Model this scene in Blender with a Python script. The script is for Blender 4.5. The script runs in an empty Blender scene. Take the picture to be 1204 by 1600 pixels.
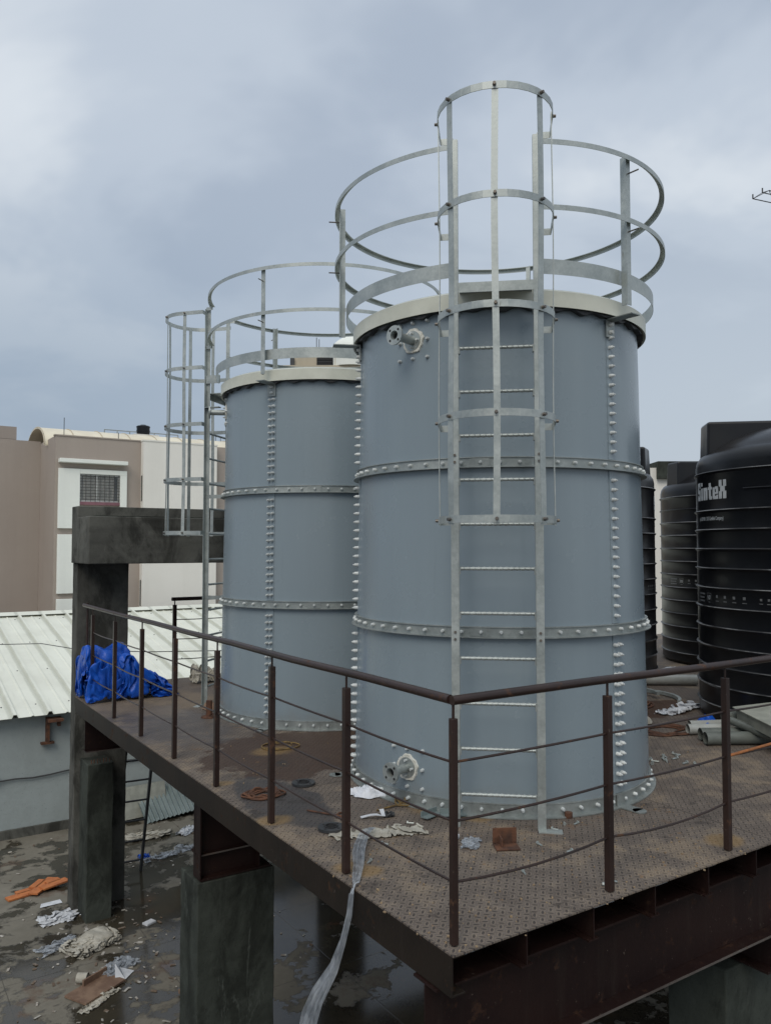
import bpy, bmesh, math, random
from mathutils import Vector, Matrix, noise
random.seed(7)
PI = math.pi
R = math.radians

# ------------------------------------------------------------------ camera
sc = bpy.context.scene
cam_d = bpy.data.cameras.new('camera')
cam = bpy.data.objects.new('camera', cam_d)
sc.collection.objects.link(cam)
CAM = Vector((-2.09, -2.66, 1.727))
cam.location = CAM
cam.rotation_euler = (R(90) + math.atan(55 / 1250), 0, -math.atan2(.55, .835))
cam_d.sensor_fit = 'HORIZONTAL'
cam_d.sensor_width = 36
cam_d.lens = 1250 / 1204 * 36
cam_d.clip_start = .05
cam_d.clip_end = 3000
sc.camera = cam

# ------------------------------------------------------------------ light
SUN_EL, SUN_AZ = R(45), R(-50)
w = bpy.data.worlds.new('World')
sc.world = w
w.use_nodes = True
nt = w.node_tree
nt.nodes.clear()
def wn(t, **k):
    n = nt.nodes.new(t)
    for a, b in k.items(): setattr(n, a, b)
    return n
out = wn('ShaderNodeOutputWorld'); bg = wn('ShaderNodeBackground')
sky = wn('ShaderNodeTexSky', sky_type='NISHITA', sun_disc=False)
sky.sun_elevation = SUN_EL; sky.sun_rotation = R(230)
sky.air_density = 1.5; sky.dust_density = 4
tc = wn('ShaderNodeTexCoord')
# project the view direction on a cloud deck so that clouds flatten towards the horizon
sx = wn('ShaderNodeSeparateXYZ'); nt.links.new(tc.outputs['Generated'], sx.inputs[0])
def wm(op, a, b=None, clamp=False):
    n = wn('ShaderNodeMath', operation=op); n.use_clamp = clamp
    for i, v in enumerate((a, b)):
        if v is None: continue
        if isinstance(v, (int, float)): n.inputs[i].default_value = v
        else: nt.links.new(v, n.inputs[i])
    return n.outputs[0]
zz = wm('ADD', wm('MAXIMUM', sx.outputs[2], 0.0), .22)
cx_ = wn('ShaderNodeCombineXYZ')
nt.links.new(wm('DIVIDE', sx.outputs[0], zz), cx_.inputs[0])
nt.links.new(wm('DIVIDE', sx.outputs[1], zz), cx_.inputs[1])
def wnoise(scale, detail, rough, off, dist=0):
    mp = wn('ShaderNodeMapping'); mp.inputs['Location'].default_value = off
    nt.links.new(cx_.outputs[0], mp.inputs[0])
    n = wn('ShaderNodeTexNoise'); n.inputs['Scale'].default_value = scale; n.inputs['Detail'].default_value = detail
    n.inputs['Roughness'].default_value = rough; n.inputs['Distortion'].default_value = dist
    nt.links.new(mp.outputs[0], n.inputs['Vector'])
    return n.outputs['Fac']
def wramp(f, stops):
    r = wn('ShaderNodeValToRGB'); r.color_ramp.interpolation = 'EASE'
    e = r.color_ramp.elements
    while len(e) < len(stops): e.new(.5)
    for i, (p, c) in enumerate(stops): e[i].position = p; e[i].color = (*c, 1)
    nt.links.new(f, r.inputs[0]); return r.outputs[0]
n1 = wnoise(1.1, 5, .55, (3.1, 1.7, 0), .3)
n2 = wnoise(.45, 3, .5, (7.7, 2.2, 4), .2)
nn = wm('ADD', wm('MULTIPLY', n1, .55), wm('MULTIPLY', n2, .45))
CL = wramp(nn, [(.40, (4.35, 5.05, 6.1)), (.49, (5.6, 6.3, 7.25)), (.58, (7.5, 8.05, 8.65))])
# thinner, brighter air low down
hz = wramp(sx.outputs[2], [(0, (1, 1, 1)), (.16, (.85, .85, .85)), (.48, (0, 0, 0))])
side = wm('ADD', wm('MULTIPLY', sx.outputs[0], .835), wm('MULTIPLY', sx.outputs[1], -.55))
HC = wramp(wm('ADD', wm('MULTIPLY', side, .9), .5), [(.12, (2.75, 3.6, 4.75)), (.85, (5.4, 6.1, 6.9))])
mixh = wn('ShaderNodeMixRGB'); nt.links.new(hz, mixh.inputs[0]); nt.links.new(HC, mixh.inputs[2])
mh = wm('MULTIPLY', hz, .85)
nt.links.new(mh, mixh.inputs[0]); nt.links.new(CL, mixh.inputs[1])
mixs = wn('ShaderNodeMixRGB'); mixs.inputs[0].default_value = .9
nt.links.new(sky.outputs[0], mixs.inputs[1]); nt.links.new(mixh.outputs[0], mixs.inputs[2])
bg.inputs['Strength'].default_value = .1
zb = wramp(sx.outputs[2], [(.58, (1, 1, 1)), (.95, (1.6, 1.57, 1.5))])       # overcast sky is brightest overhead
mz = wn('ShaderNodeMixRGB', blend_type='MULTIPLY'); mz.inputs[0].default_value = 1
nt.links.new(mixs.outputs[0], mz.inputs[1]); nt.links.new(zb, mz.inputs[2])
nt.links.new(mz.outputs[0], bg.inputs[0]); nt.links.new(bg.outputs[0], out.inputs[0])

sd = bpy.data.lights.new('sun', 'SUN'); sd.energy = 1.25; sd.angle = R(32); sd.color = (1, .93, .82)
so = bpy.data.objects.new('sun', sd); sc.collection.objects.link(so)
so.rotation_euler = (R(90) - SUN_EL, 0, SUN_AZ)      # light comes from the camera's left, behind
sc.view_settings.view_transform = 'Standard'
sc.view_settings.look = 'None'
sc.view_settings.exposure = 0
sc.view_settings.gamma = 1

# ------------------------------------------------------------------ materials
class NT:
    def __init__(s, name):
        s.m = bpy.data.materials.new(name); s.m.use_nodes = True
        s.t = s.m.node_tree; s.b = s.t.nodes['Principled BSDF']
        s.out = s.t.nodes['Material Output']
    def n(s, t, **k):
        n = s.t.nodes.new(t)
        for a, b in k.items(): setattr(n, a, b)
        return n
    def put(s, v, sock):
        if isinstance(v, (int, float)): sock.default_value = v
        elif isinstance(v, (tuple, list)): sock.default_value = tuple(v) if len(v) == 4 or sock.type == 'VECTOR' else (*v, 1)
        else: s.t.links.new(v, sock)
    def M(s, op, a, b=None, c=None, clamp=False):
        n = s.n('ShaderNodeMath', operation=op); n.use_clamp = clamp
        for i, v in enumerate((a, b, c)):
            if v is not None: s.put(v, n.inputs[i])
        return n.outputs[0]
    def pos(s):
        return s.n('ShaderNodeNewGeometry').outputs['Position']
    def obj(s):
        return s.n('ShaderNodeTexCoord').outputs['Object']
    def map(s, v, scale=(1, 1, 1), loc=(0, 0, 0), rot=(0, 0, 0)):
        n = s.n('ShaderNodeMapping'); s.put(v, n.inputs[0])
        n.inputs['Scale'].default_value = scale; n.inputs['Location'].default_value = loc; n.inputs['Rotation'].default_value = rot
        return n.outputs[0]
    def noise(s, v, scale, detail=4, rough=.55, dist=0):
        n = s.n('ShaderNodeTexNoise'); s.put(v, n.inputs['Vector'])
        n.inputs['Scale'].default_value = scale; n.inputs['Detail'].default_value = detail
        n.inputs['Roughness'].default_value = rough; n.inputs['Distortion'].default_value = dist
        return n.outputs['Fac']
    def vor(s, v, scale, feature='F1', outp='Distance'):
        n = s.n('ShaderNodeTexVoronoi', feature=feature); s.put(v, n.inputs['Vector']); n.inputs['Scale'].default_value = scale
        return n.outputs[outp]
    def step(s, f, a, b):
        n = s.n('ShaderNodeMapRange'); n.clamp = True; n.interpolation_type = 'SMOOTHSTEP'
        s.put(f, n.inputs[0]); n.inputs[1].default_value = a; n.inputs[2].default_value = b
        n.inputs[3].default_value = 0; n.inputs[4].default_value = 1
        return n.outputs[0]
    def mix(s, f, a, b):
        n = s.n('ShaderNodeMixRGB'); s.put(f, n.inputs[0]); s.put(a, n.inputs[1]); s.put(b, n.inputs[2])
        return n.outputs[0]
    def lerp(s, f, a, b):
        return s.M('ADD', s.M('MULTIPLY', f, b - a), a)
    def bump(s, h, strength=.3, dist=.01):
        n = s.n('ShaderNodeBump'); n.inputs['Strength'].default_value = strength; n.inputs['Distance'].default_value = dist
        s.put(h, n.inputs['Height']); s.t.links.new(n.outputs[0], s.b.inputs['Normal'])
    def set(s, color=None, rough=None, metal=None, spec=None, coat=None):
        if color is not None: s.put(color, s.b.inputs['Base Color'])
        if rough is not None: s.put(rough, s.b.inputs['Roughness'])
        if metal is not None: s.put(metal, s.b.inputs['Metallic'])
        if spec is not None: s.put(spec, s.b.inputs['Specular IOR Level'])
        if coat is not None: s.put(coat, s.b.inputs['Coat Weight'])
        return s.m

def simple(name, c1, c2=None, scale=3, rough=.6, metal=0, bump=0, bscale=40, spec=.5, pos=False, r2=None, lo=.35, hi=.65):
    t = NT(name); v = t.pos() if pos else t.obj()
    c2 = c2 or tuple(x * .75 for x in c1)
    f = t.step(t.noise(v, scale, 6, .6), lo, hi)
    t.set(t.mix(f, c1, c2), rough if r2 is None else t.lerp(f, rough, r2), metal, spec)
    if bump: t.bump(t.noise(v, bscale, 4), bump, .01)
    return t.m

MT = {}
# painted tank shell, blue grey gloss with faint vertical brush and roll marks
t = NT('tank_shell_paint'); v = t.obj()
a = t.noise(t.map(v, (7, 7, .35)), 1.0, 4, .6)
b = t.noise(v, 1.7, 5, .6)
d = t.noise(t.map(v, (30, 30, .6)), 1.0, 3, .6)
c = t.mix(t.step(a, .3, .7), (.222, .275, .310), (.232, .287, .322))
c = t.mix(t.M('MULTIPLY', t.step(d, .6, .8), .07), c, (.30, .345, .37))
c = t.mix(t.M('MULTIPLY', t.step(b, .58, .75), .3), c, (.26, .30, .32))
t.set(c, t.lerp(t.step(b, .3, .7), .20, .32), 0, .5)
zs_ = t.n('ShaderNodeSeparateXYZ'); t.put(v, zs_.inputs[0])
tier = t.M('MULTIPLY', t.M('ADD', t.step(zs_.outputs[2], 1.174, 1.176), t.M('MULTIPLY', t.step(zs_.outputs[2], 2.284, 2.286), -1.6)), .10)
c = t.mix(t.M('ABSOLUTE', tier), c, (.27, .31, .34))
rain = t.M('MULTIPLY', t.step(t.noise(t.map(v, (16, 16, .9), loc=(1, 2, 3)), 1.0, 5, .7, .4), .60, .72), t.step(t.noise(v, 1.3, 4, .6), .45, .65))
c = t.mix(t.M('MULTIPLY', rain, .16), c, (.12, .14, .155))
foot = t.M('SUBTRACT', 1.0, t.step(t.M('ADD', zs_.outputs[2], t.M('MULTIPLY', t.noise(v, 7, 5, .7), .30)), .18, .36))
c = t.mix(t.M('MULTIPLY', foot, .30), c, (.21, .19, .155))
sm = t.step(t.noise(t.map(v, (1, 1, .6), loc=(2, 5, 1)), 1.6, 6, .6), .66, .80)
c = t.mix(t.M('MULTIPLY', sm, .35), c, (.36, .41, .43))
t.set(c)
t.bump(t.noise(t.map(v, (2.2, 2.2, .25)), 1.0, 2, .4), .2, .03)
MT['shell'] = t.m
# galvanised steel with spangle
def galv(name, k=1.0, white=.0):
    t = NT(name); v = t.obj()
    vc = t.n('ShaderNodeTexVoronoi'); t.put(v, vc.inputs['Vector']); vc.inputs['Scale'].default_value = 70
    sp = t.M('MULTIPLY', vc.outputs['Color'], .35)
    a = t.step(t.noise(v, 5, 6, .65), .35, .7)
    f = t.M('ADD', t.M('MULTIPLY', a, .65), sp)
    c = t.mix(f, (.30 * k, .33 * k, .32 * k), (.50 * k, .535 * k, .52 * k))
    st = t.step(t.noise(t.map(v, (12, 12, 2)), 2.2, 5, .7), .66, .74)
    c = t.mix(t.M('MULTIPLY', st, .55), c, (.16, .13, .10))
    t.set(c, t.lerp(f, .36, .6), .55, .5)
    t.bump(t.noise(v, 60, 3), .12, .004)
    return t.m
MT['galv'] = galv('galvanised_steel', 1.02)
MT['galv_dull'] = galv('galvanised_steel_dull', .78)
MT['band'] = galv('galvanised_band', .85)
MT['lid'] = simple('lid_cream', (.66, .67, .58), (.56, .57, .49), 3, .45, bump=.05)
MT['seal'] = simple('lid_seal_black', (.03, .032, .036), (.05, .05, .05), 6, .6)
MT['cap'] = simple('bolt_cap_white', (.70, .73, .72), (.50, .53, .53), 9, .4, 0)
MT['sealant'] = simple('white_sealant', (.72, .72, .67), (.58, .57, .5), 30, .6, bump=.5, bscale=60)
MT['darkhole'] = simple('pipe_inside', (.02, .02, .022), None, 5, .8)
MT['fastener'] = simple('steel_fastener', (.12, .12, .12), (.2, .17, .14), 20, .5, .6)
# brown painted steel
def brown(name, c1, c2, rust, rough, spec=.5):
    t = NT(name); v = t.pos()
    a = t.step(t.noise(v, 2.2, 6, .6), .35, .7)
    r = t.step(t.noise(v, 9, 7, .7), .58, .68)
    ch = t.step(t.noise(t.map(v, loc=(3, 1, 6)), 30, 5, .75), .66, .70)
    s_ = t.step(t.noise(t.map(v, (9, 9, .8)), 1.4, 4, .6), .5, .8)
    c = t.mix(a, c1, c2)
    c = t.mix(t.M('MULTIPLY', s_, .3), c, (.040, .031, .025))
    c = t.mix(t.M('MULTIPLY', r, rust), c, (.14, .065, .03))
    c = t.mix(t.M('MULTIPLY', ch, .5), c, (.20, .16, .13))
    t.set(c, t.lerp(r, rough, .8), 0, spec)
    t.bump(t.noise(v, 45, 4), .15, .006)
    return t.m
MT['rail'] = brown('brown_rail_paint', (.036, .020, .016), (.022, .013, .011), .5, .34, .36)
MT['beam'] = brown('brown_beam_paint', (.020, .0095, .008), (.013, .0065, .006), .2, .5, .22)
MT['worn_lit_edge'] = brown('worn_lit_flange_edge', (.13, .115, .105), (.07, .058, .052), .3, .5, .4)  # scratched paint, lightened to stand for sky light on the flange
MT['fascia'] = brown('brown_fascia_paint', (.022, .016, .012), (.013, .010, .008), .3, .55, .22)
MT['rust'] = simple('rusty_steel', (.135, .058, .03), (.06, .03, .02), 14, .85, bump=.5, bscale=50)
MT['rust_orange'] = simple('orange_rust', (.36, .13, .04), (.2, .08, .03), 14, .85, bump=.4)
# chequer plate with dirt, rust and wet patches (world position)
t = NT('chequer_plate'); p = t.pos()
sp = t.n('ShaderNodeSeparateXYZ'); t.put(p, sp.inputs[0]); X, Y = sp.outputs[0], sp.outputs[1]
S = 27.0
u = t.M('MULTIPLY', t.M('ADD', X, Y), S * .7071); v2 = t.M('MULTIPLY', t.M('SUBTRACT', X, Y), S * .7071)
par = t.M('ABSOLUTE', t.M('MODULO', t.M('ADD', t.M('FLOOR', u), t.M('FLOOR', v2)), 2.0))
fu = t.M('SUBTRACT', t.M('FRACT', u), .5); fv = t.M('SUBTRACT', t.M('FRACT', v2), .5)
def ell(a, b): return t.M('SQRT', t.M('ADD', t.M('POWER', t.M('DIVIDE', t.M('ABSOLUTE', a), .46), 2.0), t.M('POWER', t.M('DIVIDE', t.M('ABSOLUTE', b), .17), 2.0)))
e1, e2 = ell(fu, fv), ell(fv, fu)
ed = t.M('ADD', t.M('MULTIPLY', e1, t.M('SUBTRACT', 1.0, par)), t.M('MULTIPLY', e2, par))
loz = t.M('SUBTRACT', 1.0, t.step(ed, .65, 1.1))
ring = t.M('MULTIPLY', t.step(ed, .8, 1.15), t.M('SUBTRACT', 1.0, t.step(ed, 1.5, 2.3)))
big = t.noise(p, .9, 6, .62); med = t.noise(p, 4.5, 7, .68); fine = t.noise(p, 38, 5, .7)
base = t.mix(t.step(med, .3, .7), (.096, .078, .068), (.158, .131, .112))
base = t.mix(t.M('MULTIPLY', loz, .85), base, (.050, .042, .040))
dust = t.step(t.M('ADD', big, t.M('MULTIPLY', t.M('SUBTRACT', med, .5), .9)), .47, .68)
base = t.mix(t.M('MULTIPLY', t.M('MULTIPLY', ring, .75), t.lerp(dust, .35, 1.0)), base, (.30, .24, .17))
base = t.mix(t.M('MULTIPLY', dust, t.lerp(fine, .05, .85)), base, (.25, .19, .13))
ru = t.step(t.noise(t.map(p, loc=(5, 3, 1)), 2.7, 7, .7), .60, .70)
base = t.mix(t.M('MULTIPLY', ru, .5), base, (.165, .095, .05))
# wet brown area between the tanks and along their feet
def blob(x0, y0, rx, ry):
    return t.M('SQRT', t.M('ADD', t.M('POWER', t.M('ABSOLUTE', t.M('DIVIDE', t.M('SUBTRACT', X, x0), rx)), 2.0), t.M('POWER', t.M('ABSOLUTE', t.M('DIVIDE', t.M('SUBTRACT', Y, y0), ry)), 2.0)))
wob = t.M('MULTIPLY', t.M('SUBTRACT', t.noise(p, 2.6, 5, .6), .5), 1.3)
w1 = t.M('SUBTRACT', 1.0, t.step(t.M('ADD', blob(1.30, 3.45, 1.15, .85), wob), .85, .95))
w2 = t.M('SUBTRACT', 1.0, t.step(t.M('ADD', blob(.35, 2.35, .3, .7), wob), .75, .9))
w3 = t.M('SUBTRACT', 1.0, t.step(t.M('ADD', blob(.55, 5.1, .7, 1.1), wob), .7, .95))
wr = t.M('SUBTRACT', 1.0, t.step(t.M('ADD', blob(5.0, 3.0, .8, .45), wob), .7, .95))
base = t.mix(t.M('MULTIPLY', t.M('MAXIMUM', w1, wr), .93), base, t.mix(t.step(fine, .35, .7), (.050, .025, .015), (.075, .042, .026)))
base = t.mix(t.M('MULTIPLY', w2, .75), base, (.047, .045, .048))
base = t.mix(t.M('MULTIPLY', w3, .5), base, (.07, .066, .07))
dk = t.step(t.noise(t.map(p, loc=(11, 2, 0)), 1.5, 7, .7), .60, .68)
base = t.mix(t.M('MULTIPLY', dk, .85), base, (.036, .029, .026))
dk2 = t.step(t.noise(t.map(p, loc=(7, 5, 2)), 5.5, 6, .75), .585, .66)
base = t.mix(t.M('MULTIPLY', dk2, .55), base, (.040, .031, .028))
rs2 = t.step(t.noise(t.map(p, loc=(1, 7, 3)), 6.5, 6, .75), .63, .70)
base = t.mix(t.M('MULTIPLY', rs2, .6), base, (.24, .13, .05))
pl = t.M('MINIMUM', t.M('ABSOLUTE', t.M('SUBTRACT', X, 2.46)), t.M('ABSOLUTE', t.M('SUBTRACT', Y, 2.52)))
base = t.mix(t.M('MULTIPLY', t.M('SUBTRACT', 1.0, t.step(pl, .002, .008)), .7), base, (.035, .026, .022))
w4 = t.M('SUBTRACT', 1.0, t.step(t.M('ADD', blob(.75, 6.3, .8, .9), wob), .7, 1.0))
base = t.mix(t.M('MULTIPLY', w4, .55), base, (.20, .155, .11))
for (bx, by, br) in ((.16, 1.12, .12), (.22, 1.02, .10), (.16, 2.02, .14), (.17, 2.95, .11), (.9, 3.6, .22), (1.15, 1.7, .22), (1.3, 1.35, .15), (2.2, .25, .16)):
    oc = t.M('SUBTRACT', 1.0, t.step(t.M('ADD', blob(bx, by, br, br * .8), wob), .5, 1.05))
    base = t.mix(t.M('MULTIPLY', oc, .6), base, (.26, .165, .065))
wet = t.M('MAXIMUM', t.M('MAXIMUM', w1, t.M('MULTIPLY', w3, .8)), t.M('MULTIPLY', w2, .5))
t.set(base, t.M('SUBTRACT', t.lerp(med, .55, .85), t.M('MULTIPLY', wet, t.lerp(med, .05, .48))), 0, .32)
hh = t.M('ADD', loz, t.M('MULTIPLY', fine, .35))
t.bump(hh, .8, .0045)
MT['chequer'] = t.m
# floor below: old concrete screed, wet and stained
t = NT('wet_concrete_floor'); p = t.pos()
sp = t.n('ShaderNodeSeparateXYZ'); t.put(t.map(p, rot=(0, 0, R(0))), sp.inputs[0]); X, Y = sp.outputs[0], sp.outputs[1]
big = t.noise(p, .55, 6, .6, .4); med = t.noise(p, 2.4, 7, .65, .3); fine = t.noise(p, 25, 5, .65)
near = t.M('MULTIPLY', t.M('SUBTRACT', 1.0, t.step(Y, 6.5, 10.0)), .07)
wetm = t.step(t.M('SUBTRACT', t.M('ADD', t.M('MULTIPLY', big, .55), t.M('MULTIPLY', med, .45)), near), .455, .497)
wetm = t.M('SUBTRACT', 1.0, wetm)
jx = t.M('ABSOLUTE', t.M('SUBTRACT', t.M('FRACT', t.M('DIVIDE', X, 1.5)), .5)); jy = t.M('ABSOLUTE', t.M('SUBTRACT', t.M('FRACT', t.M('DIVIDE', t.M('ADD', Y, .4), 1.5)), .5))
joint = t.M('SUBTRACT', 1.0, t.step(t.M('ADD', t.M('MINIMUM', jx, jy), t.M('MULTIPLY', med, .003)), .002, .007))
c = t.mix(t.step(med, .3, .7), (.235, .215, .175), (.155, .142, .112))
c = t.mix(t.M('MULTIPLY', fine, .4), c, (.13, .12, .10))
c = t.mix(wetm, c, t.mix(t.step(med, .35, .65), (.050, .043, .030), (.026, .023, .018)))
rs = t.step(t.noise(t.map(p, loc=(4, 9, 0)), 1.1, 6, .65), .58, .68)
c = t.mix(t.M('MULTIPLY', rs, .55), c, (.10, .05, .028))
c = t.mix(t.M('MULTIPLY', joint, t.lerp(big, .2, .8)), c, (.04, .036, .03))
t.set(c, t.M('SUBTRACT', .80, t.M('MULTIPLY', t.step(wetm, .35, 1.0), .68)), 0, .4)
t.bump(t.M('MULTIPLY', t.M('ADD', fine, t.M('MULTIPLY', joint, -2.0)), t.lerp(wetm, 1.0, .08)), .35, .006)
MT['floor'] = t.m
# dark weathered concrete
def conc(name, c1, c2, streak, k, light):
    t = NT(name); p = t.pos()
    a = t.step(t.noise(p, 1.6, 7, .65), .3, .7)
    s_ = t.step(t.noise(t.map(p, (1.6, 1.6, .8)), 1.5, 7, .7, .6), .42, .60)
    l_ = t.step(t.noise(t.map(p, (5, 5, 1.0), loc=(3, 8, 2)), 1.3, 7, .75, .8), .62, .70)
    c = t.mix(a, c1, c2); c = t.mix(t.M('MULTIPLY', s_, k), c, streak); c = t.mix(t.M('MULTIPLY', l_, .45), c, light)
    pit = t.step(t.vor(p, 22), .05, .12)
    c = t.mix(pit, t.mix(.5, c, (.02, .02, .02)), c)
    t.set(c, .9, 0, .15)
    t.bump(t.M('ADD', t.noise(p, 14, 7, .7), t.M('MULTIPLY', pit, .3)), .45, .012)
    return t.m
MT['conc_dark'] = conc('weathered_dark_concrete', (.135, .135, .12), (.072, .072, .065), (.026, .026, .023), .75, (.20, .205, .185))
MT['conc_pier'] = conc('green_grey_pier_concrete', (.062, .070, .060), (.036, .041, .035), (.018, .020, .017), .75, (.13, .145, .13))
t = NT('white_roof_sheet'); p = t.pos()
sp = t.n('ShaderNodeSeparateXYZ'); t.put(p, sp.inputs[0])
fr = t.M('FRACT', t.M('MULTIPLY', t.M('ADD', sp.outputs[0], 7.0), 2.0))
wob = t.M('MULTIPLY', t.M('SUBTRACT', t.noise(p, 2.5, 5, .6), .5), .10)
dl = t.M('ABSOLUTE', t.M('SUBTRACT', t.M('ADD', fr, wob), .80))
rib_shade = t.M('SUBTRACT', 1.0, t.step(dl, .03, .11))  # shadow stripes along the ribs, painted into the sheet colour
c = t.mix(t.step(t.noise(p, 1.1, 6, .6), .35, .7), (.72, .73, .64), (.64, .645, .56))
c = t.mix(t.M('MULTIPLY', rib_shade, .55), c, (.36, .375, .32))
c = t.mix(t.M('MULTIPLY', t.step(t.noise(t.map(p, (6, .6, .6)), 1.3, 5, .65), .55, .75), .3), c, (.48, .49, .43))
t.set(c, .5, 0, .4); t.bump(t.noise(p, 20, 4), .04, .01)
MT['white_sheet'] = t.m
MT['bluewall'] = conc('pale_blue_wall', (.36, .405, .405), (.32, .36, .36), (.28, .315, .31), .35, (.38, .42, .42))
MT['plaster_brown'] = None
def plaster(name, c1, c2, st):
    t = NT(name); p = t.pos()
    a = t.step(t.noise(p, .5, 6, .6), .3, .7)
    s_ = t.step(t.noise(t.map(p, (1.6, 1.6, .12)), 1.2, 6, .65), .48, .7)
    c = t.mix(a, c1, c2); c = t.mix(t.M('MULTIPLY', s_, .30), c, st)
    t.set(c, .9, 0, .2); t.bump(t.noise(p, 12, 5, .7), .2, .02)
    return t.m
MT['plaster_brown'] = plaster('taupe_plaster', (.375, .325, .285), (.352, .303, .266), (.315, .27, .237))
MT['plaster_white'] = plaster('off_white_plaster', (.76, .74, .69), (.71, .69, .64), (.64, .62, .57))
MT['plaster_trim'] = plaster('white_trim_plaster', (.80, .82, .77), (.75, .77, .72), (.68, .69, .65))
MT['plaster_beige'] = plaster('beige_plaster', (.52, .46, .36), (.46, .41, .32), (.38, .34, .27))
MT['vault'] = simple('cream_vault_sheet', (.74, .68, .53), (.64, .58, .45), 1, .5, pos=True)
MT['glass'] = simple('window_glass_dark', (.06, .07, .07), (.10, .11, .11), 2, .12)
MT['curtain'] = simple('curtain_cloth', (.34, .34, .32), (.24, .25, .24), 12, .9)
MT['frame_white'] = simple('window_frame_white', (.6, .61, .58), None, 5, .5)
MT['grill'] = simple('window_grill_dark', (.05, .045, .045), None, 5, .5)
MT['maroon'] = simple('maroon_sill', (.22, .10, .12), None, 5, .6)
# black plastic tanks
t = NT('black_tank_plastic'); v = t.obj()
a = t.step(t.noise(v, 2, 5, .6), .4, .75); s_ = t.step(t.noise(t.map(v, (3, 3, .5)), 1.5, 5, .6), .5, .75)
c = t.mix(a, (.006, .0065, .0085), (.009, .010, .012)); c = t.mix(t.M('MULTIPLY', s_, .3), c, (.015, .0145, .014))
t.set(c, t.lerp(a, .28, .42), 0, .32); t.bump(t.noise(v, 18, 3), .05, .006)
MT['blackpl'] = t.m
MT['scuff_highlight'] = simple('scuffed_rib_highlight', (.20, .205, .21), (.02, .02, .021), 2.2, .5, lo=.38, hi=.58)  # sky highlight on the rib lips put into the colour, plus scuffs
MT['print'] = simple('white_print', (.50, .52, .53), (.34, .36, .37), 9, .6)
MT['print_dim'] = simple('grey_print', (.16, .165, .17), (.10, .105, .11), 25, .6)
# blue tarpaulin
t = NT('blue_tarpaulin'); v = t.obj()
a = t.step(t.noise(v, 6, 5, .6), .35, .7)
c = t.mix(a, (.008, .09, .50), (.006, .06, .36))
t.set(c, .36, 0, .35); t.bump(t.noise(v, 16, 5, .6, 1.0), .25, .012)
MT['tarp'] = t.m
# plastic film, half see-through
t = NT('plastic_film'); v = t.obj()
a = t.step(t.noise(t.map(v, (3, 3, 1)), 8, 6, .6), .35, .65)
t.set(t.mix(a, (.50, .54, .59), (.26, .29, .33)), .3, 0, .5)
t.b.inputs['Alpha'].default_value = .6
t.bump(t.noise(t.map(v, (6, 6, 1)), 9, 5, .6), .6, .02)
MT['film'] = t.m
MT['cloth'] = simple('dirty_white_cloth', (.46, .44, .38), (.33, .31, .26), 9, .9, bump=.5, bscale=25)
MT['paper'] = simple('white_paper', (.62, .64, .67), (.48, .5, .53), 9, .8, bump=.2)
MT['wool'] = simple('white_wool', (.72, .74, .78), (.6, .63, .68), 20, 1, bump=1, bscale=40)
MT['pvc'] = simple('grey_white_pvc', (.42, .44, .42), (.34, .35, .33), 5, .35)
MT['pvc_green'] = simple('green_grey_pipe', (.145, .16, .145), (.10, .11, .10), 6, .45)
MT['panel'] = simple('grey_panel', (.36, .37, .32), (.27, .28, .245), 7, .6, bump=.1)
MT['orange'] = simple('orange_board', (.50, .17, .05), (.38, .12, .04), 8, .7, bump=.15)
MT['rope_y'] = simple('yellow_rope', (.22, .145, .05), (.12, .08, .035), 20, .9)
MT['rubber'] = simple('black_flange', (.03, .033, .037), (.05, .05, .052), 9, .5)
MT['cor'] = simple('corrugated_blue_grey', (.23, .28, .28), (.16, .20, .20), 3, .5, .2)
MT['cardboard'] = simple('wet_cardboard', (.23, .15, .10), (.15, .09, .06), 9, .9, bump=.2)
MT['darkgrey'] = simple('dark_grey_metal', (.05, .052, .055), None, 5, .5)

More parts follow.
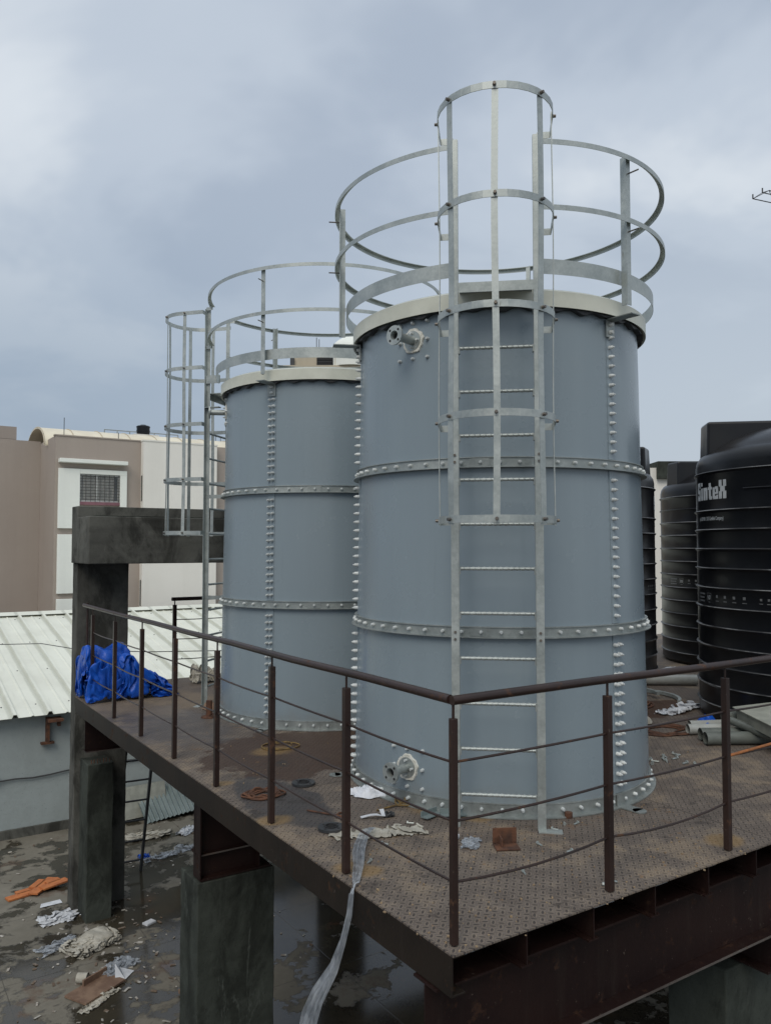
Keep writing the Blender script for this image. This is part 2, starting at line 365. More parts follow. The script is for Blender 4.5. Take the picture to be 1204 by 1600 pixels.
# ------------------------------------------------------------------ mesh helpers
class MB:
    def __init__(s): s.v = []; s.f = []; s.sm = []
    def add(s, vs, fs, smooth=False, M=None):
        o = len(s.v)
        s.v += [tuple(M @ Vector(q)) if M else tuple(q) for q in vs]
        s.f += [tuple(i + o for i in f) for f in fs]; s.sm += [smooth] * len(fs)
        return s
    def box(s, c, d, M=None, rz=0):
        x, y, z = d[0] / 2, d[1] / 2, d[2] / 2
        vs = [Vector((i * x, j * y, k * z)) for k in (-1, 1) for j in (-1, 1) for i in (-1, 1)]
        if rz: vs = [Matrix.Rotation(rz, 3, 'Z') @ q for q in vs]
        vs = [q + Vector(c) for q in vs]
        return s.add(vs, [(0, 2, 3, 1), (4, 5, 7, 6), (0, 1, 5, 4), (2, 6, 7, 3), (0, 4, 6, 2), (1, 3, 7, 5)], False, M)
    def bb(s, a, b, M=None):
        return s.box([(a[i] + b[i]) / 2 for i in range(3)], [abs(b[i] - a[i]) for i in range(3)], M)
    def tube(s, pts, r, n=8, closed=False, caps=True, smooth=True, M=None, sq=None):
        pts = [Vector(p) for p in pts]; N = len(pts); vs = []; fs = []
        up = None
        for i, p in enumerate(pts):
            if closed: d = pts[(i + 1) % N] - pts[i - 1]
            else: d = pts[min(i + 1, N - 1)] - pts[max(i - 1, 0)]
            d.normalize()
            if up is None:
                up = Vector((0, 0, 1)) if abs(d.z) < .9 else Vector((1, 0, 0))
            a = d.cross(up)
            if a.length < 1e-5: a = d.orthogonal()
            a.normalize(); b = a.cross(d).normalized(); up = b if abs(d.z) > .9 else Vector((0, 0, 1))
            rr = r[i] if isinstance(r, (list, tuple)) else r
            if sq:
                for k, (q, w_) in enumerate(((1, 1), (-1, 1), (-1, -1), (1, -1))): vs.append(p + a * q * sq[0] / 2 + b * w_ * sq[1] / 2)
            else:
                for k in range(n):
                    t_ = 2 * PI * k / n; vs.append(p + (a * math.cos(t_) + b * math.sin(t_)) * rr)
        n = 4 if sq else n
        for i in range(N if closed else N - 1):
            j = (i + 1) % N
            for k in range(n):
                fs.append((i * n + k, j * n + k, j * n + (k + 1) % n, i * n + (k + 1) % n))
        if caps and not closed:
            fs.append(tuple(range(n))); fs.append(tuple((N - 1) * n + k for k in reversed(range(n))))
        return s.add(vs, fs, smooth and not sq, M)
    def lathe(s, prof, n=64, a0=0, a1=2 * PI, smooth=True, M=None, c=(0, 0)):
        full = abs(a1 - a0 - 2 * PI) < 1e-6; m = n if full else n + 1; vs = []; fs = []; P = len(prof)
        for i in range(m):
            t_ = a0 + (a1 - a0) * i / n
            for (r, z) in prof: vs.append((c[0] + r * math.sin(t_), c[1] - r * math.cos(t_), z))
        for i in range(n):
            j = (i + 1) % m
            for k in range(P - 1): fs.append((i * P + k, j * P + k, j * P + k + 1, i * P + k + 1))
        return s.add(vs, fs, smooth, M)
    def disc(s, c, r, nrm, n=24, h=.01, hole=0, M=None):
        nrm = Vector(nrm).normalized(); a = nrm.orthogonal().normalized(); b = nrm.cross(a); c = Vector(c)
        vs = []; 
        for zz_ in (0, h):
            for rr in ((r, hole) if hole else (r,)):
                for k in range(n):
                    t_ = 2 * PI * k / n; vs.append(c + nrm * zz_ + (a * math.cos(t_) + b * math.sin(t_)) * rr)
        fs = []
        if hole:
            for k in range(n):
                j = (k + 1) % n
                fs += [(k, j, 2 * n + j, 2 * n + k), (n + k, 3 * n + k, 3 * n + j, n + j), (2 * n + k, 2 * n + j, 3 * n + j, 3 * n + k), (k, n + k, n + j, j)]
        else:
            for k in range(n):
                j = (k + 1) % n; fs.append((k, j, n + j, n + k))
            fs += [tuple(reversed(range(n))), tuple(range(n, 2 * n))]
        return s.add(vs, fs, False, M)
    def build(s, name, mat, parent=None, bevel=0, autos=None, loc=None, rot=None):
        me = bpy.data.meshes.new(name); me.from_pydata(s.v, [], s.f)
        me.polygons.foreach_set('use_smooth', s.sm)
        bm = bmesh.new(); bm.from_mesh(me); bmesh.ops.recalc_face_normals(bm, faces=bm.faces)
        if any(s.sm) :
            for e in bm.edges:
                if len(e.link_faces) == 2 and e.calc_face_angle(0) > R(38): e.smooth = False
        bm.to_mesh(me); bm.free()
        me.materials.append(MT[mat] if isinstance(mat, str) else mat)
        o = bpy.data.objects.new(name, me); sc.collection.objects.link(o)
        if parent: o.parent = parent
        if loc: o.location = loc
        if rot: o.rotation_euler = rot
        if bevel:
            md = o.modifiers.new('bevel', 'BEVEL'); md.width = bevel; md.segments = 2; md.limit_method = 'ANGLE'
        return o
def tag(o, label=None, cat=None, group=None, kind=None):
    if label: o['label'] = label
    if cat: o['category'] = cat
    if group: o['group'] = group
    if kind: o['kind'] = kind
    return o
def thing(name, label, cat, loc=(0, 0, 0), rz=0, group=None):
    o = bpy.data.objects.new(name, None); sc.collection.objects.link(o)
    o.location = loc; o.rotation_euler = (0, 0, rz); o.empty_display_size = .2
    return tag(o, label, cat, group)
def copy_tree(o, parent=None):
    c = o.copy(); sc.collection.objects.link(c); c.parent = parent
    for ch in list(o.children): copy_tree(ch, c)
    return c
def arc(r, a0, a1, z, n=48):
    return [(r * math.sin(a0 + (a1 - a0) * i / n), -r * math.cos(a0 + (a1 - a0) * i / n), z) for i in range(n + 1)]
def annbar(mb, r0, r1, zf0, zf1, a0, a1, n=64):
    """curved bar: section r0..r1 by zf0(a)..zf1(a)"""
    full = abs(a1 - a0 - 2 * PI) < 1e-6; m = n if full else n + 1; vs = []; fs = []
    for i in range(m):
        t_ = a0 + (a1 - a0) * i / n; s_, c_ = math.sin(t_), -math.cos(t_)
        z0 = zf0(t_) if callable(zf0) else zf0; z1 = zf1(t_) if callable(zf1) else zf1
        for r_, z_ in ((r0, z0), (r1, z0), (r1, z1), (r0, z1)): vs.append((r_ * s_, r_ * c_, z_))
    for i in range(n):
        j = (i + 1) % m
        for k in range(4): fs.append((i * 4 + k, j * 4 + k, j * 4 + (k + 1) % 4, i * 4 + (k + 1) % 4))
    if not full: fs += [(0, 1, 2, 3), tuple((m - 1) * 4 + k for k in (3, 2, 1, 0))]
    return mb.add(vs, fs, True)

# ------------------------------------------------------------------ setting
g = MB(); g.add([(-300, -300, -2.7), (300, -300, -2.7), (300, 300, -2.7), (-300, 300, -2.7)], [(0, 1, 2, 3)])
tag(g.build('ground', 'floor'), kind='structure')

# ---- steel platform
DX, DY = 14.0, 7.72
plat = thing('steel_platform', 'brown chequer plate platform on steel beams carrying the tanks', 'platform')
mb = MB()
vs = [(.05, .07), (DX, .07), (DX, DY), (.92, DY), (.92, 7.12), (.05, 7.12)]
T = .008
mb.add([(x, y, 0) for x, y in vs] + [(x, y, -T) for x, y in vs],
       [(0, 1, 2, 3, 4, 5), (11, 10, 9, 8, 7, 6)] + [(i, i + 6, (i + 1) % 6 + 6, (i + 1) % 6) for i in range(6)])
mb.build('deck_plate', 'chequer', plat)
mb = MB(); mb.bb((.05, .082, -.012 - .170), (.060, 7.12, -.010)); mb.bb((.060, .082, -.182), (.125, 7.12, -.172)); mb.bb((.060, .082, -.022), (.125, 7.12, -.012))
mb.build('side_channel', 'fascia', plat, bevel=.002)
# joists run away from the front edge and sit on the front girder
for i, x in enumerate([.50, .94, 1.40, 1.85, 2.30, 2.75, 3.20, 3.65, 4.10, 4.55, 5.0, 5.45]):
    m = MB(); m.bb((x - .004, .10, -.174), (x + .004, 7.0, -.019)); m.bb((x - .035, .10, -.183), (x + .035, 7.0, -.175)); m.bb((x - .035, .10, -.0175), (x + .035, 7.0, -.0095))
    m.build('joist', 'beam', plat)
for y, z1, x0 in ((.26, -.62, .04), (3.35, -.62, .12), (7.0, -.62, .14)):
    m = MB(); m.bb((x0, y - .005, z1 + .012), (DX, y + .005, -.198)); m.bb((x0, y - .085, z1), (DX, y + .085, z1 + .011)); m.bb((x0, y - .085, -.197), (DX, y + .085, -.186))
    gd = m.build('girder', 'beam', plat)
    m = MB(); m.bb((x0, y - .089, z1 + .001), (DX, y - .0855, z1 + .0125)); m.build('lit_flange_edge', 'worn_lit_edge', gd)  # added strip: the flange's sky-lit line as a lighter colour

def pier(name, label, a, b, mat='conc_pier', group='concrete piers under the platform'):
    m = MB(); nz = 36
    # slightly uneven prism
    x0, y0, z0 = a; x1, y1, z1 = b
    def rg(k): 
        z = z0 + (z1 - z0) * k / nz
        pts = []
        for (xa, ya, xb, yb) in ((x0, y0, x1, y0), (x1, y0, x1, y1), (x1, y1, x0, y1), (x0, y1, x0, y0)):
            for q in range(10):
                t_ = q / 10; x = xa + (xb - xa) * t_; y = ya + (yb - ya) * t_
                d = .007 * noise.noise(Vector((x * 5, y * 5, z * 4))) + .005 * noise.noise(Vector((x * 17, y * 17, z * 15))) - .012 * max(0, noise.noise(Vector((x * 9, y * 9, z * 7 + 3))) - .45)
                pts.append((x + d, y + d * .7, z))
        return pts
    vs = []; fs = []
    for k in range(nz + 1): vs += rg(k)
    for k in range(nz):
        for q in range(40): fs.append((k * 40 + q, k * 40 + (q + 1) % 40, (k + 1) * 40 + (q + 1) % 40, (k + 1) * 40 + q))
    fs.append(tuple(range(40))); fs.append(tuple(nz * 40 + q for q in range(40)))
    m.add(vs, fs)
    return m, mat
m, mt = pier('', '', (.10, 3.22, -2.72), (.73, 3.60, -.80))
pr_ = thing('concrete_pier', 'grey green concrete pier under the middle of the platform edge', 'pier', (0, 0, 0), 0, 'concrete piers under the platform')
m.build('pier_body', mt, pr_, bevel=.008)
s_ = MB(); s_.bb((.12, 3.30, -.79), (.60, 3.31, -.21)); s_.bb((.12, 3.235, -.79), (.13, 3.375, -.21)); s_.bb((.60, 3.235, -.79), (.61, 3.375, -.21)); s_.bb((.13, 3.23, -.795), (.70, 3.40, -.781))
s_.build('steel_stub', 'beam', pr_)
for _ in range(26):
    pass
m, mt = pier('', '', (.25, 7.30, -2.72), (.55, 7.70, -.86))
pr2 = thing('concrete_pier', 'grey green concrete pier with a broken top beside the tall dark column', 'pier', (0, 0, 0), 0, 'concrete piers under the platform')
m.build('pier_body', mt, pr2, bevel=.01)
s_ = MB()
for k in range(7): s_.tube([(.30 + .035 * k, 7.34 + .02 * (k % 2), -.88), (.30 + .035 * k, 7.34 + .02 * (k % 2), -.82 + .02 * random.random())], .006, 6)
s_.build('rebar_stub', 'rust', pr2)
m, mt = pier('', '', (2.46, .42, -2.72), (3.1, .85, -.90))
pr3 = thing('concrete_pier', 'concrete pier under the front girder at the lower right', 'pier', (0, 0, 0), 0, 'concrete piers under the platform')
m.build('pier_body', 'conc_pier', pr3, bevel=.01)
s_ = MB(); s_.bb((2.62, .24, -.89), (2.9, .50, -.875)); s_.bb((2.70, .25, -.875), (2.71, .50, -.62)); s_.build('steel_stub', 'beam', pr3)

# ---- tall dark concrete column with its beam
m, mt = pier('', '', (.19, 7.74, -2.72), (.82, 7.99, 1.528))
col = thing('concrete_portal', 'dark weathered concrete column carrying a thick beam behind the tanks', 'concrete frame')
m.build('column', 'conc_dark', col, bevel=.008)
m, mt = pier('', '', (.15, 7.0, 1.53), (4.4, 7.62, 2.09)); m.build('beam', 'conc_dark', col, bevel=.01)
m = MB(); m.bb((.16, 7.63, 1.53), (4.4, 7.95, 2.235)); m.build('parapet', 'conc_dark', col, bevel=.008)
m, mt = pier('', '', (3.8, 7.74, -2.72), (4.39, 8.15, 1.528)); m.build('column', 'conc_dark', col)
m = MB(); m.bb((.22, 7.02, 2.0905), (4.38, 7.6, 2.10)); m.build('mortar_cap', 'conc_pier', col)

# ---- brown guard railing along the two edges
rl = thing('guard_railing', 'brown steel railing round the platform corner in the foreground', 'railing')
HX = .11; HY = .14
post_xy = [(HX, HY + .92 * k) for k in range(8)] + [(HX + .99 * k, HY) for k in range(1, 9)]
lean = {0: (0, 0), 5: (.01, 0), 9: (0, .0)}
for i, (x, y) in enumerate(post_xy):
    p_ = MB()
    rz = 0 if i else R(45)
    p_.box((x, y, .49), (.036, .036, .972) if i else (.030, .030, .972), rz=0)
    ps = p_.build('post', 'rail', rl, bevel=.003)
    q_ = MB(); q_.tube([(x, y, .972), (x, y, 1.04)], .0065, 8); q_.build('post_stub', 'rail', ps)
hr = [(HX + .01, 7.05, 1.055)] + [(HX + .004 * math.sin(y_ * 2.1), y_, 1.055 + .004 * math.sin(y_ * 3)) for y_ in [6.2, 5.3, 4.4, 3.5, 2.6, 1.7, .9]] + [(HX, HY + .02, 1.055)]
q_ = MB(); q_.tube(hr, .021, 14); q_.build('handrail', 'rail', rl)
q_ = MB(); q_.tube([(HX - .012, HY - .005, 1.055)] + [(x_, HY - .004 + .004 * math.sin(x_ * 3), 1.055 + .003 * math.sin(x_ * 2)) for x_ in [1, 2, 3, 4, 5, 6, 8]], .021, 14)
q_.build('handrail', 'rail', rl)
q_ = MB(); q_.tube([(HX + .05, 7.05, .2), (HX + .05, 7.05, 1.08)], .014, 8); q_.build('end_post', 'rail', rl)
for zi, zr in enumerate((.785, .53, .27)):
    for sgn in (0, 1):
        pts = []
        ps_ = [p for p in post_xy if (p[0] == HX)] if sgn == 0 else [p for p in post_xy if p[1] == HY]
        for a_, b_ in zip(ps_, ps_[1:]):
            sag = random.uniform(.003, .014) + (.022 if (sgn and zi == 2 and a_[0] < 2) else 0)
            for k in range(6):
                t_ = k / 6
                pts.append((a_[0] + (b_[0] - a_[0]) * t_, a_[1] + (b_[1] - a_[1]) * t_, zr - sag * 4 * t_ * (1 - t_)))
        pts.append((ps_[-1][0], ps_[-1][1], zr))
        q_ = MB(); q_.tube(pts, .0062, 7); q_.build('rod', 'rail', rl)
q_ = MB(); q_.tube([(2.12, HY, .53), (2.5, HY - .012, .545), (2.9, HY - .01, .55)], .0085, 7); q_.build('rod', 'rust_orange', rl)
# back railing
r2 = thing('guard_railing', 'short dark railing at the far edge behind the tall ladder cage', 'railing')
for k in range(6):
    x = 1.38 + 1.0 * k
    p_ = MB(); p_.box((x, 7.6, .49), (.045, .045, .972)); po = p_.build('post', 'beam', r2, bevel=.003)
    q_ = MB(); q_.tube([(x, 7.6, .972), (x, 7.6, 1.03)], .008, 8); q_.build('post_stub', 'beam', po)
q_ = MB(); q_.tube([(1.34, 7.6, 1.05), (6.5, 7.6, 1.05)], .024, 12); q_.build('handrail', 'beam', r2)
for zr in (.785, .53, .27):
    q_ = MB(); q_.tube([(1.38 + .25 * k, 7.6, zr - (.008 if k % 4 else 0)) for k in range(21)], .0062, 7); q_.build('rod', 'rail', r2)

# ------------------------------------------------------------------ bolted tanks
HT = 3.34
def RS(z): return 1.113 - .042 * z / HT
BZ = (.045, 1.175, 2.285)           # band heights
bolt_me = {}
def bolt_mesh(kind):
    if kind in bolt_me: return bolt_me[kind]
    m = MB()
    if kind == 'long':
        m.tube([(0, .004, 0), (0, -.006, 0), (0, -.014, 0), (0, -.026, 0), (0, -.031, 0)], [.0140, .0140, .0128, .0124, .0095], 10); m.tube([(0, -.030, 0), (0, -.041, 0), (0, -.042, 0)], [.0062, .006, .0045], 7)
    else:
        m.tube([(0, .004, 0), (0, -.006, 0), (0, -.012, 0), (0, -.020, 0), (0, -.024, 0)], [.0125, .0125, .0112, .0105, .0075], 10)
    o = m.build('bolt', 'cap'); me = o.data; bpy.data.objects.remove(o); bolt_me[kind] = me
    return me

def make_tank(label, loc, toward, seam0, lad, noz, pair_all, group, HT=3.357, up=.06):
    dx, dy = CAM.x - loc[0], CAM.y - loc[1]
    rz = math.atan2(dx, -dy) if toward is None else toward
    root = thing('storage_tank', label, 'storage tank', loc, rz, group)
    IR = Matrix.Rotation(rz, 4, 'Z')
    P = lambda r, a, z: (r * math.sin(a), -r * math.cos(a), z)
    bolts = []                         # (kind, r, angle, z)
    # shell, three tiers, each panel set with a hairline lap
    m = MB(); prof = []
    for z in (0, BZ[0], BZ[1] - .02, BZ[1] + .02, BZ[2] - .02, BZ[2] + .02, HT): prof.append((RS(z), z))
    prof2 = []
    for z in [0, .3, .6, .9, 1.16, 1.175, 1.19, 1.5, 1.9, 2.27, 2.285, 2.3, 2.6, 3.0, HT]: prof2.append((RS(z) + .0015 * math.sin(z * 5), z))
    m.lathe(prof2, 128); shell = m.build('shell', 'shell', root)
    seams = [seam0, seam0 + 2 * PI / 3, seam0 - 2 * PI / 3]
    for a in seams:                    # lap edge strips
        for z0, z1 in ((.09, BZ[1] - .04), (BZ[1] + .04, BZ[2] - .04), (BZ[2] + .04, HT - .1)):
            q = MB(); n = 6
            w_ = .075 / 1.1
            vs = []; fs = []
            for i in range(n + 1):
                aa = a - w_ * .42 + w_ * i / n
                for z in (z0, z1): vs += [P(RS(z) + .0045, aa, z), P(RS(z) - .004, aa, z)]
            for i in range(n):
                b0, b1 = i * 4, i * 4 + 4
                fs += [(b0, b1, b1 + 2, b0 + 2), (b0, b0 + 1, b1 + 1, b1), (b0 + 2, b1 + 2, b1 + 3, b0 + 3)]
            fs += [(0, 2, 3, 1), (n * 4, n * 4 + 1, n * 4 + 3, n * 4 + 2)]
            q.add(vs, fs, True); q.build('lap_strip', 'shell', root)
        z = .085
        while z < HT - .16:
            if min(abs(z - b) for b in BZ) > .045 :
                two = pair_all or z < BZ[1]
                bolts.append(('long', RS(z) + .004, a + (.0 if not two else -.016), z))
                if two: bolts.append(('long', RS(z) + .004, a + .022, z + .003))
            z += .0655
    # bands: vertical leg, projecting lip, joint plates
    for bi, z in enumerate(BZ):
        q = MB(); r = RS(z); h = .036 if bi else .042
        annbar(q, r + .001, r + .010, z - h, z + h, 0, 2 * PI, 128)
        if bi: annbar(q, r + .010, r + .044, z - h, z - h + .006, 0, 2 * PI, 128)
        else: annbar(q, r + .010, r + .048, z - h - .001, z - h + .007, 0, 2 * PI, 128)
        if bi: annbar(q, r + .010, r + .020, z + h - .006, z + h, 0, 2 * PI, 128)
        else: annbar(q, r + .010, r + .014, z + h - .006, z + h, 0, 2 * PI, 128)
        bd = q.build('band', 'band', root)
        for a in (-.16, 1.95, 4.0):
            q = MB(); annbar(q, r + .010, r + .016, z - h + .008, z + h - .008, a, a + .12, 6); q.build('joint_plate', 'galv_dull', bd)
        n = 54
        for k in range(n):
            bolts.append(('short', r + .010, 2 * PI * k / n + .02, z + (0 if bi else .004)))
    # lid with skirt, and rippled seal below it
    q = MB(); q.lathe([(1.085, HT - .02), (1.128, HT - .05), (1.134, HT - .05), (1.134, HT + .055), (1.10, HT + .075), (.6, HT + .14), (.0, HT + .17)], 128); q.build('lid', 'lid', root)
    q = MB(); n = 220; rip = lambda a: HT - .062 - .011 * math.sin(a * 37) - .006 * math.sin(a * 23 + 1) 
    annbar(q, RS(HT) + .002, RS(HT) + .042, rip, HT - .049, 0, 2 * PI, n); q.build('lid_seal', 'seal', root)
    # nozzles
    for (a, z, ln, rf) in noz:
        na = Vector(P(1, a, 0)); tg = Vector((math.cos(a), math.sin(a), 0)); c = Vector(P(RS(z), a, z))
        nz = MB(); nz.tube([c - na * .02, c + na * ln], .030, 20, caps=False); no = nz.build('nozzle', 'galv', root)
        q = MB(); nn_ = 40; vs = []; fs = []
        for i in range(nn_):
            t_ = 2 * PI * i / nn_; ro = .088 + .004 * math.sin(5 * t_) + .003 * math.sin(11 * t_)
            for (r_, h_) in ((.066, .004), (.068, .014), (ro - .004, .014), (ro, .0)):
                pt = c + tg * r_ * math.cos(t_) + Vector((0, 0, 1)) * r_ * math.sin(t_)
                rad = math.hypot(pt.x, pt.y); pt = Vector((pt.x, pt.y, 0)) * ((RS(z) + h_) / rad) + Vector((0, 0, pt.z)); vs.append(pt)
        for i in range(nn_):
            j = (i + 1) % nn_
            for k in range(3): fs.append((i * 4 + k, j * 4 + k, j * 4 + k + 1, i * 4 + k + 1))
        q.add(vs, fs, True); q.build('sealant_ring', 'sealant', no)
        q = MB(); q.disc(c + na * .004, .068, na, 28, .012, .03); q.build('inner_flange', 'galv', no)
        q = MB(); q.disc(c + na * ln, rf, na, 36, .014, .031)
        q.build('outer_flange', 'galv', no)
        q = MB(); q.disc(c + na * (ln - .03), .0295, na, 20, .004); 
        q.build('bore', 'darkhole', no)
        for k in range(4):
            q = MB(); t_ = PI / 4 + k * PI / 2; q.disc(c + na * (ln + .0142) + tg * rf * .74 * math.cos(t_) + Vector((0, 0, rf * .74 * math.sin(t_))), .0085, na, 10, .001); q.build('bolt_hole', 'darkhole', no)
        for k in range(4):
            q = MB(); t_ = k * PI / 2; b_ = c + na * .016 + tg * .05 * math.cos(t_) + Vector((0, 0, .05 * math.sin(t_))); q.tube([b_, b_ + na * .022], .008, 6); q.build('flange_nut', 'cap', no)
        for (i, j) in ((-1, 1), (0, 1), (1, 1), (1, 0), (1, -1), (0, -1), (-1, -1), (-1, 0)):
            bolts.append(('short', RS(z), a + i * .135 * .9 / 1.1, z + j * .125))
    # bolts: the hundred nearest facing the camera are parts of their own, the rest one mesh
    def vis(b):
        pw = IR @ Vector(P(b[1], b[2], b[3])); nw = IR @ Vector(P(1, b[2], 0)); pw += Vector(loc)
        d = (CAM - pw); ds = d.length; fc = nw.dot(d) / ds
        return -(ds - (0 if fc > -.08 else -50))
    bolts.sort(key=vis, reverse=True)
    # ladder
    la = thing('ladder', None, None, (0, 0, 0), lad); la.parent = root     # local frame: -y is outwards
    LR = 1.325
    for sx_ in (-1, 1):
        q = MB(); x = sx_ * .262
        zt = HT + .955 + up * .5
        q.bb((x - .024, -LR - .0025, .0), (x + .024, -LR + .0025, zt)); q.bb((x - sx_ * .024 - .0025, -LR + .0025, .0), (x - sx_ * .024 + .0025, -LR + .045, zt))
        q.bb((x - .024, -LR - .05, -.0), (x + .12, -LR + .02, .006)) if sx_ > 0 else None
        q.build('rail', 'galv', la)
        for zb in (BZ[1], BZ[2]):
            q = MB(); q.bb((x - .022, -LR + .003, zb - .02), (x - .018, -1.11, zb + .02)); q.build('standoff', 'galv_dull', la)
            for dz_ in (.022, -.022): q = MB(); q.tube([(x, -LR, zb + dz_), (x, -LR - .010, zb + dz_)], .009, 6); q.build('fastener', 'fastener', la)
        q = MB(); q.bb((x - .03, -LR + .005, HT - .12), (x + .03, -1.15, HT - .11)); q.build('standoff', 'galv_dull', la)
    z = .195
    while z < HT - .2:
        q = MB(); nseg = 34; pts = []
        q.tube([(-.238, -LR + .02, z), (.238, -LR + .02, z)], .0105, 10)
        for hs in (0, PI):                                      # twisted ribs of the bar
            q.tube([(-.235 + .47 * i / 60, -LR + .02 + .0105 * math.cos(hs + i * .72), z + .0105 * math.sin(hs + i * .72)) for i in range(61)], .0026, 4, caps=False)
        rg = q.build('rung', 'galv', la)
        for sx_ in (-1, 1):
            q = MB(); q.bb((sx_ * .232 - .005, -LR + .002, z - .036), (sx_ * .232 + .005, -LR + .042, z + .010)); q.build('rung_cleat', 'galv_dull', rg)
        z += .2795
    q = MB(); q.bb((-.236, -LR - .002, HT - .012), (.236, -LR + .003, HT + .052)); q.bb((-.236, -LR + .003, HT + .046), (.236, -1.10, HT + .052)); q.build('step_plate', 'galv', la)
    # cage
    cg = thing('ladder_cage', None, None, (0, 0, 0), lad); cg.parent = root
    hz_ = (1.885, 2.475, 3.085, 3.69 + up * .3, 4.33)
    def hoop_pts(z):
        pts = [(-.27, -LR + .0, z), (-.345, -LR - .0, z)]
        c0 = -LR - .26
        pts += [(-.345, -LR - .12, z)]
        for i in range(17):
            t_ = PI + PI * i / 16
            pts.append((.345 * math.cos(t_), c0 + .345 * math.sin(t_), z))
        pts += [(.345, -LR - .12, z), (.345, -LR, z), (.27, -LR, z)]
        return pts
    for z in hz_:
        q = MB(); q.tube(hoop_pts(z), .01, sq=(.005, .042)); ho = q.build('hoop', 'galv', cg)
        for (x, y, nx, ny) in ((0, -LR - .605, 0, -1), (-.262, -LR - .484, -.76, -.65), (.262, -LR - .484, .76, -.65), (-.345, -LR - .22, -1, 0), (.345, -LR - .22, 1, 0)):
            q = MB(); q.tube([(x, y, z), (x + nx * .022, y + ny * .022, z)], [.011, .009], 8); q.build('fastener', 'fastener', ho)
    for (x, y, rt) in ((0, -LR - .600, 0), (-.256, -LR - .478, R(-40)), (.256, -LR - .478, R(40)), (-.340, -LR - .22, R(90)), (.340, -LR - .22, R(90))):
        q = MB(); nz_ = 20; vs = []; fs = []
        z0, z1 = hz_[0] - .03, hz_[-1] + .02
        c_, s_ = math.cos(rt), math.sin(rt)
        for i in range(nz_ + 1):
            z = z0 + (z1 - z0) * i / nz_; wx = .004 * math.sin(z * 3.1 + x * 9); wy = .003 * math.sin(z * 2.3 + y * 7)
            for (ax, ay) in ((-.019, -.0025), (.019, -.0025), (.019, .0025), (-.019, .0025)):
                vs.append((x + wx + ax * c_ - ay * s_, y + wy + ax * s_ + ay * c_, z))
        for i in range(nz_):
            for k in range(4): fs.append((i * 4 + k, i * 4 + (k + 1) % 4, i * 4 + 4 + (k + 1) % 4, i * 4 + 4 + k))
        fs += [(3, 2, 1, 0), tuple(nz_ * 4 + k for k in range(4))]
        q.add(vs, fs); q.build('strap', 'galv', cg)
    # guard rail round the lid
    gr = thing('top_guardrail', None, None, (0, 0, 0), 0); gr.parent = root
    da = math.asin(.285 / 1.3)
    a0, a1 = lad + da, lad + 2 * PI - da
    for (z, rr, kind) in ((HT + .92 + up, 1.28, 'L'), (HT + .515 + up * .6, 1.28, 'L'), (HT + .20, 1.19, 'F')):
        zf = lambda a, z=z: z + .045 * math.sin(min(1, max(0, (a - lad) / (2 * PI))) * PI) ** .5 * (1 if z > HT + .3 else 0)
        q = MB()
        if kind == 'L':
            annbar(q, rr - .004, rr, lambda a: zf(a) - .034, zf, a0, a1, 120)
            annbar(q, rr - .036, rr - .004, lambda a: zf(a) - .005, zf, a0, a1, 120)
            q.build('ring_rail', 'galv', gr)
        else:
            annbar(q, rr - .003, rr, lambda a: z - .055, lambda a: z + .045, a0, a1, 120); q.build('toe_board', 'galv', gr)
        for sg in (0, 1):                                       # short tails back to the ladder rails
            a = a0 if sg == 0 else a1
            e = Vector(P(rr - .01, a, z)); x = (.285 if sg == 0 else -.285)
            l_ = Matrix.Rotation(lad, 4, 'Z') @ Vector((x * .93, -LR + .004, z))
            q = MB(); q.tube([e, l_], .01, sq=(.005, .034 if kind == 'L' else .09)); q.build('rail_tail', 'galv', gr)
    for a in seams + [s + PI / 3 for s in seams][:0]:
        q = MB(); Ma = Matrix.Rotation(a, 4, 'Z'); rp = 1.245
        zt = HT + .955 + up
        q.bb((-.022, -rp - .002, HT + .0), (.022, -rp + .003, zt), Ma); q.bb((-.022, -rp + .003, HT), (-.017, -rp + .045, zt), Ma)
        po = q.build('guardrail_post', 'galv', gr)
        q = MB(); q.bb((-.045, -rp - .05, HT - .075), (.045, -1.085, HT - .068), Ma); q.bb((-.045, -1.085 - .006, HT - .19), (.045, -1.085, HT - .068), Ma)
        q.build('bracket', 'galv_dull', po)
        for zz_ in (HT - .10, HT - .155): q = MB(); q.tube([Ma @ Vector((0, -1.09, zz_)), Ma @ Vector((0, -1.112, zz_))], [.017, .012], 8); q.build('fastener', 'cap', po)
        for zz_ in (HT + .90, HT + .50): q = MB(); q.tube([Ma @ Vector((.0, -rp, zz_)), Ma @ Vector((.0, -rp - .085, zz_))], .005, 6); q.build('fastener', 'fastener', po)
    # foot brackets at the seams
    for a in seams:
        Ma = Matrix.Rotation(a, 4, 'Z'); q = MB()
        q.bb((-.045, -1.27, .003), (.045, -1.125, .011), Ma); q.disc(Ma @ Vector((0, -1.27, .003)), .045, (0, 0, 1), 20, .008, 0)
        q.bb((-.045, -1.135, .0), (.045, -1.128, .09), Ma); q.build('foot_bracket', 'band', root)
    rest = MB()
    for i, (kind, r_, a, z) in enumerate(bolts):
        me = bolt_mesh(kind)
        if i < 100:
            o = bpy.data.objects.new('bolt', me); sc.collection.objects.link(o); o.parent = root
            o.location = P(r_, a, z); o.rotation_euler = (random.uniform(-.04, .04), 0, a + random.uniform(-.05, .05))
        else:
            Mx = Matrix.Translation(P(r_, a, z)) @ Matrix.Rotation(a, 4, 'Z')
            rest.add([v.co for v in me.vertices], [tuple(p.vertices) for p in me.polygons], True, Mx)
    rb = rest.build('bolt', 'cap', root); rb['kind'] = 'stuff'
    return root

